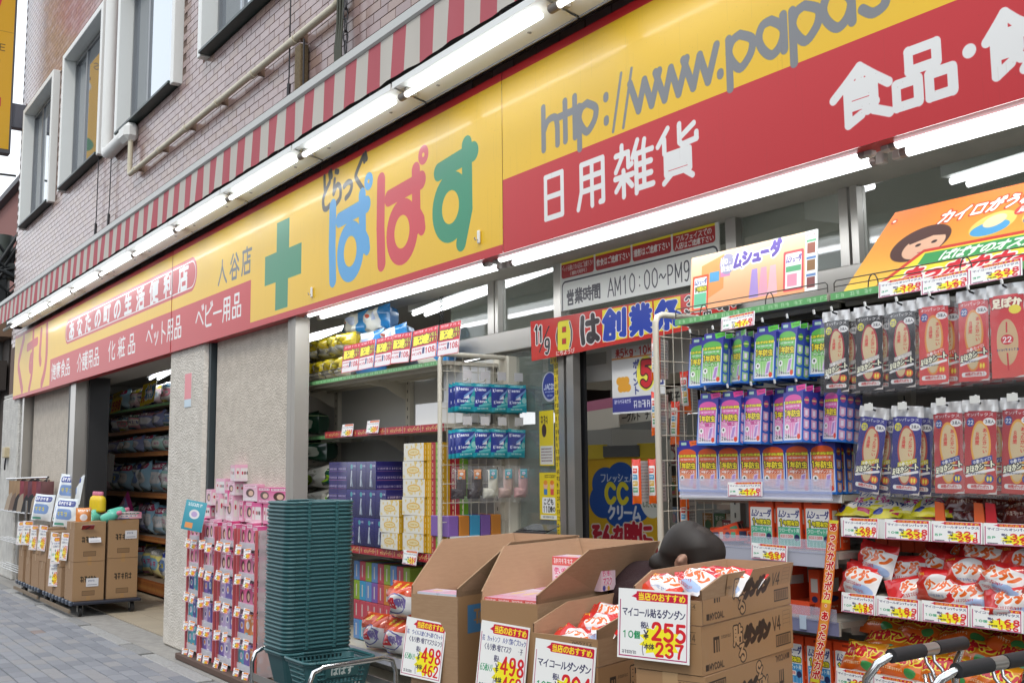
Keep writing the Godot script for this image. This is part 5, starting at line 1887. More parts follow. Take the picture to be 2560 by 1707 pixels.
func build_lights() -> void:
	# single battens that light the sign from above
	var jx := [-1.05, -2.3, -3.62, -5.0, -6.36, -7.7, -8.97, -10.25, -11.48, -12.72, -13.9, -15.08, -16.33]
	var lm := lamp_mat(2.2)
	var refl := M(0.78, 0.8, 0.78, 0.35)
	for k in jx.size() - 1:
		var xr: float = jx[k]
		var xl: float = jx[k + 1]
		var xm := (xl + xr) / 2
		var w := xr - xl - 0.02
		var t := thing("sign_batten_light", "white fluorescent batten over the sign, %s from the right end of the row" % nth(k), "light", "batten lights over the sign", Vector3(xm, 3.628, 0.195))
		var b := B.new()
		b.quad(refl, Vector3(w / 2, 0.003, -0.1), Vector3(-w / 2, 0.003, -0.1), Vector3(-w / 2, 0.05, 0.115), Vector3(w / 2, 0.05, 0.115))
		b.quad(refl, Vector3(-w / 2, 0.02, -0.1), Vector3(w / 2, 0.02, -0.1), Vector3(w / 2, 0.066, 0.115), Vector3(-w / 2, 0.066, 0.115))
		b.box(M(0.33, 0.33, 0.34, 0.5), Vector3(0, 0.008, -0.104), Vector3(w, 0.026, 0.006))
		b.box(refl, Vector3(0, 0.05, 0.118), Vector3(w, 0.036, 0.006))
		for e in [-0.32, 0.3]:
			b.cbox(m_grey, Vector3(e * w, 0.008, -0.03), Vector3(0.012, 0.008, 0.02), 0.002)
		part(t, "reflector", b)
		b = B.new()
		b.tube(lm, [Vector3(-w / 2 + 0.06, -0.005, 0.06), Vector3(w / 2 - 0.06, -0.005, 0.06)], 0.016, 12)
		part(t, "fluorescent_tube", b)
		b = B.new()
		b.tube(M(0.3, 0.26, 0.22, 0.5), [Vector3(-w / 2 - 0.005, -0.005, 0.06), Vector3(-w / 2 + 0.06, -0.005, 0.06)], 0.022, 12)
		b.cbox(M(0.4, 0.38, 0.34, 0.5), Vector3(-w / 2 + 0.05, 0.016, 0.03), Vector3(0.03, 0.04, 0.07), 0.004)
		part(t, "lamp_holder", b)
		area("batten_light", Vector3(xm, 3.595, 0.255), w - 0.1, 0.03, 0.16, Vector3(-90, 0, 0))
	# twin battens under the sign
	for k in 4:
		var xl := -7.0 + k * 2.40
		var xm := xl + 1.2
		var t := thing("soffit_twin_light", "bright twin fluorescent batten under the sign, %s from the left jamb" % nth(k), "light", "twin tube lights under the sign", Vector3(xm, 2.7, -0.14))
		var b := B.new()
		b.cbox(m_white, Vector3(0, 0.01, 0.0), Vector3(2.34, 0.055, 0.17), 0.008)
		part(t, "housing", b)
		for z in [-0.05, 0.065]:
			b = B.new()
			b.tube(lm, [Vector3(-1.15 + z * 0.3, -0.04, z), Vector3(1.12 + z * 0.3, -0.04, z)], 0.018, 12)
			part(t, "fluorescent_tube", b)
			b = B.new()
			for s in [-1.0, 1.0]:
				b.cbox(M(0.5, 0.5, 0.47, 0.5), Vector3(s * 1.165 + z * 0.3, -0.03, z), Vector3(0.035, 0.06, 0.034), 0.005)
				b.tube(M(0.3, 0.26, 0.24, 0.4, 0.6), [Vector3(s * 1.125 + z * 0.3, -0.04, z), Vector3(s * 1.15 + z * 0.3, -0.04, z)], 0.0195, 10)
			part(t, "lamp_holder", b)
		area("soffit_light", Vector3(xm, 2.638, -0.14), 2.25, 0.13, 0.62, Vector3(-90, 0, 0))
	# the shop's ceiling battens, in rows a little askew to the front
	var n := 0
	for row in 2:
		for k in 6:
			var p := Vector3(-1.6 - k * 2.5 - row * 0.6, 2.9, -1.28 - row * 2.4)
			if p.x < -16.5:
				continue
			var t := thing("ceiling_twin_light", "ceiling light inside the shop, %s row, %s from the right" % [["front", "rear"][row], nth(k)], "light", "ceiling lights inside the shop", p, -9.0)
			var b := B.new()
			b.box(m_white, Vector3(0, 0.02, 0), Vector3(2.3, 0.06, 0.2))
			part(t, "housing", b)
			b = B.new()
			for z in [-0.055, 0.055]:
				b.tube(lm, [Vector3(-1.13, -0.03, z), Vector3(1.13, -0.03, z)], 0.017, 8)
			part(t, "fluorescent_tube", b)
			area("ceiling_light", p + Vector3(0, -0.055, 0), 2.2, 0.14, 0.4, Vector3(-90, -9, 0))


func build_awning() -> void:
	var aw := thing("awning", "folded awning with a red and white striped valance above the sign", "awning")
	var red := M(0.42, 0.085, 0.105, 0.75)
	var cream := M(0.5, 0.47, 0.42, 0.75)
	var xl := -17.35
	var xr := -1.6
	var w := 0.15
	var n := int((xr - xl) / w)
	for k in n:
		var x := xl + k * w
		var b := B.new()
		var pts := PackedVector3Array()
		for r in 5:
			for c in 4:
				var xx := x + c * w / 3.0
				var f := 1.0 - r / 4.0
				pts.append(Vector3(xx, lerpf(3.742, 4.025, r / 4.0) + 0.0015 * sin(xx * 7.0) * f, 0.275 + f * 0.005 * sin(xx * 11.0) + f * 0.004 * sin(xx * 27.0 + 1.0) + f * 0.012))
		b.grid(red if k % 2 == 0 else cream, pts, 4)
		part(aw, "valance_stripe", b)
	var b := B.new()
	b.cbox(M(0.52, 0.53, 0.51, 0.45), Vector3((xl + xr) / 2, 4.052, 0.262), Vector3(xr - xl, 0.075, 0.06), 0.012)
	b.tube(M(0.7, 0.71, 0.69, 0.4), [Vector3(xl, 4.095, 0.235), Vector3(xr, 4.095, 0.235)], 0.013, 8)
	part(aw, "front_bar", b)
	b = B.new()
	b.box(M(0.05, 0.043, 0.036, 0.8), Vector3((xl + xr) / 2, 3.86, 0.05), Vector3(xr - xl, 0.26, 0.2))
	b.tube(M(0.45, 0.46, 0.42, 0.5), [Vector3(xl, 3.70, 0.17), Vector3(xr, 3.70, 0.17)], 0.026, 8)
	b.box(M(0.13, 0.06, 0.04, 0.8), Vector3((xl + xr) / 2, 4.1, 0.03), Vector3(xr - xl, 0.05, 0.24))
	part(aw, "roller_case", b)
	var x := -16.2
	while x < -2:
		b = B.new()
		b.cbox(M(0.24, 0.25, 0.24, 0.4, 0.4), Vector3(x, 3.715, 0.225), Vector3(0.1, 0.05, 0.08), 0.006)
		b.cbox(M(0.3, 0.3, 0.29, 0.4, 0.4), Vector3(x + 0.2, 3.72, 0.2), Vector3(0.26, 0.03, 0.025), 0.004)
		b.tube(M(0.1, 0.1, 0.1, 0.4, 0.5), [Vector3(x, 3.69, 0.2), Vector3(x, 3.74, 0.2)], 0.02, 8)
		b.cbox(M(0.2, 0.2, 0.2, 0.5, 0.3), Vector3(x - 0.06, 3.75, 0.2), Vector3(0.03, 0.1, 0.1), 0.004)
		part(aw, "folding_arm", b)
		x += 1.36


func build_facade_fittings() -> void:
	# pipes on the tiled wall
	var pv := M(0.58, 0.53, 0.4, 0.45)
	var t := thing("conduit_pipe", "long cream conduit running along the tiled wall under the windows", "pipe")
	var b := B.new()
	b.tube(pv, [Vector3(-11.52, 5.2, -0.03), Vector3(-11.52, 4.79, -0.03), Vector3(-11.5, 4.772, -0.03), Vector3(-6.45, 4.78, -0.03), Vector3(-6.4, 4.8, -0.03), Vector3(-6.395, 6.2, -0.03)], 0.028, 10)
	part(t, "tube", b)
	b = B.new()
	var x := -11.3
	while x < -6.5:
		b.tube(pv, [Vector3(x - 0.035, 4.773, -0.03), Vector3(x + 0.035, 4.773, -0.03)], 0.034, 10)
		b.box(M(0.2, 0.13, 0.09, 0.6), Vector3(x + 0.09, 4.773, -0.07), Vector3(0.02, 0.07, 0.06))
		x += 0.83
	part(t, "couplings", b).set_meta("kind", "stuff")
	t = thing("drain_pipe", "white duct coming down beside the third window and turning right to a cap", "pipe")
	b = B.new()
	b.tube(m_white, [Vector3(-12.46, 9.3, -0.02), Vector3(-12.46, 5.3, -0.02), Vector3(-12.44, 5.25, -0.02), Vector3(-12.38, 5.235, -0.02), Vector3(-11.68, 5.25, -0.02)], 0.075, 12)
	part(t, "tube", b)
	b = B.new()
	b.cbox(m_white, Vector3(-11.6, 5.25, -0.03), Vector3(0.3, 0.2, 0.17), 0.05)
	part(t, "cap", b)
	# cables, turnbuckles and irons that hold the awning
	var dk := M(0.02, 0.018, 0.022, 0.5)
	for q in [[-7.285, 6.6, 4.16, 0], [-13.0, 7.2, 4.2, 1], [-12.42, 6.0, 4.2, 2]]:
		t = thing("stay_wire", ["thin dark stay wire with turnbuckle to the left of the wooden block", "thin dark wire hanging below the second window from the left", "thin dark wire with turnbuckle below the white duct"][q[3]], "wire", "", Vector3(q[0], q[2], -0.06))
		b = B.new()
		b.tube(dk, [Vector3(0.004, q[1] - q[2], 0), Vector3(-0.004, 0.4, 0.004), Vector3(0, 0.0, 0.03)], 0.006, 6)
		part(t, "wire", b)
		b = B.new()
		b.tube(dk, [Vector3(0, 0.14, 0.012), Vector3(0, 0.32, 0.006)], 0.016, 8)
		b.lathe(dk, [Vector2(0, 0.0), Vector2(0.02, 0.02), Vector2(0.02, 0.05), Vector2(0, 0.07)], 8)
		b.tube(dk, arc(Vector3(-0.05, -0.01, 0.06), Vector3(0.035, 0, 0), Vector3(0, 0.035, 0), 0, 360, 10), 0.007, 5, false)
		part(t, "turnbuckle", b)
	t = thing("cable_bundle", "bundle of grey cables and chain above the awning at the right", "cable", "", Vector3(-6.36, 4.14, -0.04))
	b = B.new()
	for k in 8:
		var dx := -0.05 + k * 0.013
		b.tube(M(0.07, 0.075, 0.055, 0.7), [Vector3(dx + 0.02, 2.4, 0.0), Vector3(dx, 0.6, 0.01 * (k % 3)), Vector3(dx - 0.01, 0.3, 0.02), Vector3(dx + 0.01 * sin(k), 0.0, 0.02)], 0.009, 6)
	part(t, "cables", b)
	b = B.new()
	b.tube(dk, [Vector3(0.12, 2.4, 0.01), Vector3(0.12, 0.9, 0.02)], 0.006, 6)
	for k in 8:
		b.tube(dk, arc(Vector3(0.12, 0.82 - k * 0.08, 0.03), Vector3(0.016, 0, 0) if k % 2 else Vector3(0, 0, 0.016), Vector3(0, 0.05, 0), 0, 360, 8), 0.006, 5, false)
	b.tube(dk, [Vector3(0.12, 0.2, 0.03), Vector3(0.1, 0.0, 0.06)], 0.012, 6)
	part(t, "chain", b)
	b = B.new()
	b.cbox(noisy("old_timber", Color(0.1, 0.07, 0.035), Color(0.24, 0.18, 0.1), 0.9, 0.03, 2.0, 0.4, 0.2, 3, Vector3(4, 1, 4)), Vector3(0, 0.17, 0), Vector3(0.1, 0.34, 0.07), 0.006)
	b.tube(dk, [Vector3(0.085, 0, 0.02), Vector3(0.085, 0.36, 0.02)], 0.008, 6)
	solo("timber_block", b, "weathered wooden block with a bolt standing on the awning iron", "wooden block", "", Vector3(-7.05, 4.36, -0.05))
	b = B.new()
	b.box(noisy("rusty_iron", Color(0.09, 0.035, 0.02), Color(0.22, 0.1, 0.06), 0.85, 0.04, 2.0, 0.4, 0.3), Vector3(0, 0, 0), Vector3(2.1, 0.06, 0.08))
	b.box(noisy("rusty_iron", Color.BLACK, Color.WHITE, 0.8, 0.1, 1), Vector3(0, -0.055, 0.03), Vector3(2.1, 0.05, 0.02))
	solo("rusty_angle_iron", b, "rusty brown angle iron behind the awning bar near the cables", "iron bar", "", Vector3(-6.7, 4.27, -0.05))
	# outlet box and notice on the columns
	b = B.new()
	b.cbox(M(0.52, 0.44, 0.28, 0.5), Vector3.ZERO, Vector3(0.2, 0.16, 0.08), 0.01)
	b.tube(dk, [Vector3(0, -0.08, 0), Vector3(0.0, -0.2, 0.01), Vector3(-0.05, -0.26, 0)], 0.012, 6)
	solo("outlet_box", b, "small beige box on the white corner column", "outlet box", "", Vector3(-17.75, 1.87, 0.0))
	b = B.new()
	var v := art("pillar notice", 40, 110, C("#d8767e"))
	v.rect(0, 84, 40, 26, C("#b4c8d4"))
	v.scrawl(6, 8, 12, 70, C("#a8343c"), 3)
	v.scrawl(22, 20, 14, 56, C("#c04c58"), 5)
	b.box([a2("pillar notice"), m_white, m_white, m_white, m_white, m_white], Vector3.ZERO, Vector3(0.18, 0.3, 0.004))
	solo("pillar_notice", b, "faded pink and blue notice stuck on the rendered pillar", "notice", "", Vector3(-9.36, 2.28, -0.026))
	# projecting sign at the corner
	t = thing("projecting_sign", "tall yellow projecting sign hung from the building corner by a grey bracket", "sign", "", Vector3(-18.0, 6.6, 0.15))
	b = B.new()
	var dark := M(0.1, 0.1, 0.11, 0.45, 0.4)
	b.box(dark, Vector3(0, 1.75, 0.4), Vector3(0.2, 3.5, 0.86))
	part(t, "cabinet", b)
	b = B.new()
	b.quad(panel_mat_once(), Vector3(0.104, 0.06, 0.8), Vector3(0.104, 0.06, 0.0), Vector3(0.104, 3.44, 0.0), Vector3(0.104, 3.44, 0.8))
	part(t, "face", b)
	b = B.new()
	b.cbox(M(0.13, 0.135, 0.16, 0.4, 0.3), Vector3(-0.02, 0.65, -0.14), Vector3(0.16, 0.4, 0.25), 0.01)
	b.box(M(0.2, 0.09, 0.07, 0.7), Vector3(-0.02, 0.65, -0.26), Vector3(0.2, 0.46, 0.03))
	part(t, "bracket", b)


func panel_mat_once() -> StandardMaterial3D:
	return tall_sign()


func build_street() -> void:
	# brick house and overhead lines beyond the corner
	var t := thing("far_brick_house", "distant red brick house beyond the corner, under a pale sky", "building", "", Vector3(-30, 0, -6.5))
	var b := B.new()
	b.box(M(0.24, 0.1, 0.085, 0.85), Vector3(0, 4.35, 0), Vector3(6, 8.7, 9.25))
	part(t, "wall", b)
	b = B.new()
	b.box(M(0.12, 0.12, 0.13, 0.7), Vector3(0, 8.78, 0), Vector3(6.4, 0.14, 9.6))
	part(t, "roof", b)
	var br := [M(0.28, 0.115, 0.1, 0.85), M(0.24, 0.1, 0.09, 0.85), M(0.32, 0.14, 0.115, 0.85)]
	b = B.new()
	for r in 26:
		for c in 16:
			var z := 4.55 - c * 0.24 - (0.12 if r % 2 else 0.0)
			b.box(br[(r * 7 + c * 3) % 3], Vector3(3.01, 8.62 - r * 0.085, z), Vector3(0.03, 0.07, 0.225))
	part(t, "bricks", b).set_meta("kind", "stuff")
	t = thing("utility_pole", "concrete utility pole crowded with black cables and boxes behind the building corner", "utility pole", "", Vector3(-20.4, 0, -0.25))
	b = B.new()
	b.tube(M(0.2, 0.2, 0.19, 0.8), [Vector3(0, -0.16, 0), Vector3(0, 5.6, 0)], 0.16, 12, true, 0.13)
	part(t, "pole", b)
	b = B.new()
	var dk := M(0.02, 0.025, 0.028, 0.5)
	b.tube(M(0.09, 0.11, 0.1, 0.5), [Vector3(0.1, 5.2, 0.05), Vector3(0.1, 5.75, 0.05)], 0.2, 12)
	b.cbox(dk, Vector3(0.2, 4.7, 0.1), Vector3(0.25, 0.5, 0.3), 0.03)
	b.cbox(M(0.06, 0.07, 0.07, 0.5), Vector3(0.2, 5.1, -0.05), Vector3(0.2, 0.3, 0.25), 0.03)
	part(t, "transformer", b)
	b = B.new()
	for k in 26:
		var y := 4.4 + rng.randf() * 1.3
		var p := []
		for j in 6:
			p.append(Vector3(0.22 + rng.randf() * 0.12, y + sin(j * 1.1 + k) * 0.22 - j * 0.06 * (k % 3), -0.35 + j * 0.16 + rng.randf() * 0.06))
		b.tube(dk, p, 0.012 + 0.014 * (k % 3), 6)
	part(t, "cables", b)
	t = thing("overhead_wire", "thin black wire crossing the sky beside the building corner", "wire", "", Vector3(-19.5, 6.75, 0))
	b = B.new()
	b.tube(dk, [Vector3(0.3, -0.16, -0.2), Vector3(0, -0.1, 0.6), Vector3(-1, 0.4, 4)], 0.02, 6)
	part(t, "wire", b)
	# the dark neighbour on the left
	t = thing("neighbour_shop", "dark brown neighbouring shop front beyond the white corner column", "building", "", Vector3(-22.4, 0, -2.6))
	b = B.new()
	b.box(M(0.07, 0.055, 0.045, 0.8), Vector3(0, 2.1, 0), Vector3(5.5, 4.2, 4.6))
	part(t, "wall", b)
	b = B.new()
	b.box(M(0.22, 0.14, 0.09, 0.8), Vector3(0.2, 4.1, 2.0), Vector3(5.6, 0.5, 1.1))
	b.box(M(0.05, 0.04, 0.035, 0.8), Vector3(0.2, 3.2, 2.45), Vector3(5.4, 0.5, 0.2))
	part(t, "canopy", b)
	# house row across the street, seen only mirrored in the tiles and panes
	for k in 4:
		t = thing("opposite_house", ["brown rendered house across the street, nearest the corner", "grey house across the street", "pale house across the street", "cream house across the street at the right"][k], "building", "", Vector3(-22.0 + k * 7.2, -0.16, 16.0))
		b = B.new()
		b.box([M(0.28, 0.15, 0.09, 0.8), M(0.3, 0.3, 0.3, 0.8), M(0.5, 0.49, 0.46, 0.8), M(0.46, 0.42, 0.34, 0.8)][k], Vector3(0, [3.4, 2.6, 3.0, 2.8][k], 0), Vector3(6.6, [6.8, 5.2, 6.0, 5.6][k], 7.0))
		part(t, "wall", b)
		b = B.new()
		b.box(M(0.15, 0.15, 0.16, 0.8), Vector3(0, [6.9, 5.3, 6.1, 5.7][k], 0), Vector3(6.9, 0.2, 7.3))
		part(t, "roof", b)
		for j in 3:
			b = B.new()
			b.box(M(0.1, 0.11, 0.12, 0.2), Vector3(-2 + j * 2.0, 3.9, -3.51), Vector3(1.2, 1.1, 0.06))
			part(t, "window", b)


# ---- fittings used in several places -------------------------------------------------

# shop shelving: back panel, uprights, shelves with brackets and front rails
func gondola(t: Node3D, x0: float, x1: float, zb: float, zf: float, top: float, posts: Array, shelves: Array, panel: Material, metal: Material) -> void:
	var b := B.new()
	b.box(panel, Vector3((x0 + x1) / 2, top / 2, zb + 0.012), Vector3(x1 - x0, top, 0.02))
	part(t, "back_panel", b)
	for x in posts:
		b = B.new()
		b.box(metal, Vector3(x, top / 2, zb + 0.04), Vector3(0.06, top, 0.034))
		for k in 30:
			b.box(m_dark, Vector3(x, top - 0.08 - k * 0.06, zb + 0.058), Vector3(0.006, 0.022, 0.002))
		part(t, "post", b)
	# shelves: [y, x0, x1, front z, rail face or null, rail height, rail tilt]
	for s in shelves:
		b = B.new()
		b.box(metal, Vector3((s[1] + s[2]) / 2, s[0] - 0.012, (zb + 0.06 + s[3]) / 2), Vector3(s[2] - s[1], 0.022, s[3] - zb - 0.06))
		var n := int((s[2] - s[1]) / 0.25)
		for k in 3:
			b.box(metal, Vector3((s[1] + s[2]) / 2, s[0] - 0.034, zb + 0.12 + k * (s[3] - zb - 0.16) / 2.2), Vector3(s[2] - s[1] - 0.02, 0.02, 0.012))
		var sh := part(t, "shelf", b)
		b = B.new()
		var rh: float = s[5]
		var x: float = s[1]
		var m = s[4] if s[4] != null else metal
		while x < s[2] - 0.01:
			var xe := minf(x + 0.9, s[2])
			var f = m
			if m is Array:
				f = [m[0], Rect2(m[1].position, m[1].size * Vector2((xe - x) / 0.9, 1))]
			b.box([f, metal, metal, metal, metal, metal], Vector3((x + xe) / 2, s[0] - rh / 2, s[3] + 0.008), Vector3(xe - x - 0.006, rh, 0.012))
			x = xe
		part(sh, "rail", b)
		b = B.new()
		for px in posts:
			if px > s[1] - 0.05 and px < s[2] + 0.05:
				var o := PackedVector2Array([Vector2(0, 0), Vector2(s[3] - zb - 0.14, 0), Vector2(s[3] - zb - 0.14, -0.03), Vector2(0.16, -0.05), Vector2(0.05, -0.11), Vector2(0, -0.13)])
				b.at(Vector3(px - 0.03, s[0] - 0.024, zb + 0.06), Basis(Vector3.UP, -PI / 2))
				b.prism(metal, o, -0.003, 0.003)
				b.at(Vector3.ZERO)
		part(sh, "bracket", b)


func grid_panel(t: Node3D, x: float, z0: float, z1: float, y0: float, y1: float, m: Material) -> void:
	var b := B.new()
	b.tube(m, [Vector3(x, y0, z0), Vector3(x, y1 - 0.04, z0), Vector3(x, y1 - 0.012, z0 - 0.012), Vector3(x, y1, z0 - 0.04), Vector3(x, y1, z1)], 0.014, 8)
	part(t, "grid_frame", b)
	b = B.new()
	var z := z0 - 0.05
	while z > z1:
		b.tube(m, [Vector3(x, y0, z), Vector3(x, y1, z)], 0.0024, 4, false)
		z -= 0.055
	var y := y1 - 0.1
	while y > y0:
		b.tube(m, [Vector3(x, y, z0), Vector3(x, y, z1)], 0.0024, 4, false)
		y -= 0.11
	part(t, "wire_grid", b)


# a ticket on a card, front to +z
func ticket_mesh(key: String, w: float, h: float) -> B:
	var b := B.new()
	b.box([a2(key), m_white, m_white, m_white, m_white, m_white], Vector3.ZERO, Vector3(w, h, 0.002))
	return b


# a box with a printed front (+z) and side (+x)
func pbox(fr: String, sd: String, w: float, h: float, d: float, plain: Material, top := "") -> B:
	var b := B.new()
	var s = a2(sd) if sd else plain
	b.box([a2(fr), plain, s, s, a2(top) if top else plain, plain], Vector3(0, h / 2, 0), Vector3(w, h, d))
	return b


# open or shut cardboard box; base centre at the origin
func carton(called: String, label: String, w: float, h: float, d: float, fr, sd, p: Vector3, yaw: float, group := "") -> Node3D:
	var t := thing(called, label, "carton", group, p, yaw)
	var b := B.new()
	b.box([fr if fr != null else m_card, m_card, sd if sd != null else m_card, m_card, m_card, m_card], Vector3(0, h / 2, 0), Vector3(w, h - 0.002, d))
	part(t, "body", b)
	b = B.new()
	b.box(M(0.42, 0.27, 0.14, 0.3), Vector3(0, h - 0.0005, 0), Vector3(0.05, 0.002, d + 0.002))
	b.box(M(0.42, 0.27, 0.14, 0.3), Vector3(0, h - 0.04, d / 2 + 0.0006), Vector3(0.05, 0.08, 0.001))
	part(t, "tape", b)
	return t


# ---- left bay: shelf of nappies, cartons on a dolly, slipper rack --------------------
func build_left_bay() -> void:
	var t := thing("nappy_shelf", "dark shelving with orange price rails just inside the left opening", "shelf")
	var wood := M(0.2, 0.15, 0.11, 0.6)
	gondola(t, -17.2, -9.0, -1.66, -1.15, 2.5, [-17.1, -15.4, -13.6], [
		[2.44, -17.2, -9.0, -1.15, a2("strip green"), 0.035], [2.13, -17.1, -9.0, -1.12, a2("strip orange"), 0.05], [1.82, -17.1, -9.0, -1.12, a2("strip orange"), 0.06],
		[1.29, -17.1, -9.0, -1.1, a2("strip orange"), 0.07], [0.74, -17.1, -9.0, -1.08, a2("strip orange"), 0.07], [0.2, -17.1, -9.0, -1.06, a2("strip orange"), 0.16]], M(0.16, 0.15, 0.14, 0.7), wood)
	var b := B.new()
	b.box(M(0.03, 0.03, 0.032, 0.5), Vector3(-17.25, 1.25, -1.4), Vector3(0.04, 2.5, 0.56))
	part(t, "side_panel", b)
	# goods on it: level, from, to, height, kinds
	var rows := [[2.44, -17.0, -13.5, 0.3, [1, 5, 1, 0, 4, 0, 6]], [2.13, -16.4, -13.4, 0.24, [5, 6, 4, 5, 5, 2]], [1.82, -16.5, -13.4, 0.24, [5, 1, 1, 5, 1, 7, 7]], [1.29, -16.8, -13.4, 0.42, [0, 2, 1, 2, 1, 1, 7]], [0.74, -15.6, -13.4, 0.42, [6, 4, 5, 1, 1, 7]], [0.2, -15.3, -13.4, 0.42, [1, 1, 3, 3, 2]]]
	var words := ["pink", "light blue", "pale blue and white", "yellow", "red", "navy", "white and red", "green"]
	var lev := ["top", "second", "third", "fourth", "fifth", "lowest"]
	for r in rows.size():
		var row: Array = rows[r]
		var kinds: Array = row[4]
		var w: float = (row[2] - row[1]) / kinds.size()
		for k in kinds.size():
			var x: float = row[1] + (k + 0.5) * w
			b = B.new()
			var h: float = row[3] * (0.9 + 0.15 * rng.randf())
			b.bag(a2("diaper %d" % kinds[k]), a2("diaper %d" % ((kinds[k] + 1) % 8)), Vector3(0, h / 2, 0), w * 1.02, h, 0.22, r * 31 + k, 0.3)
			solo("nappy_pack", b, "%s pack on the %s level of the left bay shelves, %s from the left" % [words[kinds[k]], lev[r], nth(k)], "pack", "packs on the left bay shelves", Vector3(x, row[0] + 0.004, -1.27 + rng.randf() * 0.04), Vector3(-3, rng.randf_range(-10, 14), rng.randf_range(-3, 3)))
	for q in [[-14.35, 2.6, "omutsu", 0.62, 0.3, "yellow nappy price card standing on the top left bay shelf"], [-15.9, 2.57, "pop yellow", 0.5, 0.3, "yellow card with red figures at the left of the top left bay shelf"]]:
		solo("shelf_card", ticket_mesh(q[2], q[3], q[4]), q[5], "price card", "", Vector3(q[0], q[1], -1.13), Vector3(-8, 0, 3))
	b = B.new()
	for k in 4:
		b.bag(M(0.5, 0.03, 0.035, 0.3), M(0.55, 0.06, 0.05, 0.3), Vector3(sin(k * 2.0) * 0.05, -0.16 - k * 0.24, 0), 0.26, 0.26, 0.14, k, 0.3)
	solo("red_bag_chain", b, "string of red bags hanging at the right of the left opening", "bags", "", Vector3(-10.35, 2.66, -0.42))
	# hanging white card and purple quilted pouch
	b = B.new()
	b.box(M(0.72, 0.72, 0.73, 0.6), Vector3.ZERO, Vector3(0.2, 0.4, 0.004))
	solo("hanging_card", b, "blank white card hanging askew in front of the fourth level of nappies", "card", "", Vector3(-15.7, 1.62, -1.02), Vector3(0, 10, -10))
	b = B.new()
	b.bag(M(0.42, 0.035, 0.2, 0.4), M(0.42, 0.035, 0.2, 0.4), Vector3.ZERO, 0.42, 0.42, 0.08, 4)
	b.bag(a2("diaper 5"), m_dark, Vector3(0, 0, 0.03), 0.3, 0.3, 0.06, 5)
	solo("magenta_pouch", b, "magenta diamond-turned pack on the fifth level at the left bay", "pack", "", Vector3(-14.75, 1.02, -1.0), Vector3(0, 8, 38))
	# white roll of fabric leaning at the left of the shelf
	b = B.new()
	b.tube(M(0.5, 0.47, 0.45, 0.8), [Vector3(0, 0.9, 0), Vector3(0.28, 2.0, -0.05)], 0.1, 10)
	solo("rolled_poster", b, "pale rolled sheet leaning beside the dark end of the left bay shelves", "roll", "", Vector3(-16.6, 0.0, -0.85))
	# dolly with cartons
	for d in 2:
		t = thing("flat_dolly", ["long black flat dolly under the nearest brown cartons", "black flat dolly under the far cartons by the slipper rack"][d], "dolly", "flat dollies with cartons", Vector3(-13.0 - d * 1.62, 0, -0.15))
		b = B.new()
		b.cbox(M(0.02, 0.024, 0.04, 0.45), Vector3(0, 0.145, 0), Vector3(1.5, 0.035, 0.72), 0.01)
		for k in 9:
			b.cbox(M(0.055, 0.07, 0.1, 0.4), Vector3(-0.66 + k * 0.165, 0.145, 0.367), Vector3(0.09, 0.05, 0.03), 0.008)
		part(t, "deck", b)
		for x in [-0.62, 0.66]:
			for z in [-0.28, 0.27]:
				b = B.new()
				b.at(Vector3(x, 0.06, z), Basis(Vector3.RIGHT, PI / 2))
				b.tube(M(0.015, 0.015, 0.016, 0.5), [Vector3(0, -0.018, 0), Vector3(0, 0.018, 0)], 0.06, 14)
				b.at(Vector3.ZERO)
				b.box(M(0.3, 0.29, 0.26, 0.4, 0.5), Vector3(x, 0.1, z + 0.026), Vector3(0.04, 0.09, 0.006))
				b.box(M(0.3, 0.29, 0.26, 0.4, 0.5), Vector3(x, 0.1, z - 0.026), Vector3(0.04, 0.09, 0.006))
				part(t, "wheel", b)
		b = B.new()
		b.box(M(0.2, 0.15, 0.1, 0.7), Vector3(0, 0.07, 0.39), Vector3(1.44, 0.035, 0.02))
		part(t, "board", b)
	var notes := [a2("carton kabi"), a2("carton wash")]
	# nearest four: two stacks, each two high; large printed face turned to the right
	var cs := [[0.165, 0.0, 0.42, "lower carton of the near stack, white note on its right face"], [0.587, 0.0, 0.43, "upper open carton of the near stack, red diamond label on its side"], [0.165, -0.36, 0.44, "lower carton of the rear stack on the near dolly"], [0.607, -0.36, 0.42, "upper carton of the rear stack on the near dolly, white note on it"]]
	for k in 4:
		var c: Array = cs[k]
		carton("brown_carton", c[3], 0.36, c[2], 0.33, null, notes[0 if k < 2 else 1], Vector3(-12.52, c[0], 0.04 + c[1]), 0, "cartons on the dollies")
	for q in [[0.36, 0.0, "white note on the lower near carton", 0], [0.83, -0.01, "crumpled white note on the upper near carton", -28], [0.86, -0.4, "white note on the upper rear carton", 3]]:
		b = B.new()
		b.box([a2("paper note"), m_white, m_white, m_white, m_white, m_white], Vector3.ZERO, Vector3(0.13, 0.09, 0.002))
		solo("paper_note", b, q[2], "note", "", Vector3(-12.335, q[0], q[1]), Vector3(q[3], 90, 0))
	b = B.new()
	b.box([a2("hazard"), m_white, m_white, m_white, m_white, m_white], Vector3.ZERO, Vector3(0.13, 0.13, 0.002))
	solo("hazard_label", b, "red diamond label on the upper near carton", "label", "", Vector3(-12.336, 0.94, 0.07), Vector3(45, 90, 0))
	# farther cartons on the dollies
	var n := 0
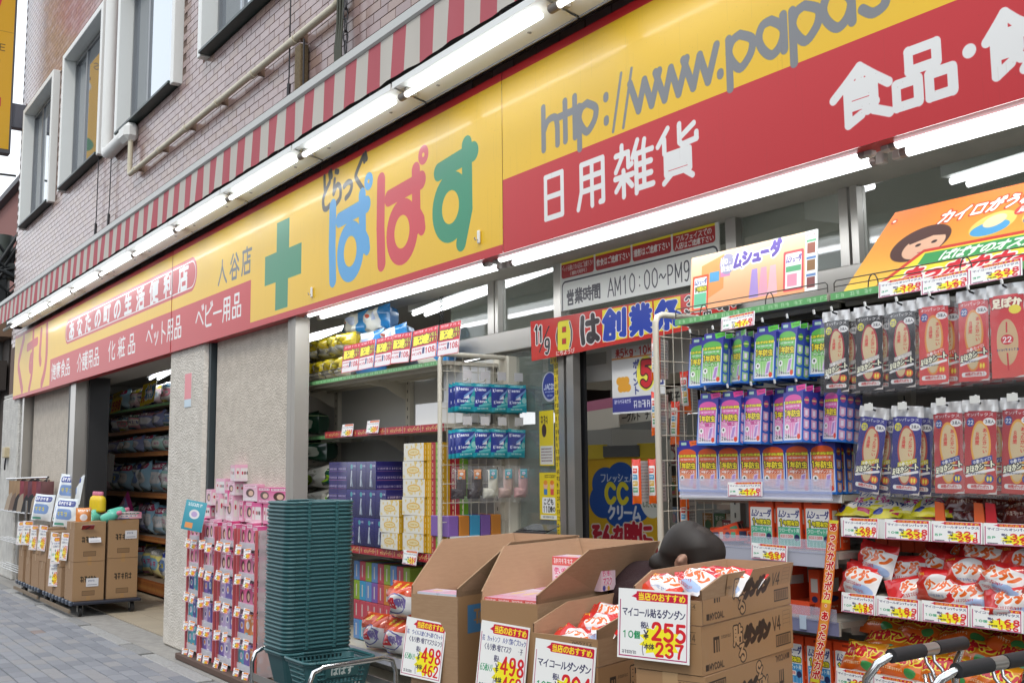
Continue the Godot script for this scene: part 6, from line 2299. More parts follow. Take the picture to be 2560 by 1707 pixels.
	for x in [-13.02, -13.42, -13.84, -14.24, -14.66, -15.1]:
		for z in [0.06, -0.32]:
			var y := 0.165
			for lvl in 2:
				var h: float = [0.33, 0.36, 0.4, 0.31][(n * 3 + lvl) % 4]
				carton("brown_carton", "brown dolly carton, %s row behind the near pair, %s, %s" % [nth(n / 2), "kerb side" if z > 0 else "shop side", "upper" if lvl else "lower"], 0.33, h, 0.31, null, null, Vector3(x, y, z), rng.randf_range(-4, 4), "cartons on the dollies")
				y += h + 0.002
			n += 1
	# price tickets hung along the kerb side of the cartons
	for k in 8:
		var x: float = [-12.66, -13.0, -13.2, -13.1, -13.8, -14.3, -14.7, -15.1][k]
		var y: float = [0.74, 0.68, 0.72, 0.42, 0.78, 0.76, 0.8, 0.78][k]
		solo("price_card", ticket_mesh("ticket 498a", 0.19, 0.3), "upright price card hung on the dolly cartons, %s from the near end" % nth(k), "price card", "price cards on the dolly cartons", Vector3(x, y, 0.235), Vector3(-4, rng.randf_range(10, 30), rng.randf_range(-4, 4)))
	# goods lying open on top
	var tops := [[-13.35, 0.92, "bleach bag white with blue band, upright at the front of the cartons", 0.3, 0.34], [-14.1, 0.95, "white refill bag with blue band in the middle carton", 0.3, 0.34], [-14.6, 0.95, "white refill bag at the far cartons", 0.3, 0.34], [-13.85, 1.18, "tallest white refill bag standing above the cartons", 0.34, 0.36]]
	for k in 4:
		var c: Array = tops[k]
		b = B.new()
		b.bag(a2("diaper 2"), a2("diaper 2"), Vector3(0, c[4] / 2, 0), c[3], c[4], 0.09, k + 40, 0.3)
		solo("refill_bag", b, c[2], "bag", "refill bags on the cartons", Vector3(c[0], c[1], 0.1 - 0.15 * (k % 2)), Vector3(-8, 40, -4))
	# squeeze bottles
	var pinkc := M(0.55, 0.16, 0.25, 0.35)
	for k in 9:
		b = B.new()
		var yel := k < 4
		var body := M(0.72, 0.52, 0.02, 0.35) if yel else M(0.12, 0.5, 0.38, 0.35)
		b.lathe(body, [Vector2(0, 0), Vector2(0.05, 0.004), Vector2(0.055, 0.03), Vector2(0.055, 0.13), Vector2(0.045, 0.17), Vector2(0.02, 0.19)], 12)
		b.lathe(pinkc, [Vector2(0.022, 0.19), Vector2(0.026, 0.2), Vector2(0.022, 0.235), Vector2(0, 0.24)], 10)
		var p := Vector3(-12.72 - k * 0.1, 1.1, -0.16) if yel else Vector3(-12.45 - (k - 4) * 0.1, 1.03 + 0.05 * (k % 2), -0.02 - 0.09 * (k % 3))
		solo("squeeze_bottle", b, "%s squeeze bottle with pink cap on the near cartons, %s" % ["yellow" if yel else "mint green", nth(k if yel else k - 4)], "bottle", "squeeze bottles on the cartons", p, Vector3(0, 0, 0) if yel else Vector3(40 + k * 7, k * 40, 20))
	b = B.new()
	b.bag(a2("cosmetic 3"), a2("cosmetic 3"), Vector3(0, 0.12, 0), 0.16, 0.24, 0.1, 77)
	solo("orange_refill", b, "orange and white refill pouch in the cut carton", "bag", "", Vector3(-12.5, 0.93, 0.08), Vector3(0, 80, 0))
	b = B.new()
	b.box([a2("diaper 4"), a2("diaper 4"), a2("diaper 4"), m_white, m_white, m_white], Vector3(0, 0.04, 0), Vector3(0.3, 0.07, 0.3))
	solo("flat_packs", b, "white and red packs lying on the rear near carton", "pack", "", Vector3(-12.52, 1.03, -0.36), Vector3(0, 6, 0))
	# slipper rack
	t = thing("slipper_rack", "chrome wire rack with rows of slippers at the far left", "rack", "", Vector3(-16.2, 0, 0.0))
	b = B.new()
	for x in [-1.2, 1.2]:
		for z in [-0.2, 0.2]:
			b.tube(m_chrome, [Vector3(x, 0, z), Vector3(x, 1.2, z)], 0.016, 8)
	b.tube(m_chrome, [Vector3(-1.4, 1.47, 0.0), Vector3(1.45, 1.5, 0.0)], 0.014, 8)
	b.tube(m_chrome, [Vector3(1.2, 1.2, 0.0), Vector3(1.4, 1.5, 0.0)], 0.012, 8)
	part(t, "uprights", b)
	for y in [0.25, 0.62, 1.03]:
		b = B.new()
		for k in 7:
			b.tube(m_chrome, [Vector3(-1.2, y, -0.2 + k * 0.066), Vector3(1.2, y, -0.2 + k * 0.066)], 0.006, 5)
		part(t, "wire_shelf", b)
	var sl := [M(0.16, 0.11, 0.085, 0.8), M(0.32, 0.26, 0.2, 0.8), M(0.02, 0.02, 0.022, 0.8), M(0.02, 0.02, 0.022, 0.8), M(0.26, 0.21, 0.16, 0.8), M(0.03, 0.025, 0.025, 0.8)]
	var so := M(0.42, 0.36, 0.3, 0.8)
	for k in 14:
		b = B.new()
		var o := PackedVector2Array()
		for j in 14:
			var a := PI * j / 13.0
			o.append(Vector2(cos(a) * 0.085, 0.16 + sin(a) * 0.1))
		o.append_array([Vector2(-0.075, 0.0), Vector2(0.075, 0.0)])
		b.prism(sl[k % 6], o, 0.004, 0.03, so)
		b.prism(so, o, -0.012, 0.003)
		var row := k / 7
		solo("slipper", b, "%s slipper on the chrome rack, %s row, %s from near end" % [["brown", "beige", "black", "black", "tan", "black"][k % 6], "upper" if row == 0 else "lower", nth(k % 7)], "slipper", "slippers on the chrome rack", Vector3(-15.02 - (k % 7) * 0.3, 1.22 - row * 0.2, -0.02 + row * 0.1), Vector3(-14, 30, rng.randf_range(-4, 4)))
	for k in 9:
		b = B.new()
		b.bag(M(0.12 + 0.05 * (k % 3), 0.05, 0.05 + 0.02 * (k % 2), 0.9) if k < 6 else M(0.3, 0.2, 0.12, 0.9), m_dark, Vector3(0, -0.22, 0), 0.18, 0.42, 0.06, k + 9, 0.4)
		solo("hanging_socks", b, "dark clothing pack hanging from the rail of the slipper rack, %s from the near end" % nth(k), "clothing", "clothing on the slipper rack rail", Vector3(-14.78 - k * 0.27, 1.46, 0.0), Vector3(0, 50, 0))


# ---- cosmetics towers and basket stack -----------------------------------------------
func build_towers_and_baskets() -> void:
	var red := M(0.5, 0.1, 0.11, 0.35)
	var b := B.new()
	b.cbox(M(0.1, 0.06, 0.045, 0.8), Vector3.ZERO, Vector3(1.9, 0.05, 0.36), 0.006)
	solo("tower_board", b, "brown board on the ground under the cosmetics towers", "board", "", Vector3(-8.12, 0.028, -0.06))
	b = B.new()
	var xs := [-8.86, -8.5, -8.1, -7.68]
	var ws := [0.3, 0.3, 0.34, 0.36]
	var seq := [[0, 0, 4, 0, 0], [1, 2, 1, 4, 3], [1, 2, 2, 1, 1], [0, 1, 3, 3, 5]]
	var place := ["leftmost", "second", "third", "rightmost"]
	for k in 4:
		var x: float = xs[k]
		var w: float = ws[k]
		var t := thing("cosmetics_tower", "%s narrow red and clear display tower in front of the rendered wall" % place[k], "display stand", "cosmetics towers", Vector3(x, 0.055, -0.06))
		b = B.new()
		for s in [-1, 1]:
			b.box(red, Vector3(s * w / 2, 0.54, 0.11), Vector3(0.014, 1.06, 0.02))
			b.box(clear(0.85, 0.8, 0.82, 0.35, 0.1), Vector3(s * w / 2, 0.54, -0.02), Vector3(0.004, 1.06, 0.22))
		part(t, "side", b)
		b = B.new()
		b.box(M(0.6, 0.55, 0.56, 0.4), Vector3(0, 0.54, -0.13), Vector3(w, 1.06, 0.006))
		part(t, "back", b)
		for lv in 5:
			var y := 0.04 + lv * 0.222
			b = B.new()
			b.box(clear(0.9, 0.9, 0.92, 0.45, 0.1), Vector3(0, y, -0.01), Vector3(w - 0.02, 0.006, 0.23))
			b.box(clear(0.9, 0.9, 0.92, 0.5, 0.1), Vector3(0, y + 0.02, 0.105), Vector3(w - 0.02, 0.05, 0.004))
			part(t, "tray", b)
			for c in 3:
				var hair := lv >= 3
				var key := ("hair front %d" % ((k + c) % 4)) if hair else "cosmetic %d" % seq[k][(lv + c) % 5]
				if lv < 3 and k == 3 and lv == 2:
					key = "hair front 3"
				var sd := "hair side %d" % ((k + c) % 4) if key.begins_with("hair") else key
				for deep in 2:
					var q := pbox(key, sd, w / 3.3, 0.165 + 0.02 * (c % 2), 0.07, H("#d8b8c8"))
					solo("cosmetic_box", q, "%s box, %s tower, %s tray from bottom, %s %s" % ["pink hair colour" if key.begins_with("hair") else ["teal", "violet", "lilac", "orange", "navy", "white"][seq[k][(lv + c) % 5]] + " cosmetics", place[k], nth(lv), ["left", "middle", "right"][c], "back" if deep else "front"], "box", "boxes in the cosmetics towers", Vector3(x + (c - 1) * w / 3.15, 0.1 + lv * 0.222, 0.0 - deep * 0.085), Vector3(0, rng.randf_range(-6, 6), 0))
			for c in 2:
				solo("small_ticket", ticket_mesh("tag yellow", 0.078, 0.078), "small price tag, %s tower, %s tray from bottom, %s" % [place[k], nth(lv), "left" if c == 0 else "right"], "price tag", "tags on the cosmetics towers", Vector3(x + (c - 0.5) * w * 0.5, 0.06 + lv * 0.222 + rng.randf() * 0.03, 0.085), Vector3(-12, rng.randf_range(5, 25), rng.randf_range(-8, 8)))
	# hair colour boxes piled on the towers
	var pile := [[-8.86, 1.17, 0, 0.24, 0.11], [-8.76, 1.28, 2, 0.22, 0.13], [-8.56, 1.17, 2, 0.2, 0.21], [-8.5, 1.38, 2, 0.22, 0.12], [-8.28, 1.17, 2, 0.2, 0.2], [-8.25, 1.37, 2, 0.2, 0.11], [-8.22, 1.48, 2, 0.28, 0.13], [-8.02, 1.17, 0, 0.13, 0.16], [-7.86, 1.17, 1, 0.15, 0.16], [-7.72, 1.17, 1, 0.16, 0.15], [-7.85, 1.33, 2, 0.26, 0.13], [-7.56, 1.32, 3, 0.3, 0.12], [-7.5, 1.17, 3, 0.2, 0.15], [-7.3, 1.17, 3, 0.2, 0.14], [-7.3, 1.31, 1, 0.26, 0.13], [-8.38, 1.28, 1, 0.2, 0.13]]
	for k in pile.size():
		var c: Array = pile[k]
		var q := pbox("hair front %d" % c[2] if k % 3 else "hair side %d" % c[2], "hair side %d" % c[2], c[3], c[4] - 0.002, 0.12, H("#d090b0"))
		solo("hair_colour_box", q, "pink hair colour box piled on the towers, %s from the left" % nth(k), "box", "hair colour boxes on the towers", Vector3(c[0], c[1], -0.09 + 0.0 * k), Vector3(0, rng.randf_range(-14, 10), 0))
	b = B.new()
	b.box([a2("cosmetic 0"), m_white, m_white, m_white, m_white, m_white], Vector3.ZERO, Vector3(0.22, 0.24, 0.004))
	solo("blue_burst_card", b, "blue and white burst-shaped card sticking out of the left towers", "card", "", Vector3(-8.62, 1.2, 0.14), Vector3(-6, 30, -8))
	# shopping baskets on a chrome stand
	var teal := M(0.03, 0.105, 0.115, 0.38)
	var teal2 := M(0.022, 0.08, 0.09, 0.45)
	var proto := basket(teal, teal2, false)
	tag(proto, "teal shopping basket, lowest of the tall stack", "basket", "stacked shopping baskets")
	proto.position = Vector3(-5.76, 0.33, 0.43)
	for k in 37:
		var o := dup(proto, Vector3(-5.76 + sin(k * 0.7) * 0.002 + 0.0006 * k, 0.36 + k * 0.0222, 0.43 + cos(k * 1.3) * 0.002), Vector3(0, sin(k * 2.1) * 0.5, 0), "teal shopping basket nested in the tall stack")
	var fb := basket(teal, teal2, true)
	tag(fb, "teal shopping basket with white kana lettering at the foot of the stack", "basket")
	fb.position = Vector3(-5.4, 0.335, 0.46)
	var t := thing("basket_stand", "bent chrome tube stand holding the teal baskets", "stand", "", Vector3(-5.6, 0, 0.44))
	b = B.new()
	for x in [-0.33, 0.45]:
		b.tube(m_chrome, [Vector3(x, 0, 0.25), Vector3(x, 0.48, 0.25), Vector3(x, 0.53, 0.23), Vector3(x, 0.55, 0.18), Vector3(x, 0.56, -0.18), Vector3(x, 0.54, -0.23), Vector3(x, 0.48, -0.25), Vector3(x, 0, -0.25)], 0.013, 10)
	for z in [-0.25, 0.25]:
		b.tube(m_chrome, [Vector3(-0.33, 0.12, z), Vector3(0.45, 0.12, z)], 0.011, 8)
		b.box(m_alu, Vector3(0.05, 0.4, z * 1.0), Vector3(0.78, 0.04, 0.006))
	part(t, "frame", b)


# open basket: rim, lattice body and folded handles
func basket(m: Material, m2: Material, lettered: bool) -> Node3D:
	var t := thing("shopping_basket", "", "basket")
	var hx := 0.16
	var hz := 0.205
	var h := 0.22
	var loop := func(ax: float, az: float, y: float, r: float) -> Array:
		var o := []
		for q in [[ax, az, 0], [-ax, az, 90], [-ax, -az, 180], [ax, -az, 270]]:
			for j in 4:
				var a := deg_to_rad(q[2] + j * 30.0)
				o.append(Vector3(q[0] - signf(q[0]) * r + cos(a) * r, y, q[1] - signf(q[1]) * r + sin(a) * r))
		o.append(o[0])
		return o
	var b := B.new()
	var up: Array = loop.call(hx, hz, h, 0.05)
	b.tube(m, up, 0.009, 6, false)
	var lip: Array = loop.call(hx - 0.004, hz - 0.004, h - 0.014, 0.05)
	b.tube(m2, lip, 0.006, 5, false)
	for s in [-1, 1]:
		b.cbox(m, Vector3(s * (hx + 0.004), h - 0.002, -0.09), Vector3(0.018, 0.022, 0.02), 0.003)
		b.cbox(m, Vector3(s * (hx + 0.004), h - 0.002, 0.08), Vector3(0.018, 0.022, 0.02), 0.003)
	part(t, "rim", b)
	b = B.new()
	var a0: Array = loop.call(hx - 0.008, hz - 0.008, h - 0.012, 0.05)
	var a1: Array = loop.call(hx - 0.05, hz - 0.05, 0.0, 0.04)
	if not lettered:
		for k in a0.size() - 1:
			b.quad(m2, a1[k + 1], a1[k], a0[k], a0[k + 1])
	else:
		# bars with holes between them on the long sides
		for k in a0.size() - 1:
			var n := 12 if (a0[k] as Vector3).distance_to(a0[k + 1]) > 0.15 else 1
			for j in n:
				var u0 := j / float(n)
				var u1 := (j + (0.45 if n > 1 else 1.0)) / float(n)
				b.quad(m, (a1[k] as Vector3).lerp(a1[k + 1], u1), (a1[k] as Vector3).lerp(a1[k + 1], u0), (a0[k] as Vector3).lerp(a0[k + 1], u0), (a0[k] as Vector3).lerp(a0[k + 1], u1))
			if n > 1:
				for j in 8:
					var v := j / 8.0
					var p0: Vector3 = (a1[k] as Vector3).lerp(a0[k], v)
					var p1: Vector3 = (a1[k + 1] as Vector3).lerp(a0[k + 1], v)
					b.tube(m, [p0, p1], 0.0055, 4, false)
	b.box(m2, Vector3(0, 0.002, 0), Vector3((hx - 0.05) * 2, 0.006, (hz - 0.05) * 2))
	part(t, "body", b)
	if lettered:
		b = B.new()
		var v := art("basket word", 120, 44, C("#2f5a5c"))
		v.text("ぱぱす", 18, 6, 28, 32, C("#c4ccc8"), 0.075)
		b.at(Vector3(hx - 0.008, h - 0.05, 0.0), Basis(Vector3.UP, PI / 2) * Basis(Vector3.RIGHT, 0.18))
		b.box([a2("basket word"), m, m, m, m, m], Vector3(0, 0, 0), Vector3(0.19, 0.065, 0.005))
		part(t, "name_plate", b)
	b = B.new()
	for s in [-1, 1]:
		b.tube(m2, [Vector3(s * (hx - 0.012), h + 0.006, -0.085), Vector3(s * (hx - 0.03), h + 0.008, -0.075), Vector3(s * (hx - 0.03), h + 0.008, 0.07), Vector3(s * (hx - 0.012), h + 0.006, 0.08)], 0.006, 5)
	part(t, "handle", b)
	return t


# ---- shelving left of the entrance ---------------------------------------------------
func build_left_gondola() -> void:
	var pan := M(0.47, 0.46, 0.43, 0.6)
	var t := thing("tissue_shelf", "cream shop shelving left of the door, stocked with tissues, with a wire end panel", "shelf")
	gondola(t, -8.3, -5.3, -0.66, -0.2, 2.24, [-7.55, -6.42, -5.32], [
		[2.2, -8.2, -5.3, -0.2, a2("strip green"), 0.026], [1.83, -6.95, -5.32, -0.24, a2("strip tissue"), 0.045], [1.81, -8.2, -6.97, -0.3, a2("strip green"), 0.026],
		[1.06, -8.2, -5.32, -0.24, a2("strip tissue"), 0.05], [0.42, -8.2, -5.32, -0.2, M(0.42, 0.42, 0.46, 0.4), 0.06], [0.17, -8.2, -5.32, -0.26, null, 0.17]], pan, m_cream)
	grid_panel(t, -5.28, -0.17, -0.64, 0.25, 2.235, m_cream)
	var b := B.new()
	b.cbox(m_cream, Vector3(-5.28, 1.12, -0.68), Vector3(0.07, 2.25, 0.09), 0.006)
	part(t, "end_post", b)
	b = B.new()
	for y in [2.235, 2.26]:
		b.tube(M(0.05, 0.05, 0.05, 0.4, 0.6), [Vector3(-8.2, y, -0.19), Vector3(-5.3, y, -0.19)], 0.003, 5)
	part(t, "wire_fence", b)
	# top level: paper roll packs
	var n := 0
	for r in 2:
		for k in 5:
			b = B.new()
			b.bag(a2("yellow pack"), a2("yellow pack"), Vector3(0, 0.085, 0), 0.19, 0.17, 0.17, k + r * 5, 0.5)
			solo("yellow_roll_pack", b, "yellow wrapped roll pack on the top tissue shelf, %s row, %s from the left" % ["lower" if r == 0 else "upper", nth(k)], "pack", "yellow roll packs", Vector3(-7.5 + k * 0.17 + r * 0.06, 2.205 + r * 0.165, -0.33), Vector3(0, rng.randf_range(-10, 10), rng.randf_range(-4, 4)))
	var wp := [[-7.55, 2.21, 0, "blue"], [-7.5, 2.37, 0, "blue"], [-6.62, 2.215, -0.02, "blue"], [-6.62, 2.37, -0.05, "white"], [-6.35, 2.37, -0.08, "white"], [-6.95, 2.54, -0.1, "white"], [-6.62, 2.54, -0.1, "white"], [-5.95, 2.22, -0.16, "white"]]
	for k in wp.size():
		var c: Array = wp[k]
		b = B.new()
		var blue: bool = c[3] == "blue"
		var bm := M(0.03, 0.17, 0.42, 0.3)
		b.bag(bm if blue else a2("roll pack"), bm, Vector3(0, 0.08, 0), 0.36 if not blue else 0.22, 0.19, 0.22, k + 60, 0.3)
		solo("roll_pack", b, "%s paper roll pack on the top tissue shelf, %s counted from the left" % [c[3], nth(k)], "pack", "paper roll packs on the top shelf", Vector3(c[0], c[1], -0.4 + c[2]), Vector3(0, -8, rng.randf_range(-4, 4)))
	var hx := [-6.46, -6.22, -5.995, -5.76, -5.48, -5.19]
	var hw := [0.25, 0.21, 0.22, 0.235, 0.3, 0.235]
	for k in 6:
		solo("delivery_card", ticket_mesh("haitatsu", hw[k], 0.19), "red delivery card with yellow lettering on the top tissue shelf, %s from the left" % nth(k), "price card", "red delivery cards", Vector3(hx[k], 2.315, -0.182 + 0.004 * (k % 2)), Vector3(-6, 0, [0, 1, 0, -2, 1, 0][k]))
	# middle level
	b = B.new()
	for s in 2:
		b.bag(a2("silver pack"), a2("silver pack"), Vector3(s * 0.12, 0.13, 0), 0.12, 0.26, 0.12, s)
	solo("toilet_roll_pair", b, "pale toilet roll packs with blue print on the high shelf by the jamb", "pack", "", Vector3(-7.95, 1.83, -0.42))
	var sp := [[-7.62, 1.42, "silver pack"], [-7.33, 1.42, "silver pack"], [-7.0, 1.42, "green pack"], [-7.62, 1.24, "silver pack"], [-7.35, 1.24, "silver pack"], [-7.05, 1.24, "silver pack"], [-6.9, 1.24, "green pack"], [-7.3, 1.065, "silver pack"], [-7.0, 1.065, "silver pack"], [-7.6, 1.065, "silver pack"], [-7.4, 1.62, "green pack"], [-7.55, 1.83, "green pack"]]
	for k in sp.size():
		var c: Array = sp[k]
		b = B.new()
		b.bag(a2(c[2]), a2(c[2]), Vector3(0, 0.09, 0), 0.29, 0.185, 0.26, k + 90, 0.35)
		solo("kitchen_roll_pack", b, "%s wrapped paper pack on the tissue shelf by the jamb, %s counted from the top left" % ["green" if c[2] == "green pack" else "silver and white", nth(k)], "pack", "paper packs by the jamb", Vector3(c[0], c[1], -0.4), Vector3(0, rng.randf_range(-6, 6), 0))
	b = B.new()
	b.bag(M(0.5, 0.22, 0.26, 0.3), M(0.5, 0.22, 0.26, 0.3), Vector3(0, 0.14, 0), 0.15, 0.28, 0.12, 3)
	solo("pink_pack", b, "pink wrapped paper pack between the silver packs and the navy boxes", "pack", "", Vector3(-6.84, 1.065, -0.27))
	for r in 3:
		for k in 6:
			if r == 2 and k > 4:
				continue
			var side := k < 2
			var x := -6.79 + k * 0.14 + (0.12 if r == 0 else 0.0)
			var q := pbox("navy side" if side else "navy box", "navy side", 0.137, 0.182, 0.22, M(0.03, 0.03, 0.11, 0.3))
			solo("navy_tissue_pack", q, "navy tissue pack on the middle shelf, %s layer from below, %s from the left" % [nth(r), nth(k)], "pack", "navy tissue packs", Vector3(x, 1.065 + r * 0.184, -0.33 - 0.0 * r), Vector3(0, 0, 0))
	for r in 6:
		var q := pbox("tissue gold", "tissue ends", 0.255, 0.108, 0.11, M(0.6, 0.42, 0.08, 0.5))
		solo("gold_tissue_box", q, "white and gold tissue box in the tall pile, %s from below" % nth(r), "box", "gold tissue boxes", Vector3(-5.67 + 0.008 * (r % 2), 1.065 + r * 0.1095, -0.27), Vector3(0, rng.randf_range(-2, 2), 0))
		q = pbox("tissue ends", "tissue ends", 0.15, 0.108, 0.2, M(0.5, 0.1, 0.1, 0.5))
		solo("tissue_pack", q, "yellow, red and green ended tissue pack beside the gold pile, %s from below" % nth(r), "pack", "coloured tissue packs", Vector3(-5.455, 1.065 + r * 0.1095, -0.33))
		if r < 3:
			q = pbox("tissue gold", "tissue ends", 0.23, 0.1, 0.11, M(0.6, 0.42, 0.08, 0.5))
			solo("gold_tissue_box", q, "white and gold tissue box in the low pile, %s from below" % nth(r), "box", "gold tissue boxes", Vector3(-5.95, 1.065 + r * 0.102, -0.26), Vector3(0, rng.randf_range(-3, 3), 0))
	b = B.new()
	b.box(M(0.7, 0.7, 0.7, 0.6), Vector3(0, 0.065, 0), Vector3(0.3, 0.13, 0.22))
	b.box(M(0.72, 0.72, 0.72, 0.6), Vector3(0.2, 0.17, -0.05), Vector3(0.22, 0.34, 0.2))
	solo("white_carton", b, "plain white cartons on the upper shelf behind the wire panel", "carton", "", Vector3(-5.62, 1.835, -0.4))
	for k in 3:
		solo("shelf_ticket", ticket_mesh("tag 4", 0.17, 0.085), "small white price ticket on the red rails of the tissue shelf, %s" % ["upper left", "upper right", "lower"][k], "price tag", "tickets on the tissue shelf", [Vector3(-6.57, 1.83, -0.215), Vector3(-6.2, 1.84, -0.215), Vector3(-5.68, 1.03, -0.2)][k], Vector3(-8, 0, 0))
	# lowest level: bright tissue boxes, and the wrapped kitchen paper
	var cols := [M(0.12, 0.25, 0.5, 0.45), M(0.2, 0.1, 0.35, 0.45), M(0.5, 0.07, 0.1, 0.45), M(0.55, 0.2, 0.03, 0.45), M(0.25, 0.38, 0.04, 0.45), M(0.05, 0.3, 0.5, 0.45)]
	for r in 4:
		for k in 9:
			b = B.new()
			b.cbox(cols[(k * 5 + r * 2 + k * r) % 6], Vector3(0, 0.065, 0), Vector3(0.083, 0.128, 0.2), 0.003)
			b.box(M(0.6, 0.55, 0.5, 0.5), Vector3(0, 0.065, 0.1005), Vector3(0.012, 0.08, 0.001))
			solo("coloured_tissue_box", b, "brightly coloured tissue box on the low shelf, %s layer from below, %s from the left" % [nth(r), nth(k)], "box", "coloured tissue boxes", Vector3(-6.62 + k * 0.086, 0.425 + r * 0.13, -0.42))
	var cp := [[-6.12, 0.43, 0], [-5.84, 0.43, 1], [-5.78, 0.655, 2]]
	for k in 3:
		b = B.new()
		b.bag(a2("cho pack"), a2("cho pack"), Vector3(0, 0.11, 0), 0.27, 0.23, 0.2, 21 + k, 0.25)
		solo("absorbent_paper_pack", b, "white, red and blue wrapped kitchen paper pack on the low shelf, %s" % ["left", "right", "on top"][k], "pack", "kitchen paper packs", Vector3(cp[k][0], cp[k][1], -0.24), Vector3(0, 12, 0))
	# packs hung on the wire end panel
	for r in 2:
		for k in 4:
			for d in 3:
				b = B.new()
				b.bag(a2("pocket tissue"), M(0.7, 0.71, 0.72, 0.4), Vector3(0, -0.075, 0), 0.136, 0.168, 0.024, k + r * 4, 0.3, 6)
				solo("pocket_tissue_pack", b, "pocket tissue pack on wire panel, %s row, %s from street, %s" % ["upper" if r == 0 else "lower", nth(k), ["front of its hook", "second on its hook", "third on its hook"][d]], "pack", "pocket tissues on the wire panel", Vector3(-5.14 - d * 0.035, 2.05 - r * 0.265 - 0.004 * d, -0.255 - k * 0.122), Vector3(0, 90 + rng.randf_range(-8, 8), rng.randf_range(-3, 3)))
			b = B.new()
			b.tube(m_cream, [Vector3(0, 0, 0), Vector3(0.16, 0.006, 0), Vector3(0.175, 0.02, 0)], 0.003, 5)
			b.box(M(0.5, 0.49, 0.5, 0.4), Vector3(0.165, 0.04, 0), Vector3(0.003, 0.05, 0.06))
			solo("panel_hook", b, "wire hook with grey tag on the end panel, %s tissue row, %s from the street" % ["upper" if r == 0 else "lower", nth(k)], "hook", "hooks on the wire panel", Vector3(-5.28, 2.062 - r * 0.265, -0.255 - k * 0.122))
	var sc := [M(0.03, 0.02, 0.022, 0.9), M(0.03, 0.02, 0.022, 0.9), M(0.55, 0.54, 0.47, 0.9), M(0.42, 0.3, 0.27, 0.9), M(0.5, 0.3, 0.3, 0.9)]
	for k in 5:
		t = thing("sock_pack", "%s socks in a clear bag on the wire panel, %s from the street" % [["black", "black", "cream", "beige", "pink"][k], nth(k)], "socks", "socks on the wire panel", Vector3(-5.16, 1.57, -0.23 - k * 0.11), 90)
		b = B.new()
		b.bag(sc[k], sc[k], Vector3(0.01, -0.09, 0), 0.07, 0.15, 0.03, k + 5, 0.3)
		b.bag(sc[k], sc[k], Vector3(-0.015, -0.15, 0), 0.09, 0.06, 0.035, k + 6, 0.3)
		part(t, "socks", b)
		b = B.new()
		b.box([a2("cosmetic %d" % [3, 3, 0, 0, 0][k]), m_white, m_white, m_white, m_white, m_white], Vector3(0, -0.04, 0.018), Vector3(0.05, 0.055, 0.002))
		part(t, "label_card", b)
		b = B.new()
		b.bag(clear(0.9, 0.9, 0.92, 0.06, 0.08), clear(0.9, 0.9, 0.92, 0.04, 0.08), Vector3(0, -0.1, 0), 0.115, 0.22, 0.05, k, 0.3)
		part(t, "clear_bag", b)
	for k in 5:
		b = B.new()
		b.cbox(cols[(k * 2 + 1) % 6], Vector3(0, 0.06, 0), Vector3(0.07, 0.12, 0.2), 0.003)
		solo("coloured_tissue_box", b, "coloured box seen through the wire end panel, %s from the street" % nth(k), "box", "boxes behind the wire panel", Vector3(-5.36, 1.17 + 0.0 * k, -0.25 - k * 0.075), Vector3(0, 90, 0))
	b = B.new()
	b.box(M(0.6, 0.6, 0.6, 0.5), Vector3.ZERO, Vector3(0.004, 0.26, 0.2))
	b.box(M(0.3, 0.28, 0.2, 0.5), Vector3(0.003, -0.03, 0.02), Vector3(0.002, 0.1, 0.1))
	solo("white_pouch", b, "white hanging pouch low on the wire end panel", "pouch", "", Vector3(-5.17, 1.05, -0.27))
	b = B.new()
	for k in 10:
		b.quad(M(0.03, 0.03, 0.035, 0.25), Vector3(-0.16, 0.01 + k * 0.008, 0.1 - k * 0.02), Vector3(0.16, 0.0 + k * 0.01, 0.12 - k * 0.02), Vector3(0.15, 0.06 + k * 0.006, 0.02 - k * 0.02), Vector3(-0.14, 0.05 + k * 0.007, 0.0 - k * 0.02))
	solo("black_umbrellas", b, "crumpled black plastic covers on a wire basket by the door", "covers", "", Vector3(-4.85, 1.13, -0.45))


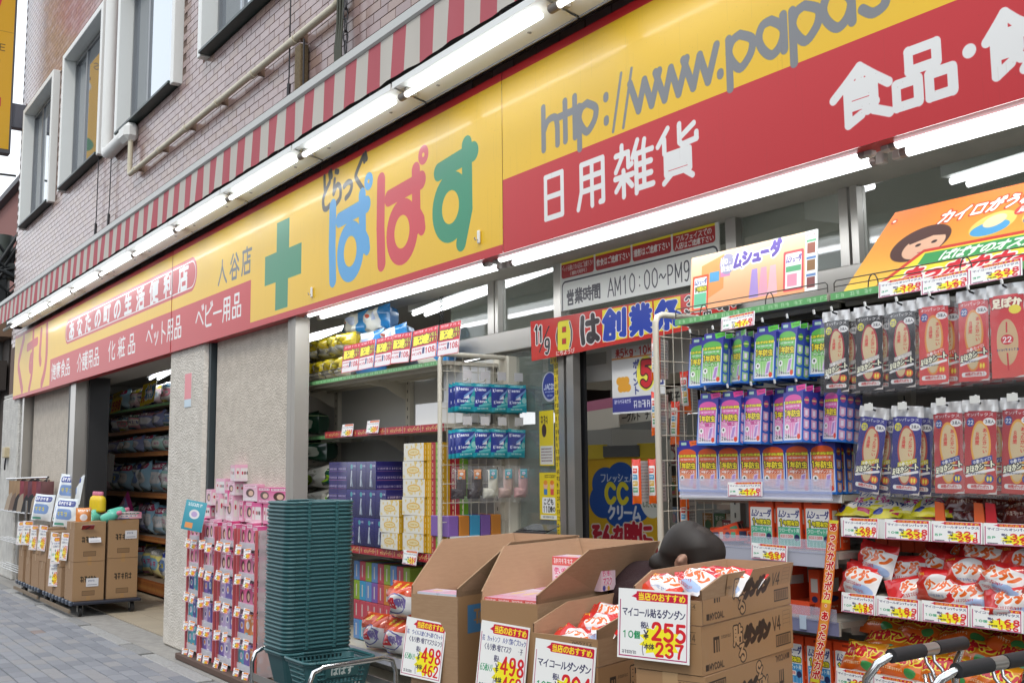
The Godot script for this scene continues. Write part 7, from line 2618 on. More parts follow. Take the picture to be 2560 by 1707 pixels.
# ---- entrance ------------------------------------------------------------------------
func build_entrance() -> void:
	var b := B.new()
	b.box([hours_board(), m_white, m_white, m_white, m_white, m_white], Vector3.ZERO, Vector3(1.24, 0.279, 0.008))
	solo("hours_board", b, "white opening hours board with red notices above the door", "sign", "", Vector3(-4.11, 2.594, -0.655))
	b = B.new()
	var bm := banner()
	var pts := PackedVector3Array()
	for r in 4:
		for c in 20:
			var u := c / 19.0
			var v := r / 3.0
			pts.append(Vector3(lerpf(-4.965, -3.36, u), lerpf(lerpf(2.185, 2.235, u), lerpf(2.42, 2.405, u), v), -0.618 + 0.006 * sin(u * 19.0 + v) + 0.012 * maxf(0.0, 0.08 - u) * 20.0 * 0.5))
	b.grid(bm, pts, 20)
	solo("festival_banner", b, "long shiny red banner with big blue characters across the top of the door", "banner")
	# notices on the closed door leaf
	b = B.new()
	var o := PackedVector2Array()
	for k in 24:
		o.append(Vector2(cos(TAU * k / 24) * 0.075, sin(TAU * k / 24) * 0.09))
	b.box([a2("jacds"), null, null, null, null, null], Vector3(0, 0, 0.003), Vector3(0.15, 0.185, 0.001))
	solo("round_sticker", b, "dark blue round association sticker on the door glass", "sticker", "", Vector3(-4.9, 2.03, -0.693))
	solo("peeling_notice", ticket_mesh("peeling notice", 0.16, 0.32), "yellow and white notice peeling off the door glass", "notice", "", Vector3(-4.93, 1.735, -0.685), Vector3(0, -6, 0))
	solo("children_notice", ticket_mesh("kodomo", 0.17, 0.27), "yellow child safety notice with two children at the bottom of the door glass", "notice", "", Vector3(-4.925, 1.4, -0.69))
	b = B.new()
	b.box([a2("strip yellow"), m_white, m_white, m_white, m_white, m_white], Vector3.ZERO, Vector3(0.062, 1.02, 0.003))
	b.box([cut("strip yellow", 0, 0, 1, 0.12), m_white, m_white, m_white, m_white, m_white], Vector3(-0.028, 0.55, 0.004), Vector3(0.06, 0.09, 0.003))
	solo("yellow_warning_strip", b, "tall yellow strip of small print down the edge of the door leaf", "sticker", "", Vector3(-4.815, 1.66, -0.686), Vector3(0, 0, 0.6))
	solo("points_poster", ticket_mesh("points", 0.42, 0.36), "white points poster with a big red 5 under the banner", "poster", "", Vector3(-4.2, 2.03, -0.75))
	# inside the doorway
	b = B.new()
	b.box(M(0.52, 0.5, 0.46, 0.6), Vector3(0, 0, 0), Vector3(1.9, 0.3, 0.5))
	b.box(M(0.3, 0.29, 0.26, 0.5), Vector3(-0.5, -0.02, 0.252), Vector3(0.3, 0.07, 0.004))
	solo("door_engine_cover", b, "cream box beam inside the shop over the doorway", "beam", "", Vector3(-4.2, 2.2, -1.08))
	solo("drawer_poster", ticket_mesh("drawer poster", 0.26, 0.22), "dark teal poster with a wooden chest behind the doorway", "poster", "", Vector3(-4.95, 2.2, -0.82))
	var t := thing("cosmetics_board", "yellow cosmetics display board with blue cloud inside the door", "display board", "", Vector3(-4.98, 0, -1.3), 6)
	b = B.new()
	b.box([a2("cream board"), m_white, m_white, m_white, m_white, m_white], Vector3(0, 1.22, 0), Vector3(0.62, 0.84, 0.012))
	part(t, "board", b)
	b = B.new()
	b.box(M(0.1, 0.1, 0.1, 0.5), Vector3(0.02, 1.66, 0.01), Vector3(0.3, 0.07, 0.03))
	for x in [-0.2, 0.22]:
		b.box(M(0.62, 0.45, 0.03, 0.5), Vector3(x, 1.66, 0.0), Vector3(0.14, 0.09, 0.03))
	b.box(M(0.15, 0.15, 0.15, 0.5), Vector3(0, 0.4, -0.02), Vector3(0.5, 0.8, 0.03))
	part(t, "stand", b)
	b = B.new()
	b.box(M(0.24, 0.23, 0.21, 0.6), Vector3(0, 0.9, 0), Vector3(0.56, 1.84, 0.5))
	solo("grey_cabinet", b, "plain grey cabinet inside the doorway", "cabinet", "", Vector3(-5.75, 0, -1.9))
	# shelves deep in the shop
	var sx := [[-7.6, -3.4, "left"], [-6.2, -4.0, "middle"], [-5.2, -3.2, "right"], [-8.6, -4.6, "far"]]
	for s in 4:
		var q: Array = sx[s]
		t = thing("snack_shelf", "%s snack shelf in the depth of the shop seen through the door" % q[2], "shelf", "", Vector3(q[0], 0, q[1]), 0)
		b = B.new()
		b.box(M(0.35, 0.33, 0.29, 0.6), Vector3(0, 0.9, -0.2), Vector3(1.3, 1.8, 0.03))
		for y in 5:
			b.box(M(0.4, 0.38, 0.34, 0.6), Vector3(0, 0.3 + y * 0.32, -0.02), Vector3(1.3, 0.02, 0.36))
			b.box(M(0.12, 0.3, 0.12, 0.5) if y == 4 else M(0.4, 0.3, 0.25, 0.5), Vector3(0, 0.29 + y * 0.32, 0.165), Vector3(1.3, 0.04, 0.006))
		part(t, "rack", b)
		for y in 5:
			for k in 9:
				b = B.new()
				b.box([a2("packet %d" % ((k * 3 + y * 5 + s) % 8)), m_white, a2("packet %d" % ((k + y) % 8)), m_white, m_white, m_white], Vector3(-0.57 + k * 0.143, 0.31 + y * 0.32 + 0.1, 0.03), Vector3(0.13, 0.2, 0.2))
				part(t, "packet", b)
	b = B.new()
	b.box([a2("snack sign"), a2("snack sign"), m_white, m_white, m_white, m_white], Vector3.ZERO, Vector3(0.82, 0.22, 0.01))
	solo("snack_sign", b, "hanging white aisle sign naming puddings and snacks", "sign", "", Vector3(-6.12, 2.03, -2.6), Vector3(0, 0, 3))
	b = B.new()
	b.box(M(0.42, 0.12, 0.2, 0.6), Vector3(0, 0.06, 0), Vector3(0.62, 0.08, 0.01))
	b.box(M(0.5, 0.45, 0.38, 0.6), Vector3(0, -0.06, 0), Vector3(0.62, 0.16, 0.008))
	solo("pink_sign", b, "hanging aisle sign with a pink top edge", "sign", "", Vector3(-6.62, 2.0, -2.45), Vector3(0, 0, 3))
	for k in 3:
		b = B.new()
		b.box(M(0.62, 0.5, 0.06, 0.6), Vector3.ZERO, Vector3(0.7, 0.14, 0.01))
		solo("yellow_sign", b, "yellow strip sign hanging in the shop, %s from the door" % nth(k), "sign", "yellow strip signs", Vector3(-4.75 - k * 0.5, 2.02, -2.2 - k * 0.9))
	b = B.new()
	b.lathe(M(0.3, 0.03, 0.02, 0.5), [Vector2(0, -0.1), Vector2(0.05, -0.06), Vector2(0.065, 0), Vector2(0.05, 0.06), Vector2(0, 0.1)], 10)
	solo("red_lantern", b, "small dark red round ornament above the snack sign", "ornament", "", Vector3(-5.98, 2.14, -2.55))
	# chain and rolled things above the left shelves
	b = B.new()
	for s in 2:
		for k in 9:
			b.tube(m_dark, arc(Vector3(s * 0.03, k * 0.035, 0), Vector3(0.01, 0, 0) if k % 2 else Vector3(0, 0, 0.01), Vector3(0, 0.022, 0), 0, 360, 6), 0.003, 4, false)
	solo("ceiling_chain", b, "pair of dark chains hanging from the ceiling behind the paper rolls", "chain", "", Vector3(-6.55, 2.55, -0.95))
	b = B.new()
	b.box(M(0.45, 0.44, 0.38, 0.5), Vector3.ZERO, Vector3(0.9, 0.2, 0.3))
	b.tube(M(0.45, 0.44, 0.38, 0.5), [Vector3(-0.45, 0, 0.1), Vector3(-0.45, 0, -0.1)], 0.1, 12)
	solo("air_conditioner", b, "cream air conditioner under the ceiling behind the right glass", "air conditioner", "", Vector3(-3.5, 2.78, -1.0), Vector3(0, -9, 0))


# ---- shelving right of the entrance --------------------------------------------------
func hang_box(key: String) -> Node3D:
	var t := thing("moth_repellent_box", "", "box")
	var b := B.new()
	var sd := a2(key + " side")
	b.box([a2(key), m_white, sd, sd, M(0.03, 0.08, 0.4, 0.4), M(0.02, 0.15, 0.5, 0.4)], Vector3(0, -0.095, 0), Vector3(0.122, 0.19, 0.034))
	part(t, "carton", b)
	b = B.new()
	b.box([a2(key + " tab"), a2(key + " tab"), m_white, m_white, m_white, m_white], Vector3(0, 0.013, 0.004), Vector3(0.12, 0.028, 0.002))
	part(t, "hang_tab", b)
	return t


func insole_pack(key: String) -> Node3D:
	var t := thing("insole_pack", "", "pack")
	var b := B.new()
	var w := 0.11
	var h := 0.3
	var pts := PackedVector3Array()
	var bk := PackedVector3Array()
	for r in 8:
		for c in 5:
			var u := c / 4.0
			var v := r / 7.0
			var e := sin(u * PI) * 0.007 * sin(minf(v * 6, 1) * PI * 0.5)
			pts.append(Vector3((u - 0.5) * w, -h + v * h * 0.88, e + 0.0015 * sin(v * 21 + u * 5)))
			bk.append(Vector3((0.5 - u) * w, -h + v * h * 0.88, -e))
	b.grid(a2(key)[0], pts, 5, a2(key)[1])
	b.grid(M(0.5, 0.45, 0.42, 0.4), bk, 5)
	part(t, "pouch", b)
	b = B.new()
	var silver := M(0.62, 0.62, 0.62, 0.22, 0.25)
	pts = PackedVector3Array()
	for r in 4:
		for c in 9:
			pts.append(Vector3((c / 8.0 - 0.5) * (w + 0.012), -h * 0.13 + r / 3.0 * h * 0.13, 0.003 * sin(c * 2.1 + r) + 0.002))
	b.grid(silver, pts, 9)
	part(t, "header", b)
	b = B.new()
	var film := clear(0.9, 0.9, 0.92, 0.05, 0.06)
	b.grid(film, PackedVector3Array([Vector3(-w / 2 - 0.008, -h - 0.012, 0.011), Vector3(w / 2 + 0.008, -h - 0.012, 0.011), Vector3(-w / 2 - 0.008, -h * 0.12, 0.012), Vector3(w / 2 + 0.008, -h * 0.12, 0.012)]), 2)
	part(t, "clear_sleeve", b)
	return t


func hook(x: float, y: float, label: String, g: String, tagged := false) -> void:
	var t := thing("display_hook", label, "hook", g, Vector3(x, y, 0))
	var b := B.new()
	b.tube(M(0.025, 0.025, 0.028, 0.4, 0.4), [Vector3(0, 0.012, -0.62), Vector3(0, 0, -0.16), Vector3(0, 0.004, -0.13), Vector3(0, 0.016, -0.12)], 0.0035, 6)
	part(t, "wire", b)
	b = B.new()
	b.tube(m_white, [Vector3(0, 0.01, -0.123), Vector3(0, 0.026, -0.119)], 0.0045, 6)
	if tagged:
		b.box(M(0.66, 0.66, 0.62, 0.5), Vector3(0, 0.012, -0.112), Vector3(0.034, 0.024, 0.002))
	part(t, "tip", b)


func build_right_gondola() -> void:
	var pan := M(0.27, 0.265, 0.25, 0.6)
	var met := M(0.36, 0.34, 0.29, 0.45)
	var t := thing("warmer_shelf", "long cream shop shelving right of the door with moth repellents and warmers", "shelf")
	var acr := M(0.6, 0.6, 0.66, 0.25)
	gondola(t, -3.43, -0.6, -0.66, -0.19, 2.2, [-3.4, -2.49, -1.6, -0.7], [
		[2.198, -3.31, -2.495, -0.18, a2("strip green"), 0.026], [2.198, -2.485, -0.6, -0.18, a2("strip green"), 0.026],
		[1.455, -3.34, -2.5, -0.22, m_white, 0.03], [1.245, -3.38, -2.5, -0.17, M(0.42, 0.43, 0.5, 0.3), 0.055], [1.0, -3.38, -2.5, -0.17, M(0.2, 0.21, 0.34, 0.3), 0.05], [0.72, -3.38, -2.5, -0.17, m_white, 0.05],
		[1.375, -2.47, -0.6, -0.16, m_white, 0.066], [1.11, -2.47, -0.6, -0.16, m_white, 0.066], [0.84, -2.47, -0.6, -0.16, m_white, 0.066], [0.5, -2.47, -0.6, -0.16, m_white, 0.066], [0.2, -3.4, -0.6, -0.2, null, 0.2]], pan, met)
	grid_panel(t, -3.435, -0.17, -0.5, 0.3, 2.24, m_cream)
	var b := B.new()
	var wire := M(0.06, 0.055, 0.05, 0.35, 0.6)
	for q in [[-3.31, -2.5], [-2.47, -0.6]]:
		b.tube(wire, [Vector3(q[0], 2.205, -0.175), Vector3(q[0], 2.235, -0.175), Vector3(q[0] + 0.01, 2.245, -0.175), Vector3(q[1] - 0.01, 2.245, -0.175), Vector3(q[1], 2.235, -0.175), Vector3(q[1], 2.205, -0.175)], 0.0024, 5)
		b.tube(wire, [Vector3(q[0], 2.222, -0.175), Vector3(q[1], 2.222, -0.175)], 0.002, 5)
		var x: float = q[0] + 0.17
		while x < q[1]:
			b.tube(wire, arc(Vector3(x, 2.2, -0.174), Vector3(0.022, 0, 0), Vector3(0, 0.045, 0), 0, 180, 6), 0.0024, 5)
			x += 0.36
	part(t, "wire_fence", b)
	b = B.new()
	b.box(clear(0.8, 0.82, 0.92, 0.35, 0.08), Vector3(-2.875, 1.476, -0.128), Vector3(0.78, 0.075, 0.003))
	b.box(acr, Vector3(-2.875, 1.44, -0.126), Vector3(0.78, 0.008, 0.012))
	b.box(clear(0.8, 0.82, 0.9, 0.3, 0.08), Vector3(-2.84, 1.265, -0.155), Vector3(0.66, 0.05, 0.003))
	b.box(clear(0.8, 0.82, 0.9, 0.3, 0.08), Vector3(-2.84, 1.02, -0.155), Vector3(0.66, 0.05, 0.003))
	part(t, "clear_front", b)
	# two rows of hanging boxes, one standing row
	var rows := [["moth green", "green", 2.083, [-3.178, -3.046, -2.93, -2.78, -2.657, -2.53], [0, 0, -28, -6, -14, -4], [-3, -3, -4, -4, -7, -3], [-0.2, -0.14, -0.17, -0.16, -0.15, -0.19]], ["moth pink", "pink", 1.838, [-3.1, -2.975, -2.85, -2.73, -2.627, -2.48], [-4, -4, -12, 0, -14, -26], [-3, -3, -3, 0, 0, -4], [-0.16, -0.16, -0.16, -0.2, -0.13, -0.17]]]
	for r in 2:
		var q: Array = rows[r]
		var proto := hang_box(q[0])
		var first := true
		for k in 6:
			for d in 3:
				var lb: String = "%s moth repellent box, %s hanging row, %s from left%s" % [q[1], ["top", "lower"][r], nth(k), ["", ", second in depth", ", third in depth"][d]]
				var p := Vector3(q[3][k] - d * 0.004, q[2] - d * 0.003, q[6][k] - d * 0.048)
				var rot := Vector3(-4, q[4][k], q[5][k] * 0.5)
				if first:
					proto.position = p
					proto.rotation_degrees = rot
					tag(proto, lb, "box", "%s moth repellent boxes" % q[1])
					first = false
				else:
					dup(proto, p, rot, lb)
			hook(q[3][k] + 0.005, q[2] + 0.03, "black hook of the %s moth repellent row, %s from the left" % [["top", "lower"][r], nth(k)], "hooks on the right shelving")
	var pro := hang_box("moth orange")
	for k in 7:
		for d in 3:
			var lb := "orange fronted moth repellent box standing on the shelf, %s from the left%s" % [nth(k), ["", ", second in depth", ", third in depth"][d]]
			var p := Vector3(-3.272 + k * 0.1178, 1.647, -0.2 - d * 0.06)
			if k == 0 and d == 0:
				pro.position = p
				tag(pro, lb, "box", "orange moth repellent boxes")
			else:
				dup(pro, p, Vector3(0, 0, 0), lb)
	# insole warmers
	var ins := {}
	for key in ["insole black", "insole red", "insole navy", "insole crimson", "insole long"]:
		ins[key] = [insole_pack(key), true]
	var word := {"insole black": "black", "insole red": "bright red", "insole navy": "navy", "insole crimson": "crimson", "insole long": "long red"}
	var up := [["insole black", -2.445, 2.127], ["insole black", -2.3, 2.125], ["insole black", -2.172, 2.125], ["insole red", -2.046, 2.127], ["insole red", -1.905, 2.128], ["insole long", -1.79, 2.13], ["insole red", -1.66, 2.12], ["insole red", -1.53, 2.12]]
	var lo := [["insole navy", -2.3, 1.765], ["insole navy", -2.165, 1.762], ["insole crimson", -2.02, 1.768], ["insole crimson", -1.9, 1.768], ["insole crimson", -1.775, 1.768], ["insole crimson", -1.65, 1.76], ["insole navy", -1.52, 1.76]]
	for r in 2:
		var lst: Array = up if r == 0 else lo
		for k in lst.size():
			var q: Array = lst[k]
			for d in 3:
				var lb := "%s insole pack, %s right bay row, %s from left%s" % [word[q[0]], ["upper", "lower"][r], nth(k), ["", ", second in depth", ", third in depth"][d]]
				var p := Vector3(q[1] + d * 0.014, q[2] - d * 0.004, -0.15 - d * 0.045 + 0.006 * (k % 2))
				var rot := Vector3(-3, [0, 2, -3, 0, -4, 4, 0, 0][k], ([-9, -4, 0, -2, -3, 0, 0][k] if r == 1 else [-1, -1, -1, -1, -1, 0, 0, 0][k]))
				if ins[q[0]][1]:
					ins[q[0]][1] = false
					ins[q[0]][0].position = p
					ins[q[0]][0].rotation_degrees = rot
					tag(ins[q[0]][0], lb, "pack", "insole warmer packs")
				else:
					dup(ins[q[0]][0], p, rot, lb)
			hook(q[1], q[2] - 0.012, "black hook of the %s insole row, %s from the left" % [["upper", "lower"][r], nth(k)], "hooks on the right shelving", r == 1)
	# labelled orange cartons under the moth repellent
	for k in 3:
		for d in 2:
			var q := pbox("mush green", "mush side", 0.125, 0.185, 0.045, H("#d4481e"))
			solo("white_label_box", q, "orange box with white and green label on the third shelf, %s from the left%s" % [nth(k), "" if d == 0 else ", behind"], "box", "orange boxes with white labels", Vector3(-2.905 + k * 0.139, 1.247, -0.24 - d * 0.06))
	for k in 3:
		var q := pbox("mush blue", "mush side", 0.12, 0.185, 0.045, H("#d4481e"))
		solo("white_label_box", q, "orange box with white and blue label on the low shelf, %s from the left" % nth(k), "box", "orange boxes with white labels", Vector3(-2.78 + k * 0.13, 0.735, -0.24))
	var ob := [[-3.2, 1.255, -0.3, 30, 18, 0.2], [-3.1, 1.255, -0.27, -14, 4, 0.22], [-3.22, 1.25, -0.42, 10, 0, 0.2], [-2.97, 1.25, -0.3, 0, 0, 0.1]]
	for k in 4:
		var c: Array = ob[k]
		b = B.new()
		b.box([a2("mush end"), H("#d84e22"), a2("mush end"), H("#d84e22"), H("#d84e22"), H("#d84e22")], Vector3(0, 0.025, 0), Vector3(c[5], 0.048, 0.12))
		solo("orange_box", b, "orange box lying on the third shelf beside the wire panel, %s from the left" % nth(k), "box", "orange boxes lying on the shelf", Vector3(c[0], c[1], c[2]), Vector3(0, c[3], c[4]))
	b = B.new()
	b.box(H("#d4481e"), Vector3(0, 0.05, 0), Vector3(0.14, 0.004, 0.2))
	b.box(H("#d4481e"), Vector3(0, 0.03, 0.1), Vector3(0.14, 0.06, 0.004))
	b.box(H("#b83a16"), Vector3(-0.07, 0.06, 0), Vector3(0.004, 0.1, 0.2))
	solo("open_orange_tray", b, "empty open orange tray on the fourth shelf", "tray", "", Vector3(-2.76, 0.99, -0.33))
	for k in 2:
		b = B.new()
		b.box([a2("mush side"), H("#d4481e"), a2("mush side"), H("#d4481e"), H("#d4481e"), H("#d4481e")], Vector3(0, 0.08, 0), Vector3(0.05, 0.17, 0.14))
		solo("tall_orange_box", b, "tall narrow orange box on the fourth shelf, %s" % ["left", "right"][k], "box", "", Vector3([-2.86, -2.69][k], 1.002, -0.33))
	for k in 5:
		b = B.new()
		b.box(H("#c8441c"), Vector3(0, 0.03, 0), Vector3(0.05, 0.06, 0.16))
		solo("orange_refill_box", b, "orange box in the row behind the kana strip, %s from the left" % nth(k), "box", "orange boxes behind the kana strip", Vector3(-2.44 + k * 0.055, 1.25, -0.42))
	# orange refill packs on the wire panel by the door
	var rp := [[-3.51, 2.15, -0.26], [-3.5, 2.0, -0.42], [-3.5, 1.9, -0.24], [-3.5, 1.86, -0.36], [-3.53, 1.6, -0.14], [-3.49, 1.6, -0.2], [-3.47, 1.58, -0.36], [-3.5, 1.42, -0.4]]
	for k in rp.size():
		var c: Array = rp[k]
		b = B.new()
		b.bag(a2("refill"), a2("refill"), Vector3(0, -0.1, 0.03), 0.045, 0.2, 0.03, k, 0.2)
		b.box([null, null, a2("refill back"), a2("refill back"), m_white, m_white], Vector3(0, -0.1, -0.02), Vector3(0.03, 0.18, 0.09))
		solo("refill_pack", b, "orange and white refill pack hung on the wire panel by the door, %s counted from the top" % nth(k), "pack", "orange refill packs", Vector3(c[0], c[1] - 0.0, c[2]), Vector3(0, 20, rng.randf_range(-3, 3)))
	# bags on the open shelves of the right bay
	var n := 0
	for x in [-2.46, -2.36, -2.3, -2.22, -2.13]:
		for d in 2:
			b = B.new()
			b.bag(a2("bag yellow"), M(0.5, 0.42, 0.05, 0.3), Vector3.ZERO, 0.2, 0.11, 0.045, n + 100, 0.4)
			solo("yellow_warmer_bag", b, "yellow warmer bag on the top open shelf of the right bay, %s" % nth(n), "bag", "yellow warmer bags", Vector3(x + 0.02 * d, 1.405 + d * 0.028 + 0.005 * (n % 3), -0.26 - d * 0.05), Vector3(-62 + n * 3 % 20, -18 + n * 9 % 40, rng.randf_range(-8, 8)))
			n += 1
	for k in 12:
		b = B.new()
		b.bag(a2("bag sock warmer"), a2("bag sock warmer"), Vector3.ZERO, 0.15, 0.09, 0.045, k + 130, 0.6)
		solo("brown_warmer_bag", b, "shiny brown and orange warmer bag on the top open shelf, %s" % nth(k), "bag", "brown warmer bags", Vector3(-2.03 + (k % 6) * 0.1, 1.405 + (k / 6) * 0.035, -0.25 - 0.03 * (k % 2)), Vector3(-55 + k * 7 % 30, -20 + k * 13 % 50, rng.randf_range(-12, 12)))
	for k in 3:
		b = B.new()
		var o := PackedVector2Array([Vector2(-0.016, 0), Vector2(0.02, 0), Vector2(0.016, 0.066), Vector2(-0.014, 0.07)])
		b.prism(M(0.62, 0.11, 0.03, 0.35) if k != 2 else M(0.5, 0.02, 0.03, 0.35), o, -0.003, 0.003)
		solo("shelf_divider", b, "%s plastic shelf divider between the warmer bags, %s from the left" % ["red" if k == 2 else "orange", nth(k)], "divider", "shelf dividers", Vector3([-2.085, -1.945, -1.905][k], 1.37, -0.17))
	b = B.new()
	b.box([a2("bag orange"), m_white, m_white, m_white, m_white, m_white], Vector3.ZERO, Vector3(0.3, 0.09, 0.003))
	solo("shelf_header", b, "orange header card at the back of the top open shelf", "card", "", Vector3(-1.85, 1.49, -0.33))
	n = 0
	var dand := [[-2.43, 1.155, -0.2, -8, 0.17, 0.12, 0], [-2.39, 1.225, -0.24, -14, 0.19, 0.12, 0], [-2.28, 1.19, -0.26, 10, 0.16, 0.11, 0], [-2.23, 1.13, -0.22, 26, 0.17, 0.11, 0], [-2.2, 1.23, -0.3, -30, 0.17, 0.11, 0], [-2.12, 1.16, -0.2, -6, 0.17, 0.11, 1], [-2.02, 1.21, -0.22, 4, 0.18, 0.11, 1], [-2.02, 1.135, -0.2, 8, 0.16, 0.1, 0], [-1.99, 1.265, -0.26, -12, 0.2, 0.11, 0], [-1.9, 1.2, -0.2, -8, 0.17, 0.11, 0], [-1.86, 1.13, -0.19, 8, 0.17, 0.11, 0], [-1.84, 1.26, -0.25, 12, 0.17, 0.11, 1], [-1.76, 1.18, -0.2, -14, 0.17, 0.11, 1], [-1.72, 1.12, -0.2, 6, 0.17, 0.11, 0], [-1.62, 1.15, -0.22, 0, 0.18, 0.12, 0], [-1.6, 1.24, -0.25, 15, 0.18, 0.12, 1], [-2.1, 1.25, -0.36, 8, 0.2, 0.12, 0], [-2.32, 1.14, -0.32, -20, 0.18, 0.11, 1]]
	for c in dand:
		b = B.new()
		b.bag(a2("bag dandan red" if c[6] else "bag dandan"), a2("bag dandan red"), Vector3.ZERO, c[4] * 1.05, c[5] * 1.05, 0.075, n + 150, 0.45)
		solo("hand_warmer_bag", b, "red and white hand warmer bag on the middle open shelf, %s one" % nth(n), "bag", "red and white hand warmer bags", Vector3(c[0], c[1], c[2]), Vector3(-24 + n * 7 % 20, c[3], c[3] * 0.5 + n * 5 % 9 - 4))
		n += 1
	n = 0
	for r in 3:
		for k in 6:
			b = B.new()
			b.bag(a2("bag orange"), a2("bag orange"), Vector3.ZERO, 0.19, 0.12, 0.06, n + 180, 0.4)
			solo("orange_warmer_bag", b, "orange warmer bag on the low open shelf, %s layer from below, %s from the left" % [nth(r), nth(k)], "bag", "orange warmer bags", Vector3(-2.45 + k * 0.165 + 0.05 * (r % 2), 0.88 + r * 0.05, -0.22 - r * 0.06), Vector3(-30 - r * 18, -8 + n * 7 % 20, rng.randf_range(-7, 7)))
			n += 1
	# tickets along the rails
	var tg := [[-2.381, 1.343, 4, 0.15], [-2.193, 1.343, 5, 0.175], [-2.01, 1.343, 6, 0.18], [-1.825, 1.343, 6, 0.18], [-2.405, 1.078, 7, 0.14], [-2.245, 1.079, 8, 0.165], [-2.067, 1.08, 8, 0.17], [-1.89, 1.08, 9, 0.17], [-2.44, 0.81, 12, 0.15], [-2.28, 0.81, 12, 0.16], [-2.11, 0.81, 12, 0.16], [-1.94, 0.81, 12, 0.16]]
	for k in tg.size():
		var c: Array = tg[k]
		solo("rail_ticket", ticket_mesh("tag %d" % c[2], c[3], 0.068), "price ticket on the %s rail of the right bay, %s from left" % [["upper", "middle", "lower"][k / 4], nth(k % 4)], "price tag", "tickets on the right bay rails", Vector3(c[0], c[1], -0.142), Vector3(-6, 0, 0))
	var ht := [[-2.165, 2.177, 0, "left"], [-1.995, 2.165, 1, "middle"], [-1.815, 2.172, 2, "right"], [-2.91, 2.142, 3, "single, over the top moth repellent row,"]]
	for k in 4:
		solo("rail_ticket", ticket_mesh("tag %d" % ht[k][2], 0.178, 0.058), "%s white price ticket under the top green rail" % ht[k][3], "price tag", "tickets under the top rail", Vector3(ht[k][0], ht[k][1], -0.14 + 0.004 * k), Vector3(-8, 0, [1, 2, 2, 2][k]))
	solo("rail_ticket", ticket_mesh("tag 3", 0.18, 0.056), "white price ticket on the clear front of the standing orange boxes", "price tag", "", Vector3(-2.896, 1.473, -0.12), Vector3(-4, 0, 1))
	solo("rail_ticket", ticket_mesh("tag 10", 0.178, 0.06), "white price ticket on the third shelf rail beside the bent head", "price tag", "", Vector3(-2.8, 1.234, -0.138), Vector3(-4, 0, -1))
	b = B.new()
	b.box(M(0.45, 0.55, 0.66, 0.5), Vector3.ZERO, Vector3(0.03, 0.05, 0.002))
	solo("blue_tag", b, "small pale blue tag on the fourth shelf rail", "price tag", "", Vector3(-2.66, 0.985, -0.15))
	# kana strip, display cards
	b = B.new()
	var pts := PackedVector3Array()
	for r in 10:
		for c in 2:
			var v := r / 9.0
			pts.append(Vector3(-2.585 + 0.105 * v + 0.012 * sin(v * 5) + (c - 0.5) * 0.046, lerpf(0.76, 1.365, v), -0.12 + 0.02 * sin(v * 4 + 1)))
	b.grid(a2("strip poka")[0], pts, 2, a2("strip poka")[1])
	solo("kana_strip", b, "long red and orange paper strip with white kana hanging from the right bay", "strip")
	b = B.new()
	b.box([a2("moth poster"), m_white, m_white, m_white, m_white, m_white], Vector3.ZERO, Vector3(0.69, 0.247, 0.006))
	solo("moth_repellent_poster", b, "peach display card for moth repellent above the left of the warmer shelf", "poster", "", Vector3(-2.96, 2.36, -0.27), Vector3(-5, 0, 0))
	b = B.new()
	var km: Array = a2("kairo poster")
	b.quad(km[0], Vector3(-2.49, 2.2, -0.24), Vector3(-1.48, 2.2, -0.24), Vector3(-1.25, 2.475, -0.27), Vector3(-2.26, 2.475, -0.27), km[1])
	b.quad(m_white, Vector3(-1.48, 2.2, -0.245), Vector3(-2.49, 2.2, -0.245), Vector3(-2.26, 2.475, -0.275), Vector3(-1.25, 2.475, -0.275))
	solo("warmer_poster", b, "large orange slanted display card for warmers with a woman's head", "poster")


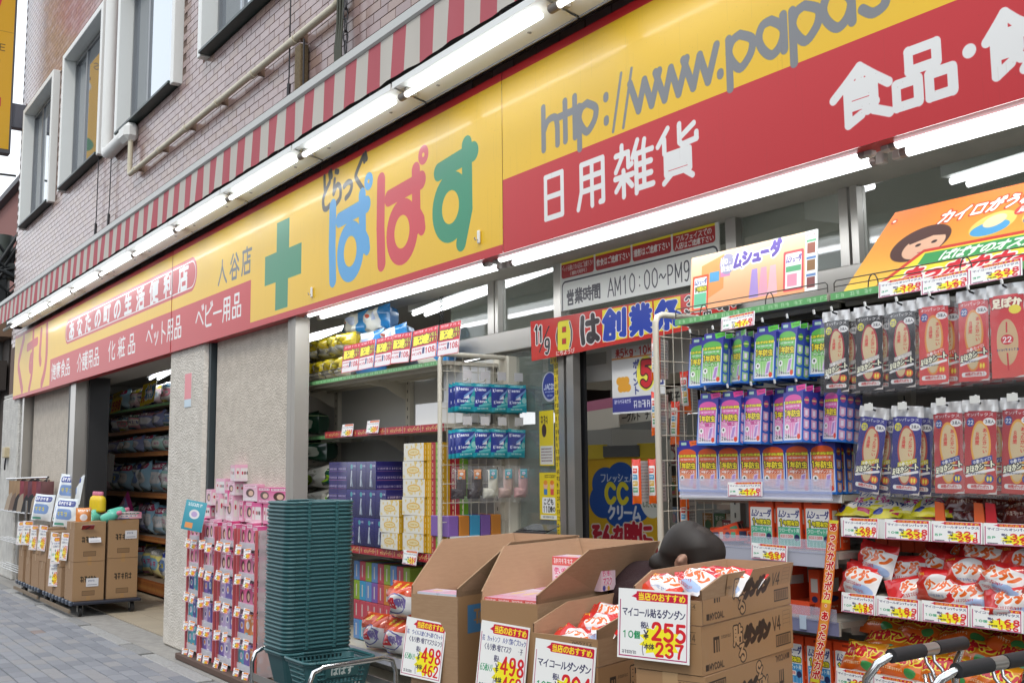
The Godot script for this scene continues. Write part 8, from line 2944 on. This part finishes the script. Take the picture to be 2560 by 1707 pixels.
# ---- cardboard bins on the pavement --------------------------------------------------
# local frame: near right corner at the origin, front along -x, depth along -z
func dump_bin(label: String, p: Vector3, yaw: float, w: float, d: float, y0: float, low: float, high: float, slope: float, flare: float, fr, sd) -> Node3D:
	var t := thing("cardboard_bin", label, "cardboard box", "", p, yaw)
	var e := 0.006
	var ins := noisy("cardboard_inside", Color(0.37, 0.22, 0.13), Color(0.42, 0.26, 0.155), 0.9, 0.02, 1.4, 0.1, 0.2, 3, Vector3(1, 6, 1))
	var b := B.new()
	b.box([fr if fr != null else m_card, ins, m_card, m_card, m_card, m_card], Vector3(-w / 2, (y0 + low) / 2, -e / 2), Vector3(w, low - y0, e))
	part(t, "front_panel", b)
	b = B.new()
	b.box([ins, m_card, m_card, m_card, m_card, m_card], Vector3(-w / 2, (y0 + low) / 2, -d + e / 2), Vector3(w, low - y0, e))
	b.fq(ins, [Vector3(-w, low, -d), Vector3(0, low, -d), Vector3(flare, high, -d - flare * 0.5), Vector3(-w - flare, high, -d - flare * 0.5)], Vector3(-w / 2, low, -d - 1))
	b.fq(m_card, [Vector3(-w, low, -d - e), Vector3(0, low, -d - e), Vector3(flare, high - 0.001, -d - flare * 0.5 - e), Vector3(-w - flare, high - 0.001, -d - flare * 0.5 - e)], Vector3(-w / 2, low, 1))
	part(t, "back_panel", b)
	for s in 2:
		b = B.new()
		var x0 := -w if s == 0 else 0.0
		var sg := -1.0 if s == 0 else 1.0
		b.box([m_card, m_card, (sd if sd != null else m_card) if s == 1 else ins, ins if s == 1 else m_card, m_card, m_card], Vector3(x0 - sg * e / 2, (y0 + low) / 2, -d / 2), Vector3(e, low - y0, d - e * 2))
		# the raised flap, cut at a slant towards the street and leaning outwards
		var f := [Vector3(x0, low, -0.001), Vector3(x0, low + 0.03, -0.002), Vector3(x0 + sg * flare, high, -d * slope), Vector3(x0 + sg * flare, high, -d - flare * 0.4), Vector3(x0, low, -d)]
		for side in 2:
			var off := Vector3(-sg * e * side, 0, 0)
			var m: Material = m_card if side == 0 else ins
			var look := Vector3(x0 - sg, low, -d / 2) if side == 0 else Vector3(x0 + sg, low, -d / 2)
			b.fq(m, [f[0] + off, f[1] + off, f[2] + off, f[4] + off], look)
			b.fq(m, [f[2] + off, f[2] + off, f[3] + off, f[4] + off], look)
			if side == 0:
				for k in 3:
					b.quad(m_card, f[k + 1], f[k + 1] - Vector3(sg * e, 0, 0), f[mini(k + 2, 3)] - Vector3(sg * e, 0, 0), f[mini(k + 2, 3)])
		part(t, "side_panel", b)
	return t


func build_dump_bins() -> void:
	var b1 := dump_bin("leftmost cut cardboard bin holding blue mask boxes, blue print on its side", Vector3(-3.386, 0, 0.91), 17.5, 0.232, 0.7, 0.42, 1.09, 1.278, 0.36, 0.06, null, a2("carton mask blue"))
	var b2 := dump_bin("second cut cardboard bin holding pink mask boxes", Vector3(-3.003, 0, 0.825), 18.0, 0.25, 0.72, 0.42, 1.094, 1.268, 0.32, 0.07, a2("carton mask"), null)
	for k in 4:
		carton("supporting_carton", "closed brown carton under the %s mask bin, %s from the ground" % ["left" if k < 2 else "right", "first" if k % 2 == 0 else "second"], 0.23 if k < 2 else 0.248, 0.208, 0.68, null, null, Vector3(-3.386, 0, 0.91) + Basis(Vector3.UP, deg_to_rad(17.5)) * Vector3(-0.116, 0.002 + 0.209 * (k % 2), -0.35) if k < 2 else Vector3(-3.003, 0, 0.825) + Basis(Vector3.UP, deg_to_rad(18)) * Vector3(-0.125, 0.002 + 0.209 * (k % 2), -0.36), 17.5 if k < 2 else 18.0, "cartons under the mask bins")
	var r1 := Basis(Vector3.UP, deg_to_rad(17.5))
	var r2 := Basis(Vector3.UP, deg_to_rad(18.0))
	for k in 8:
		var q := pbox("mask blue", "mask blue", 0.1, 0.075, 0.11, H("#b4bccc"), "mask top")
		var lc := Vector3(-0.063 - (k % 2) * 0.105, 0.945 + (k / 6) * 0.076, -0.075 - (k / 2 % 3) * 0.115)
		solo("blue_mask_box", q, "pale blue mask box in the leftmost cardboard bin, %s" % nth(k), "box", "blue mask boxes", Vector3(-3.386, 0, 0.91) + r1 * lc, Vector3(0, 17.5, 0))
	b1.name = b1.name
	for k in 2:
		var q := pbox("mask blue", "mask blue", 0.1, 0.075, 0.1, H("#b4bccc"), "mask top")
		solo("blue_mask_box", q, "pale blue mask box on top at the front of the leftmost bin, %s" % ["left", "right"][k], "box", "blue mask boxes", Vector3(-3.386, 0, 0.91) + r1 * Vector3(-0.165 + k * 0.103, 1.022 + 0.0 * k, -0.075 - 0.03 * k), Vector3(0, 15.5, 0))
	for k in 8:
		var q := pbox("mask pink", "mask pink", 0.058, 0.085, 0.3, H("#d8a8b8"), "mask top")
		solo("pink_mask_box", q, "pink mask box laid in the second cardboard bin, %s row, %s from the left" % ["front" if k < 4 else "rear", nth(k % 4)], "box", "pink mask boxes", Vector3(-3.003, 0, 0.825) + r2 * Vector3(-0.215 + (k % 4) * 0.0595, 1.018, -0.165 - (k / 4) * 0.31), Vector3(0, 18, 0))
	for k in 2:
		var q := pbox("mask pink", "mask pink", 0.11, 0.12, 0.1, H("#d8a8b8"), "mask top")
		solo("pink_mask_box", q, "upright pink mask box at the back of the second bin, %s" % ["left", "right"][k], "box", "pink mask boxes", Vector3(-3.003, 0, 0.825) + r2 * Vector3(-0.135 + k * 0.112, 1.104, -0.42), Vector3(0, 18, 0))
	# cartons of hand warmers: a low pile and a high pile, the top one of each cut open
	var r3 := Basis(Vector3.UP, deg_to_rad(16.0))
	var pa := Vector3(-2.688, 0, 0.818)
	var pb := Vector3(-2.202, 0, 0.835)
	var L := 0.6
	for k in 6:
		var c := carton("hand_warmer_carton", "brown carton with black print in the low pile, %s from the ground" % nth(k), 0.265, 0.148, L, a2("carton end"), cut("carton dandan", 0, 0, 1, 1), pa + r3 * Vector3(-0.1325, 0.034 + k * 0.1487, -L / 2), 16.0, "cartons of hand warmers")
		c.rotation_degrees.y += [0.5, -0.6, 0.3, -0.4, 0.2, -0.3][k]
	var bb := B.new()
	bb.box(M(0.3, 0.21, 0.12, 0.8), Vector3(0, 0.016, 0), Vector3(0.3, 0.03, 0.6))
	solo("wooden_pallet", bb, "low wooden board under the low pile of cartons", "board", "", pa + r3 * Vector3(-0.145, 0, -L / 2), Vector3(0, 16, 0))
	for k in 8:
		var flip := k % 2 == 1
		var c := carton("hand_warmer_carton", "brown carton with black print in the high pile, %s from the ground%s" % [nth(k), ", print upside down" if k % 2 == 1 else ""], 0.228, 0.1382, L, a2("carton end"), null, pb + r3 * Vector3(-0.114, 0.002 + k * 0.1387, -L / 2), 16.0, "cartons of hand warmers")
		c.rotation_degrees.y += [0.3, -0.5, 0.5, -0.3, 0.6, -0.8, 0.9, -0.6][k]
		var q := B.new()
		var m: Array = a2("carton dandan")
		if k % 2 == 0:
			q.quad(m[0], Vector3(0.1142, 0.137, -L / 2), Vector3(0.1142, 0.137, L / 2), Vector3(0.1142, 0.001, L / 2), Vector3(0.1142, 0.001, -L / 2), m[1])
		else:
			q.quad(m[0], Vector3(0.1142, 0.001, L / 2), Vector3(0.1142, 0.001, -L / 2), Vector3(0.1142, 0.137, -L / 2), Vector3(0.1142, 0.137, L / 2), m[1])
		part(c, "print", q)
	dump_bin("cut open carton on the low pile holding red and white warmer bags", pa + Vector3(0, 0.928, 0), 16.0, 0.265, L, 0.0, 0.085, 0.165, 0.36, 0.012, a2("carton end"), null)
	dump_bin("cut open carton on top of the high pile, black print on its long side", pb + Vector3(0, 1.113, 0), 16.0, 0.228, L, 0.0, 0.068, 0.134, 0.2, 0.01, a2("carton end"), null)
	var q := B.new()
	var m: Array = a2("carton dandan")
	var fx := 0.0012
	q.at(pb + Vector3(0, 1.113, 0), r3)
	q.quad(m[0], Vector3(fx, 0.002, -0.004), Vector3(fx, 0.002, -L + 0.004), Vector3(fx + 0.0004, 0.07, -L + 0.004), Vector3(fx + 0.0004, 0.07, -0.004), Rect2(m[1].position + Vector2(0, m[1].size.y * 0.5), m[1].size * Vector2(1, 0.5)))
	q.fq(m_card, [Vector3(fx, 0.07, 0), Vector3(fx, 0.07, 0), Vector3(fx, 0.07, 0), Vector3(fx, 0.07, 0)], Vector3.ZERO)
	q.quad(m[0], Vector3(fx + 0.0004, 0.07, -L * 0.24), Vector3(fx + 0.0004, 0.07, -L + 0.004), Vector3(0.0115, 0.132, -L - 0.002), Vector3(0.0115, 0.132, -L * 0.24), Rect2(m[1].position + m[1].size * Vector2(0.24, 0), m[1].size * Vector2(0.76, 0.5)))
	solo("carton_print", q, "black printed long side of the cut open carton on the high pile", "print")
	var wb := [[pa, Vector3(-0.19, 0.93, -0.1), 30, 1], [pa, Vector3(-0.08, 0.94, -0.14), -20, 0], [pa, Vector3(-0.16, 0.965, -0.22), 12, 1], [pa, Vector3(-0.07, 0.96, -0.3), -30, 1], [pa, Vector3(-0.2, 0.985, -0.36), 20, 1], [pa, Vector3(-0.1, 0.99, -0.45), -10, 1], [pa, Vector3(-0.2, 0.9, -0.25), 5, 0], [pb, Vector3(-0.2, 1.15, -0.09), 16, 1], [pb, Vector3(-0.1, 1.165, -0.13), -8, 0], [pb, Vector3(-0.15, 1.15, -0.24), 30, 0], [pb, Vector3(-0.06, 1.16, -0.28), 10, 0], [pb, Vector3(-0.18, 1.14, -0.36), -25, 0], [pb, Vector3(-0.08, 1.14, -0.44), 8, 0]]
	for k in wb.size():
		var c: Array = wb[k]
		var b := B.new()
		b.bag(a2("bag dandan red" if c[3] else "bag dandan"), a2("bag dandan red"), Vector3.ZERO, 0.15, 0.11, 0.05, k + 300, 0.6)
		solo("hand_warmer_bag", b, "red and white hand warmer bag in the cut carton of the %s pile, %s from the front" % ["low" if k < 7 else "high", nth(k if k < 7 else k - 7)], "bag", "warmer bags in the cut cartons", c[0] + r3 * (c[1] * Vector3(0.86, 1, 0.88) + Vector3(0, 0.06 if k < 7 else 0.055, 0)), Vector3(-62 + k * 5 % 17, c[2], -8 + k * 7 % 16))
	# big tickets
	var tk := [["ticket 498a", Vector3(-3.386, 0, 0.91) + r1 * Vector3(-0.155, 0.89, 0.016), 24, 0.185, 0.215, 5, "leftmost upright price card, on the blue mask bin"], ["ticket 498b", Vector3(-3.003, 0, 0.825) + r2 * Vector3(-0.14, 0.9, 0.018), 22, 0.205, 0.24, 4, "price card on the pink mask bin"], ["ticket 204", pa + r3 * Vector3(-0.125, 0.885, 0.02), 20, 0.235, 0.22, 3, "price card reading 204 on the low pile of cartons"], ["ticket 255", pb + r3 * Vector3(-0.15, 1.105, 0.02), 17, 0.24, 0.2, 0, "price card reading 255 on the high pile of cartons"]]
	for c in tk:
		solo("large_price_card", ticket_mesh(c[0], c[3], c[4]), c[6], "price card", "", c[1], Vector3(-5, c[2], -c[5]))


# ---- the person bending behind the cartons -------------------------------------------
# smooth union of tapered limbs, meshed as surface nets
func limb_mesh(m: Material, bones: Array, cell: float, blend: float) -> ArrayMesh:
	var lo := Vector3(1e9, 1e9, 1e9)
	var hi := -lo
	for q in bones:
		for j in 2:
			var r: float = q[2 + j]
			lo = lo.min(q[j] - Vector3(r, r, r) * 1.25)
			hi = hi.max(q[j] + Vector3(r, r, r) * 1.25)
	lo -= Vector3(cell, cell, cell) * 2
	var n := Vector3i(((hi - lo) / cell).ceil()) + Vector3i(3, 3, 3)
	var f := PackedFloat32Array()
	f.resize(n.x * n.y * n.z)
	f.fill(1.0)
	for q in bones:
		var a: Vector3 = q[0]
		var ab: Vector3 = q[1] - a
		var l2 := maxf(ab.length_squared(), 1e-8)
		var rm: float = maxf(q[2], q[3]) + blend * 2 + cell * 2
		var s0 := Vector3i(((a.min(q[1]) - Vector3(rm, rm, rm) - lo) / cell).floor()).clamp(Vector3i.ZERO, n - Vector3i.ONE)
		var s1 := Vector3i(((a.max(q[1]) + Vector3(rm, rm, rm) - lo) / cell).ceil()).clamp(Vector3i.ZERO, n - Vector3i.ONE)
		for z in range(s0.z, s1.z + 1):
			for y in range(s0.y, s1.y + 1):
				for x in range(s0.x, s1.x + 1):
					var p := lo + Vector3(x, y, z) * cell - a
					var t := clampf(p.dot(ab) / l2, 0, 1)
					var d := (p - ab * t).length() - lerpf(q[2], q[3], t)
					var i := (z * n.y + y) * n.x + x
					var o := f[i]
					var h := maxf(blend - absf(o - d), 0.0) / blend
					f[i] = minf(o, d) - h * h * blend * 0.25
	var vid := {}
	var v := PackedVector3Array()
	var nn := PackedVector3Array()
	var ix := PackedInt32Array()
	var st := [1, n.x, n.x * n.y]
	for z in n.z - 1:
		for y in n.y - 1:
			for x in n.x - 1:
				var i := (z * n.y + y) * n.x + x
				var c := 0
				var sum := Vector3.ZERO
				for e in 12:
					var ax := e / 4
					var u := (ax + 1) % 3
					var w := (ax + 2) % 3
					var base: int = i + st[u] * (e % 2) + st[w] * ((e / 2) % 2)
					var fa := f[base]
					var fb: float = f[base + st[ax]]
					if (fa < 0) != (fb < 0):
						var off := Vector3.ZERO
						off[ax] = fa / (fa - fb)
						off[u] = e % 2
						off[w] = (e / 2) % 2
						sum += off
						c += 1
				if c:
					vid[i] = v.size()
					v.append(lo + (Vector3(x, y, z) + sum / c) * cell)
					nn.append(Vector3(f[i + 1] - f[i], f[i + st[1]] - f[i], f[i + st[2]] - f[i]).normalized())
	for i in vid:
		for ax in 3:
			var fa := f[i]
			var fb: float = f[i + st[ax]]
			if (fa < 0) == (fb < 0):
				continue
			var u: int = st[(ax + 1) % 3]
			var w: int = st[(ax + 2) % 3]
			if not (vid.has(i - u) and vid.has(i - w) and vid.has(i - u - w)):
				continue
			var q := [vid[i], vid[i - u], vid[i - u - w], vid[i - w]]
			if fa < 0:
				ix.append_array([q[0], q[2], q[1], q[0], q[3], q[2]])
			else:
				ix.append_array([q[0], q[1], q[2], q[0], q[2], q[3]])
	var a := []
	a.resize(Mesh.ARRAY_MAX)
	a[Mesh.ARRAY_VERTEX] = v
	a[Mesh.ARRAY_NORMAL] = nn
	a[Mesh.ARRAY_INDEX] = ix
	var me := ArrayMesh.new()
	me.add_surface_from_arrays(Mesh.PRIMITIVE_TRIANGLES, a)
	me.surface_set_material(0, m)
	return me


func build_person() -> void:
	var t := thing("person", "dark haired person in a dark burgundy top bending down behind the high pile of cartons", "person", "", Vector3(-2.9, 0, 0.17))
	var skin := M(0.46, 0.27, 0.19, 0.55)
	var cloth := noisy("burgundy_knit", Color(0.018, 0.006, 0.008), Color(0.035, 0.012, 0.014), 0.95, 0.2, 3.0, 0.6, 0.4)
	var V := func(x, y, z): return Vector3(x, y, z)
	var hd := Vector3(0.0, 1.225, 0.0)
	var face := Vector3(0.66, -0.6, -0.45).normalized()
	var up := Vector3(0.42, 0.85, -0.2)
	up = (up - face * up.dot(face)).normalized()
	var side := up.cross(face).normalized()
	var neck: Vector3 = V.call(-0.13, 1.12, 0.04)
	var sh: Vector3 = V.call(-0.23, 1.03, 0.05)
	var hip: Vector3 = V.call(-0.3, 0.5, 0.0)
	var bones := [[hip, sh, 0.15, 0.155], [sh, neck, 0.12, 0.075], [neck, hd - face * 0.02, 0.058, 0.06], [hd - face * 0.03, hd + face * 0.03, 0.076, 0.068], [hd + face * 0.06 - up * 0.06, hd + face * 0.06 - up * 0.075, 0.05, 0.04], [hd + face * 0.115 - up * 0.02, hd + face * 0.1 + up * 0.01, 0.014, 0.01]]
	for s in [-1.0, 1.0]:
		var sd: Vector3 = Vector3(0.45, 0.0, 0.62).normalized() * s
		var shd: Vector3 = sh + sd * 0.15 + Vector3(0.02, 0.02, 0)
		var elb: Vector3 = shd + Vector3(0.1, -0.26, -0.05)
		var wri: Vector3 = elb + Vector3(0.2, -0.06, -0.12)
		bones.append_array([[sh, shd, 0.11, 0.075], [shd, elb, 0.062, 0.048], [elb, wri, 0.046, 0.034]])
		var kn: Vector3 = hip + Vector3(0.36, 0.02, -0.14) + sd * 0.13
		var an: Vector3 = Vector3(hip.x + 0.12, 0.09, hip.z - 0.04) + sd * 0.12
		bones.append_array([[hip + sd * 0.08, kn, 0.1, 0.068], [kn, an, 0.066, 0.042], [an, an + Vector3(0.15, -0.05, -0.06), 0.042, 0.034]])
		bones.append_array([[hd + side * s * 0.083 - face * 0.015 + up * 0.012, hd + side * s * 0.087 - face * 0.02 - up * 0.022, 0.012, 0.009]])
	var o := MeshInstance3D.new()
	o.mesh = limb_mesh(skin, bones, 0.014, 0.03)
	o.name = "body"
	t.add_child(o, true)
	# clothes follow the body, a little larger
	var wear := []
	for q in bones.slice(0, 2):
		wear.append([q[0], q[1], q[2] + 0.018, q[3] + 0.014])
	for s in 2:
		for j in 3:
			var q: Array = bones[6 + s * 7 + j]
			wear.append([q[0], q[1], q[2] + 0.014, q[3] + 0.012])
	var c := MeshInstance3D.new()
	c.mesh = limb_mesh(cloth, wear, 0.015, 0.05)
	c.name = "cardigan"
	t.add_child(c, true)
	wear = []
	for s in 2:
		for j in 2:
			var q: Array = bones[9 + s * 7 + j]
			wear.append([q[0], q[1], q[2] + 0.014, q[3] + 0.014])
	c = MeshInstance3D.new()
	c.mesh = limb_mesh(M(0.02, 0.02, 0.025, 0.9), wear, 0.018, 0.05)
	c.name = "trousers"
	t.add_child(c, true)
	# hair: a cap over the skull, gathered at the nape
	var hb := [[hd - face * 0.045 + up * 0.03, hd + face * 0.03 + up * 0.05, 0.086, 0.07], [hd - face * 0.05 - up * 0.02, hd - face * 0.03 - up * 0.06, 0.074, 0.055], [hd - face * 0.02 - up * 0.06, hd - face * 0.09 - up * 0.1, 0.045, 0.04]]
	for s in [-1.0, 1.0]:
		hb.append([hd + side * s * 0.05 + up * 0.05, hd + side * s * 0.06 + face * 0.05 + up * 0.0, 0.055, 0.035])
	c = MeshInstance3D.new()
	c.mesh = limb_mesh(M(0.016, 0.011, 0.008, 0.65), hb, 0.009, 0.03)
	c.name = "hair"
	t.add_child(c, true)
	var b := B.new()
	for k in 90:
		var a := -1.2 + 2.4 * k / 89.0
		var p := []
		for j in 7:
			var v := j / 6.0
			var dir := (up * cos(a * 0.95) + side * sin(a * 0.95)) * cos(v * 1.9 - 0.6) - face * sin(v * 1.9 - 0.6)
			p.append(hd - face * 0.012 + up * 0.02 + dir * (0.097 + 0.002 * sin(k * 3.1)))
		b.tube(M(0.024, 0.016, 0.011, 0.5), p, 0.0028, 4, false)
	part(t, "hair_strands", b)
	# hands on the goods
	for s in 2:
		var w: Vector3 = bones[8 + s * 7][1]
		var d := Vector3(0.75, -0.35, -0.55).normalized()
		var across := d.cross(Vector3.UP).normalized()
		var hbones := [[w, w + d * 0.06, 0.026, 0.03]]
		for j in 4:
			var k0: Vector3 = w + d * 0.07 + across * (j - 1.5) * 0.019
			var k1: Vector3 = k0 + d * ([0.032, 0.038, 0.036, 0.028][j]) - Vector3(0, 0.01, 0)
			hbones.append_array([[k0 - d * 0.03, k0, 0.012, 0.009], [k0, k1, 0.009, 0.0085], [k1, k1 + d * 0.018 - Vector3(0, 0.022, 0), 0.0085, 0.007]])
		hbones.append([w + d * 0.02 + across * 0.02 * (1 - 2 * s), w + d * 0.06 + across * 0.05 * (1 - 2 * s), 0.013, 0.009])
		c = MeshInstance3D.new()
		c.mesh = limb_mesh(skin, hbones, 0.004, 0.008)
		c.name = nm(t, "hand")
		t.add_child(c, true)
	for s in [-1.0, 1.0]:
		b = B.new()
		var e: Vector3 = hd + face * 0.097 + side * s * 0.032 + up * 0.008
		b.at(e)
		b.lathe(M(0.7, 0.68, 0.65, 0.3), [Vector2(0, -0.009), Vector2(0.009, -0.004), Vector2(0.011, 0), Vector2(0.009, 0.004), Vector2(0, 0.009)], 8)
		part(t, "eye", b)
	b = B.new()
	b.tube(M(0.4, 0.12, 0.1, 0.5), [hd + face * 0.098 - up * 0.052 - side * 0.022, hd + face * 0.108 - up * 0.054, hd + face * 0.098 - up * 0.052 + side * 0.022], 0.005, 6)
	part(t, "mouth", b)


# ---- basket trolleys at the lower right ----------------------------------------------
func build_trolleys() -> void:
	var blk := M(0.018, 0.018, 0.02, 0.6)
	var t := thing("basket_trolley", "chrome basket trolley with black foam grips, leftmost at the lower right", "trolley", "chrome basket trolleys", Vector3(-1.965, 0, 0.15))
	var b := B.new()
	for s in [-1.0, 1.0]:
		b.tube(m_chrome, [Vector3(0.32, 0.1, s * 0.24), Vector3(-0.02, 0.3, s * 0.24), Vector3(-0.045, 0.86, s * 0.235), Vector3(-0.03, 0.945, s * 0.23), Vector3(0.0, 0.99, s * 0.215), Vector3(0.02, 1.01, s * 0.185), Vector3(0.025, 1.012, s * 0.15)], 0.0125, 10)
	b.tube(m_chrome, [Vector3(0.025, 1.012, -0.16), Vector3(0.025, 1.012, 0.16)], 0.0125, 10)
	for y in [0.35, 0.62]:
		b.tube(m_chrome, [Vector3(-0.03, y, -0.24), Vector3(-0.03, y, 0.24)], 0.009, 8)
		for s in [-1.0, 1.0]:
			b.tube(m_chrome, [Vector3(-0.03, y, s * 0.24), Vector3(0.4, y, s * 0.22)], 0.009, 8)
		b.tube(m_chrome, [Vector3(0.4, y, -0.22), Vector3(0.4, y, 0.22)], 0.009, 8)
	b.tube(m_chrome, [Vector3(0.32, 0.1, -0.24), Vector3(0.32, 0.1, 0.24)], 0.0125, 8)
	part(t, "frame", b)
	for s in [-1.0, 1.0]:
		b = B.new()
		b.tube(blk, [Vector3(0.025, 1.012, s * 0.035), Vector3(0.025, 1.012, s * 0.185)], 0.021, 12)
		part(t, "grip", b)
	b = B.new()
	b.tube(m_alu, [Vector3(0.025, 1.012, -0.032), Vector3(0.025, 1.012, 0.032)], 0.019, 12)
	part(t, "joint", b)
	for s in [-1.0, 1.0]:
		b = B.new()
		b.tube(m_chrome, [Vector3(0.025, 1.0, s * 0.022), Vector3(0.03, 0.975, s * 0.02), Vector3(0.05, 0.955, s * 0.024), Vector3(0.06, 0.93, s * 0.026), Vector3(0.045, 0.91, s * 0.02), Vector3(0.02, 0.915, s * 0.014), Vector3(0.015, 0.94, s * 0.012)], 0.0055, 8)
		part(t, "hook", b)
	for x in [-0.02, 0.36]:
		for s in [-1.0, 1.0]:
			b = B.new()
			b.at(Vector3(x, 0.05, s * 0.22), Basis(Vector3.RIGHT, PI / 2))
			b.tube(blk, [Vector3(0, -0.012, 0), Vector3(0, 0.012, 0)], 0.05, 12)
			b.at(Vector3.ZERO)
			b.box(m_alu, Vector3(x, 0.08, s * 0.22 + 0.016), Vector3(0.02, 0.08, 0.004))
			if x < 0:
				b.tube(m_chrome, [Vector3(x, 0.1, s * 0.23), Vector3(x, 0.32, s * 0.24)], 0.011, 8)
			part(t, "wheel", b)
	dup(t, Vector3(-1.705, 0.004, 0.225), Vector3(0, -2, 0), "chrome basket trolley with black foam grips, middle one at the lower right")
	dup(t, Vector3(-1.46, 0.006, 0.3), Vector3(0, -4, 0), "chrome basket trolley with black foam grips, rightmost at the lower right")
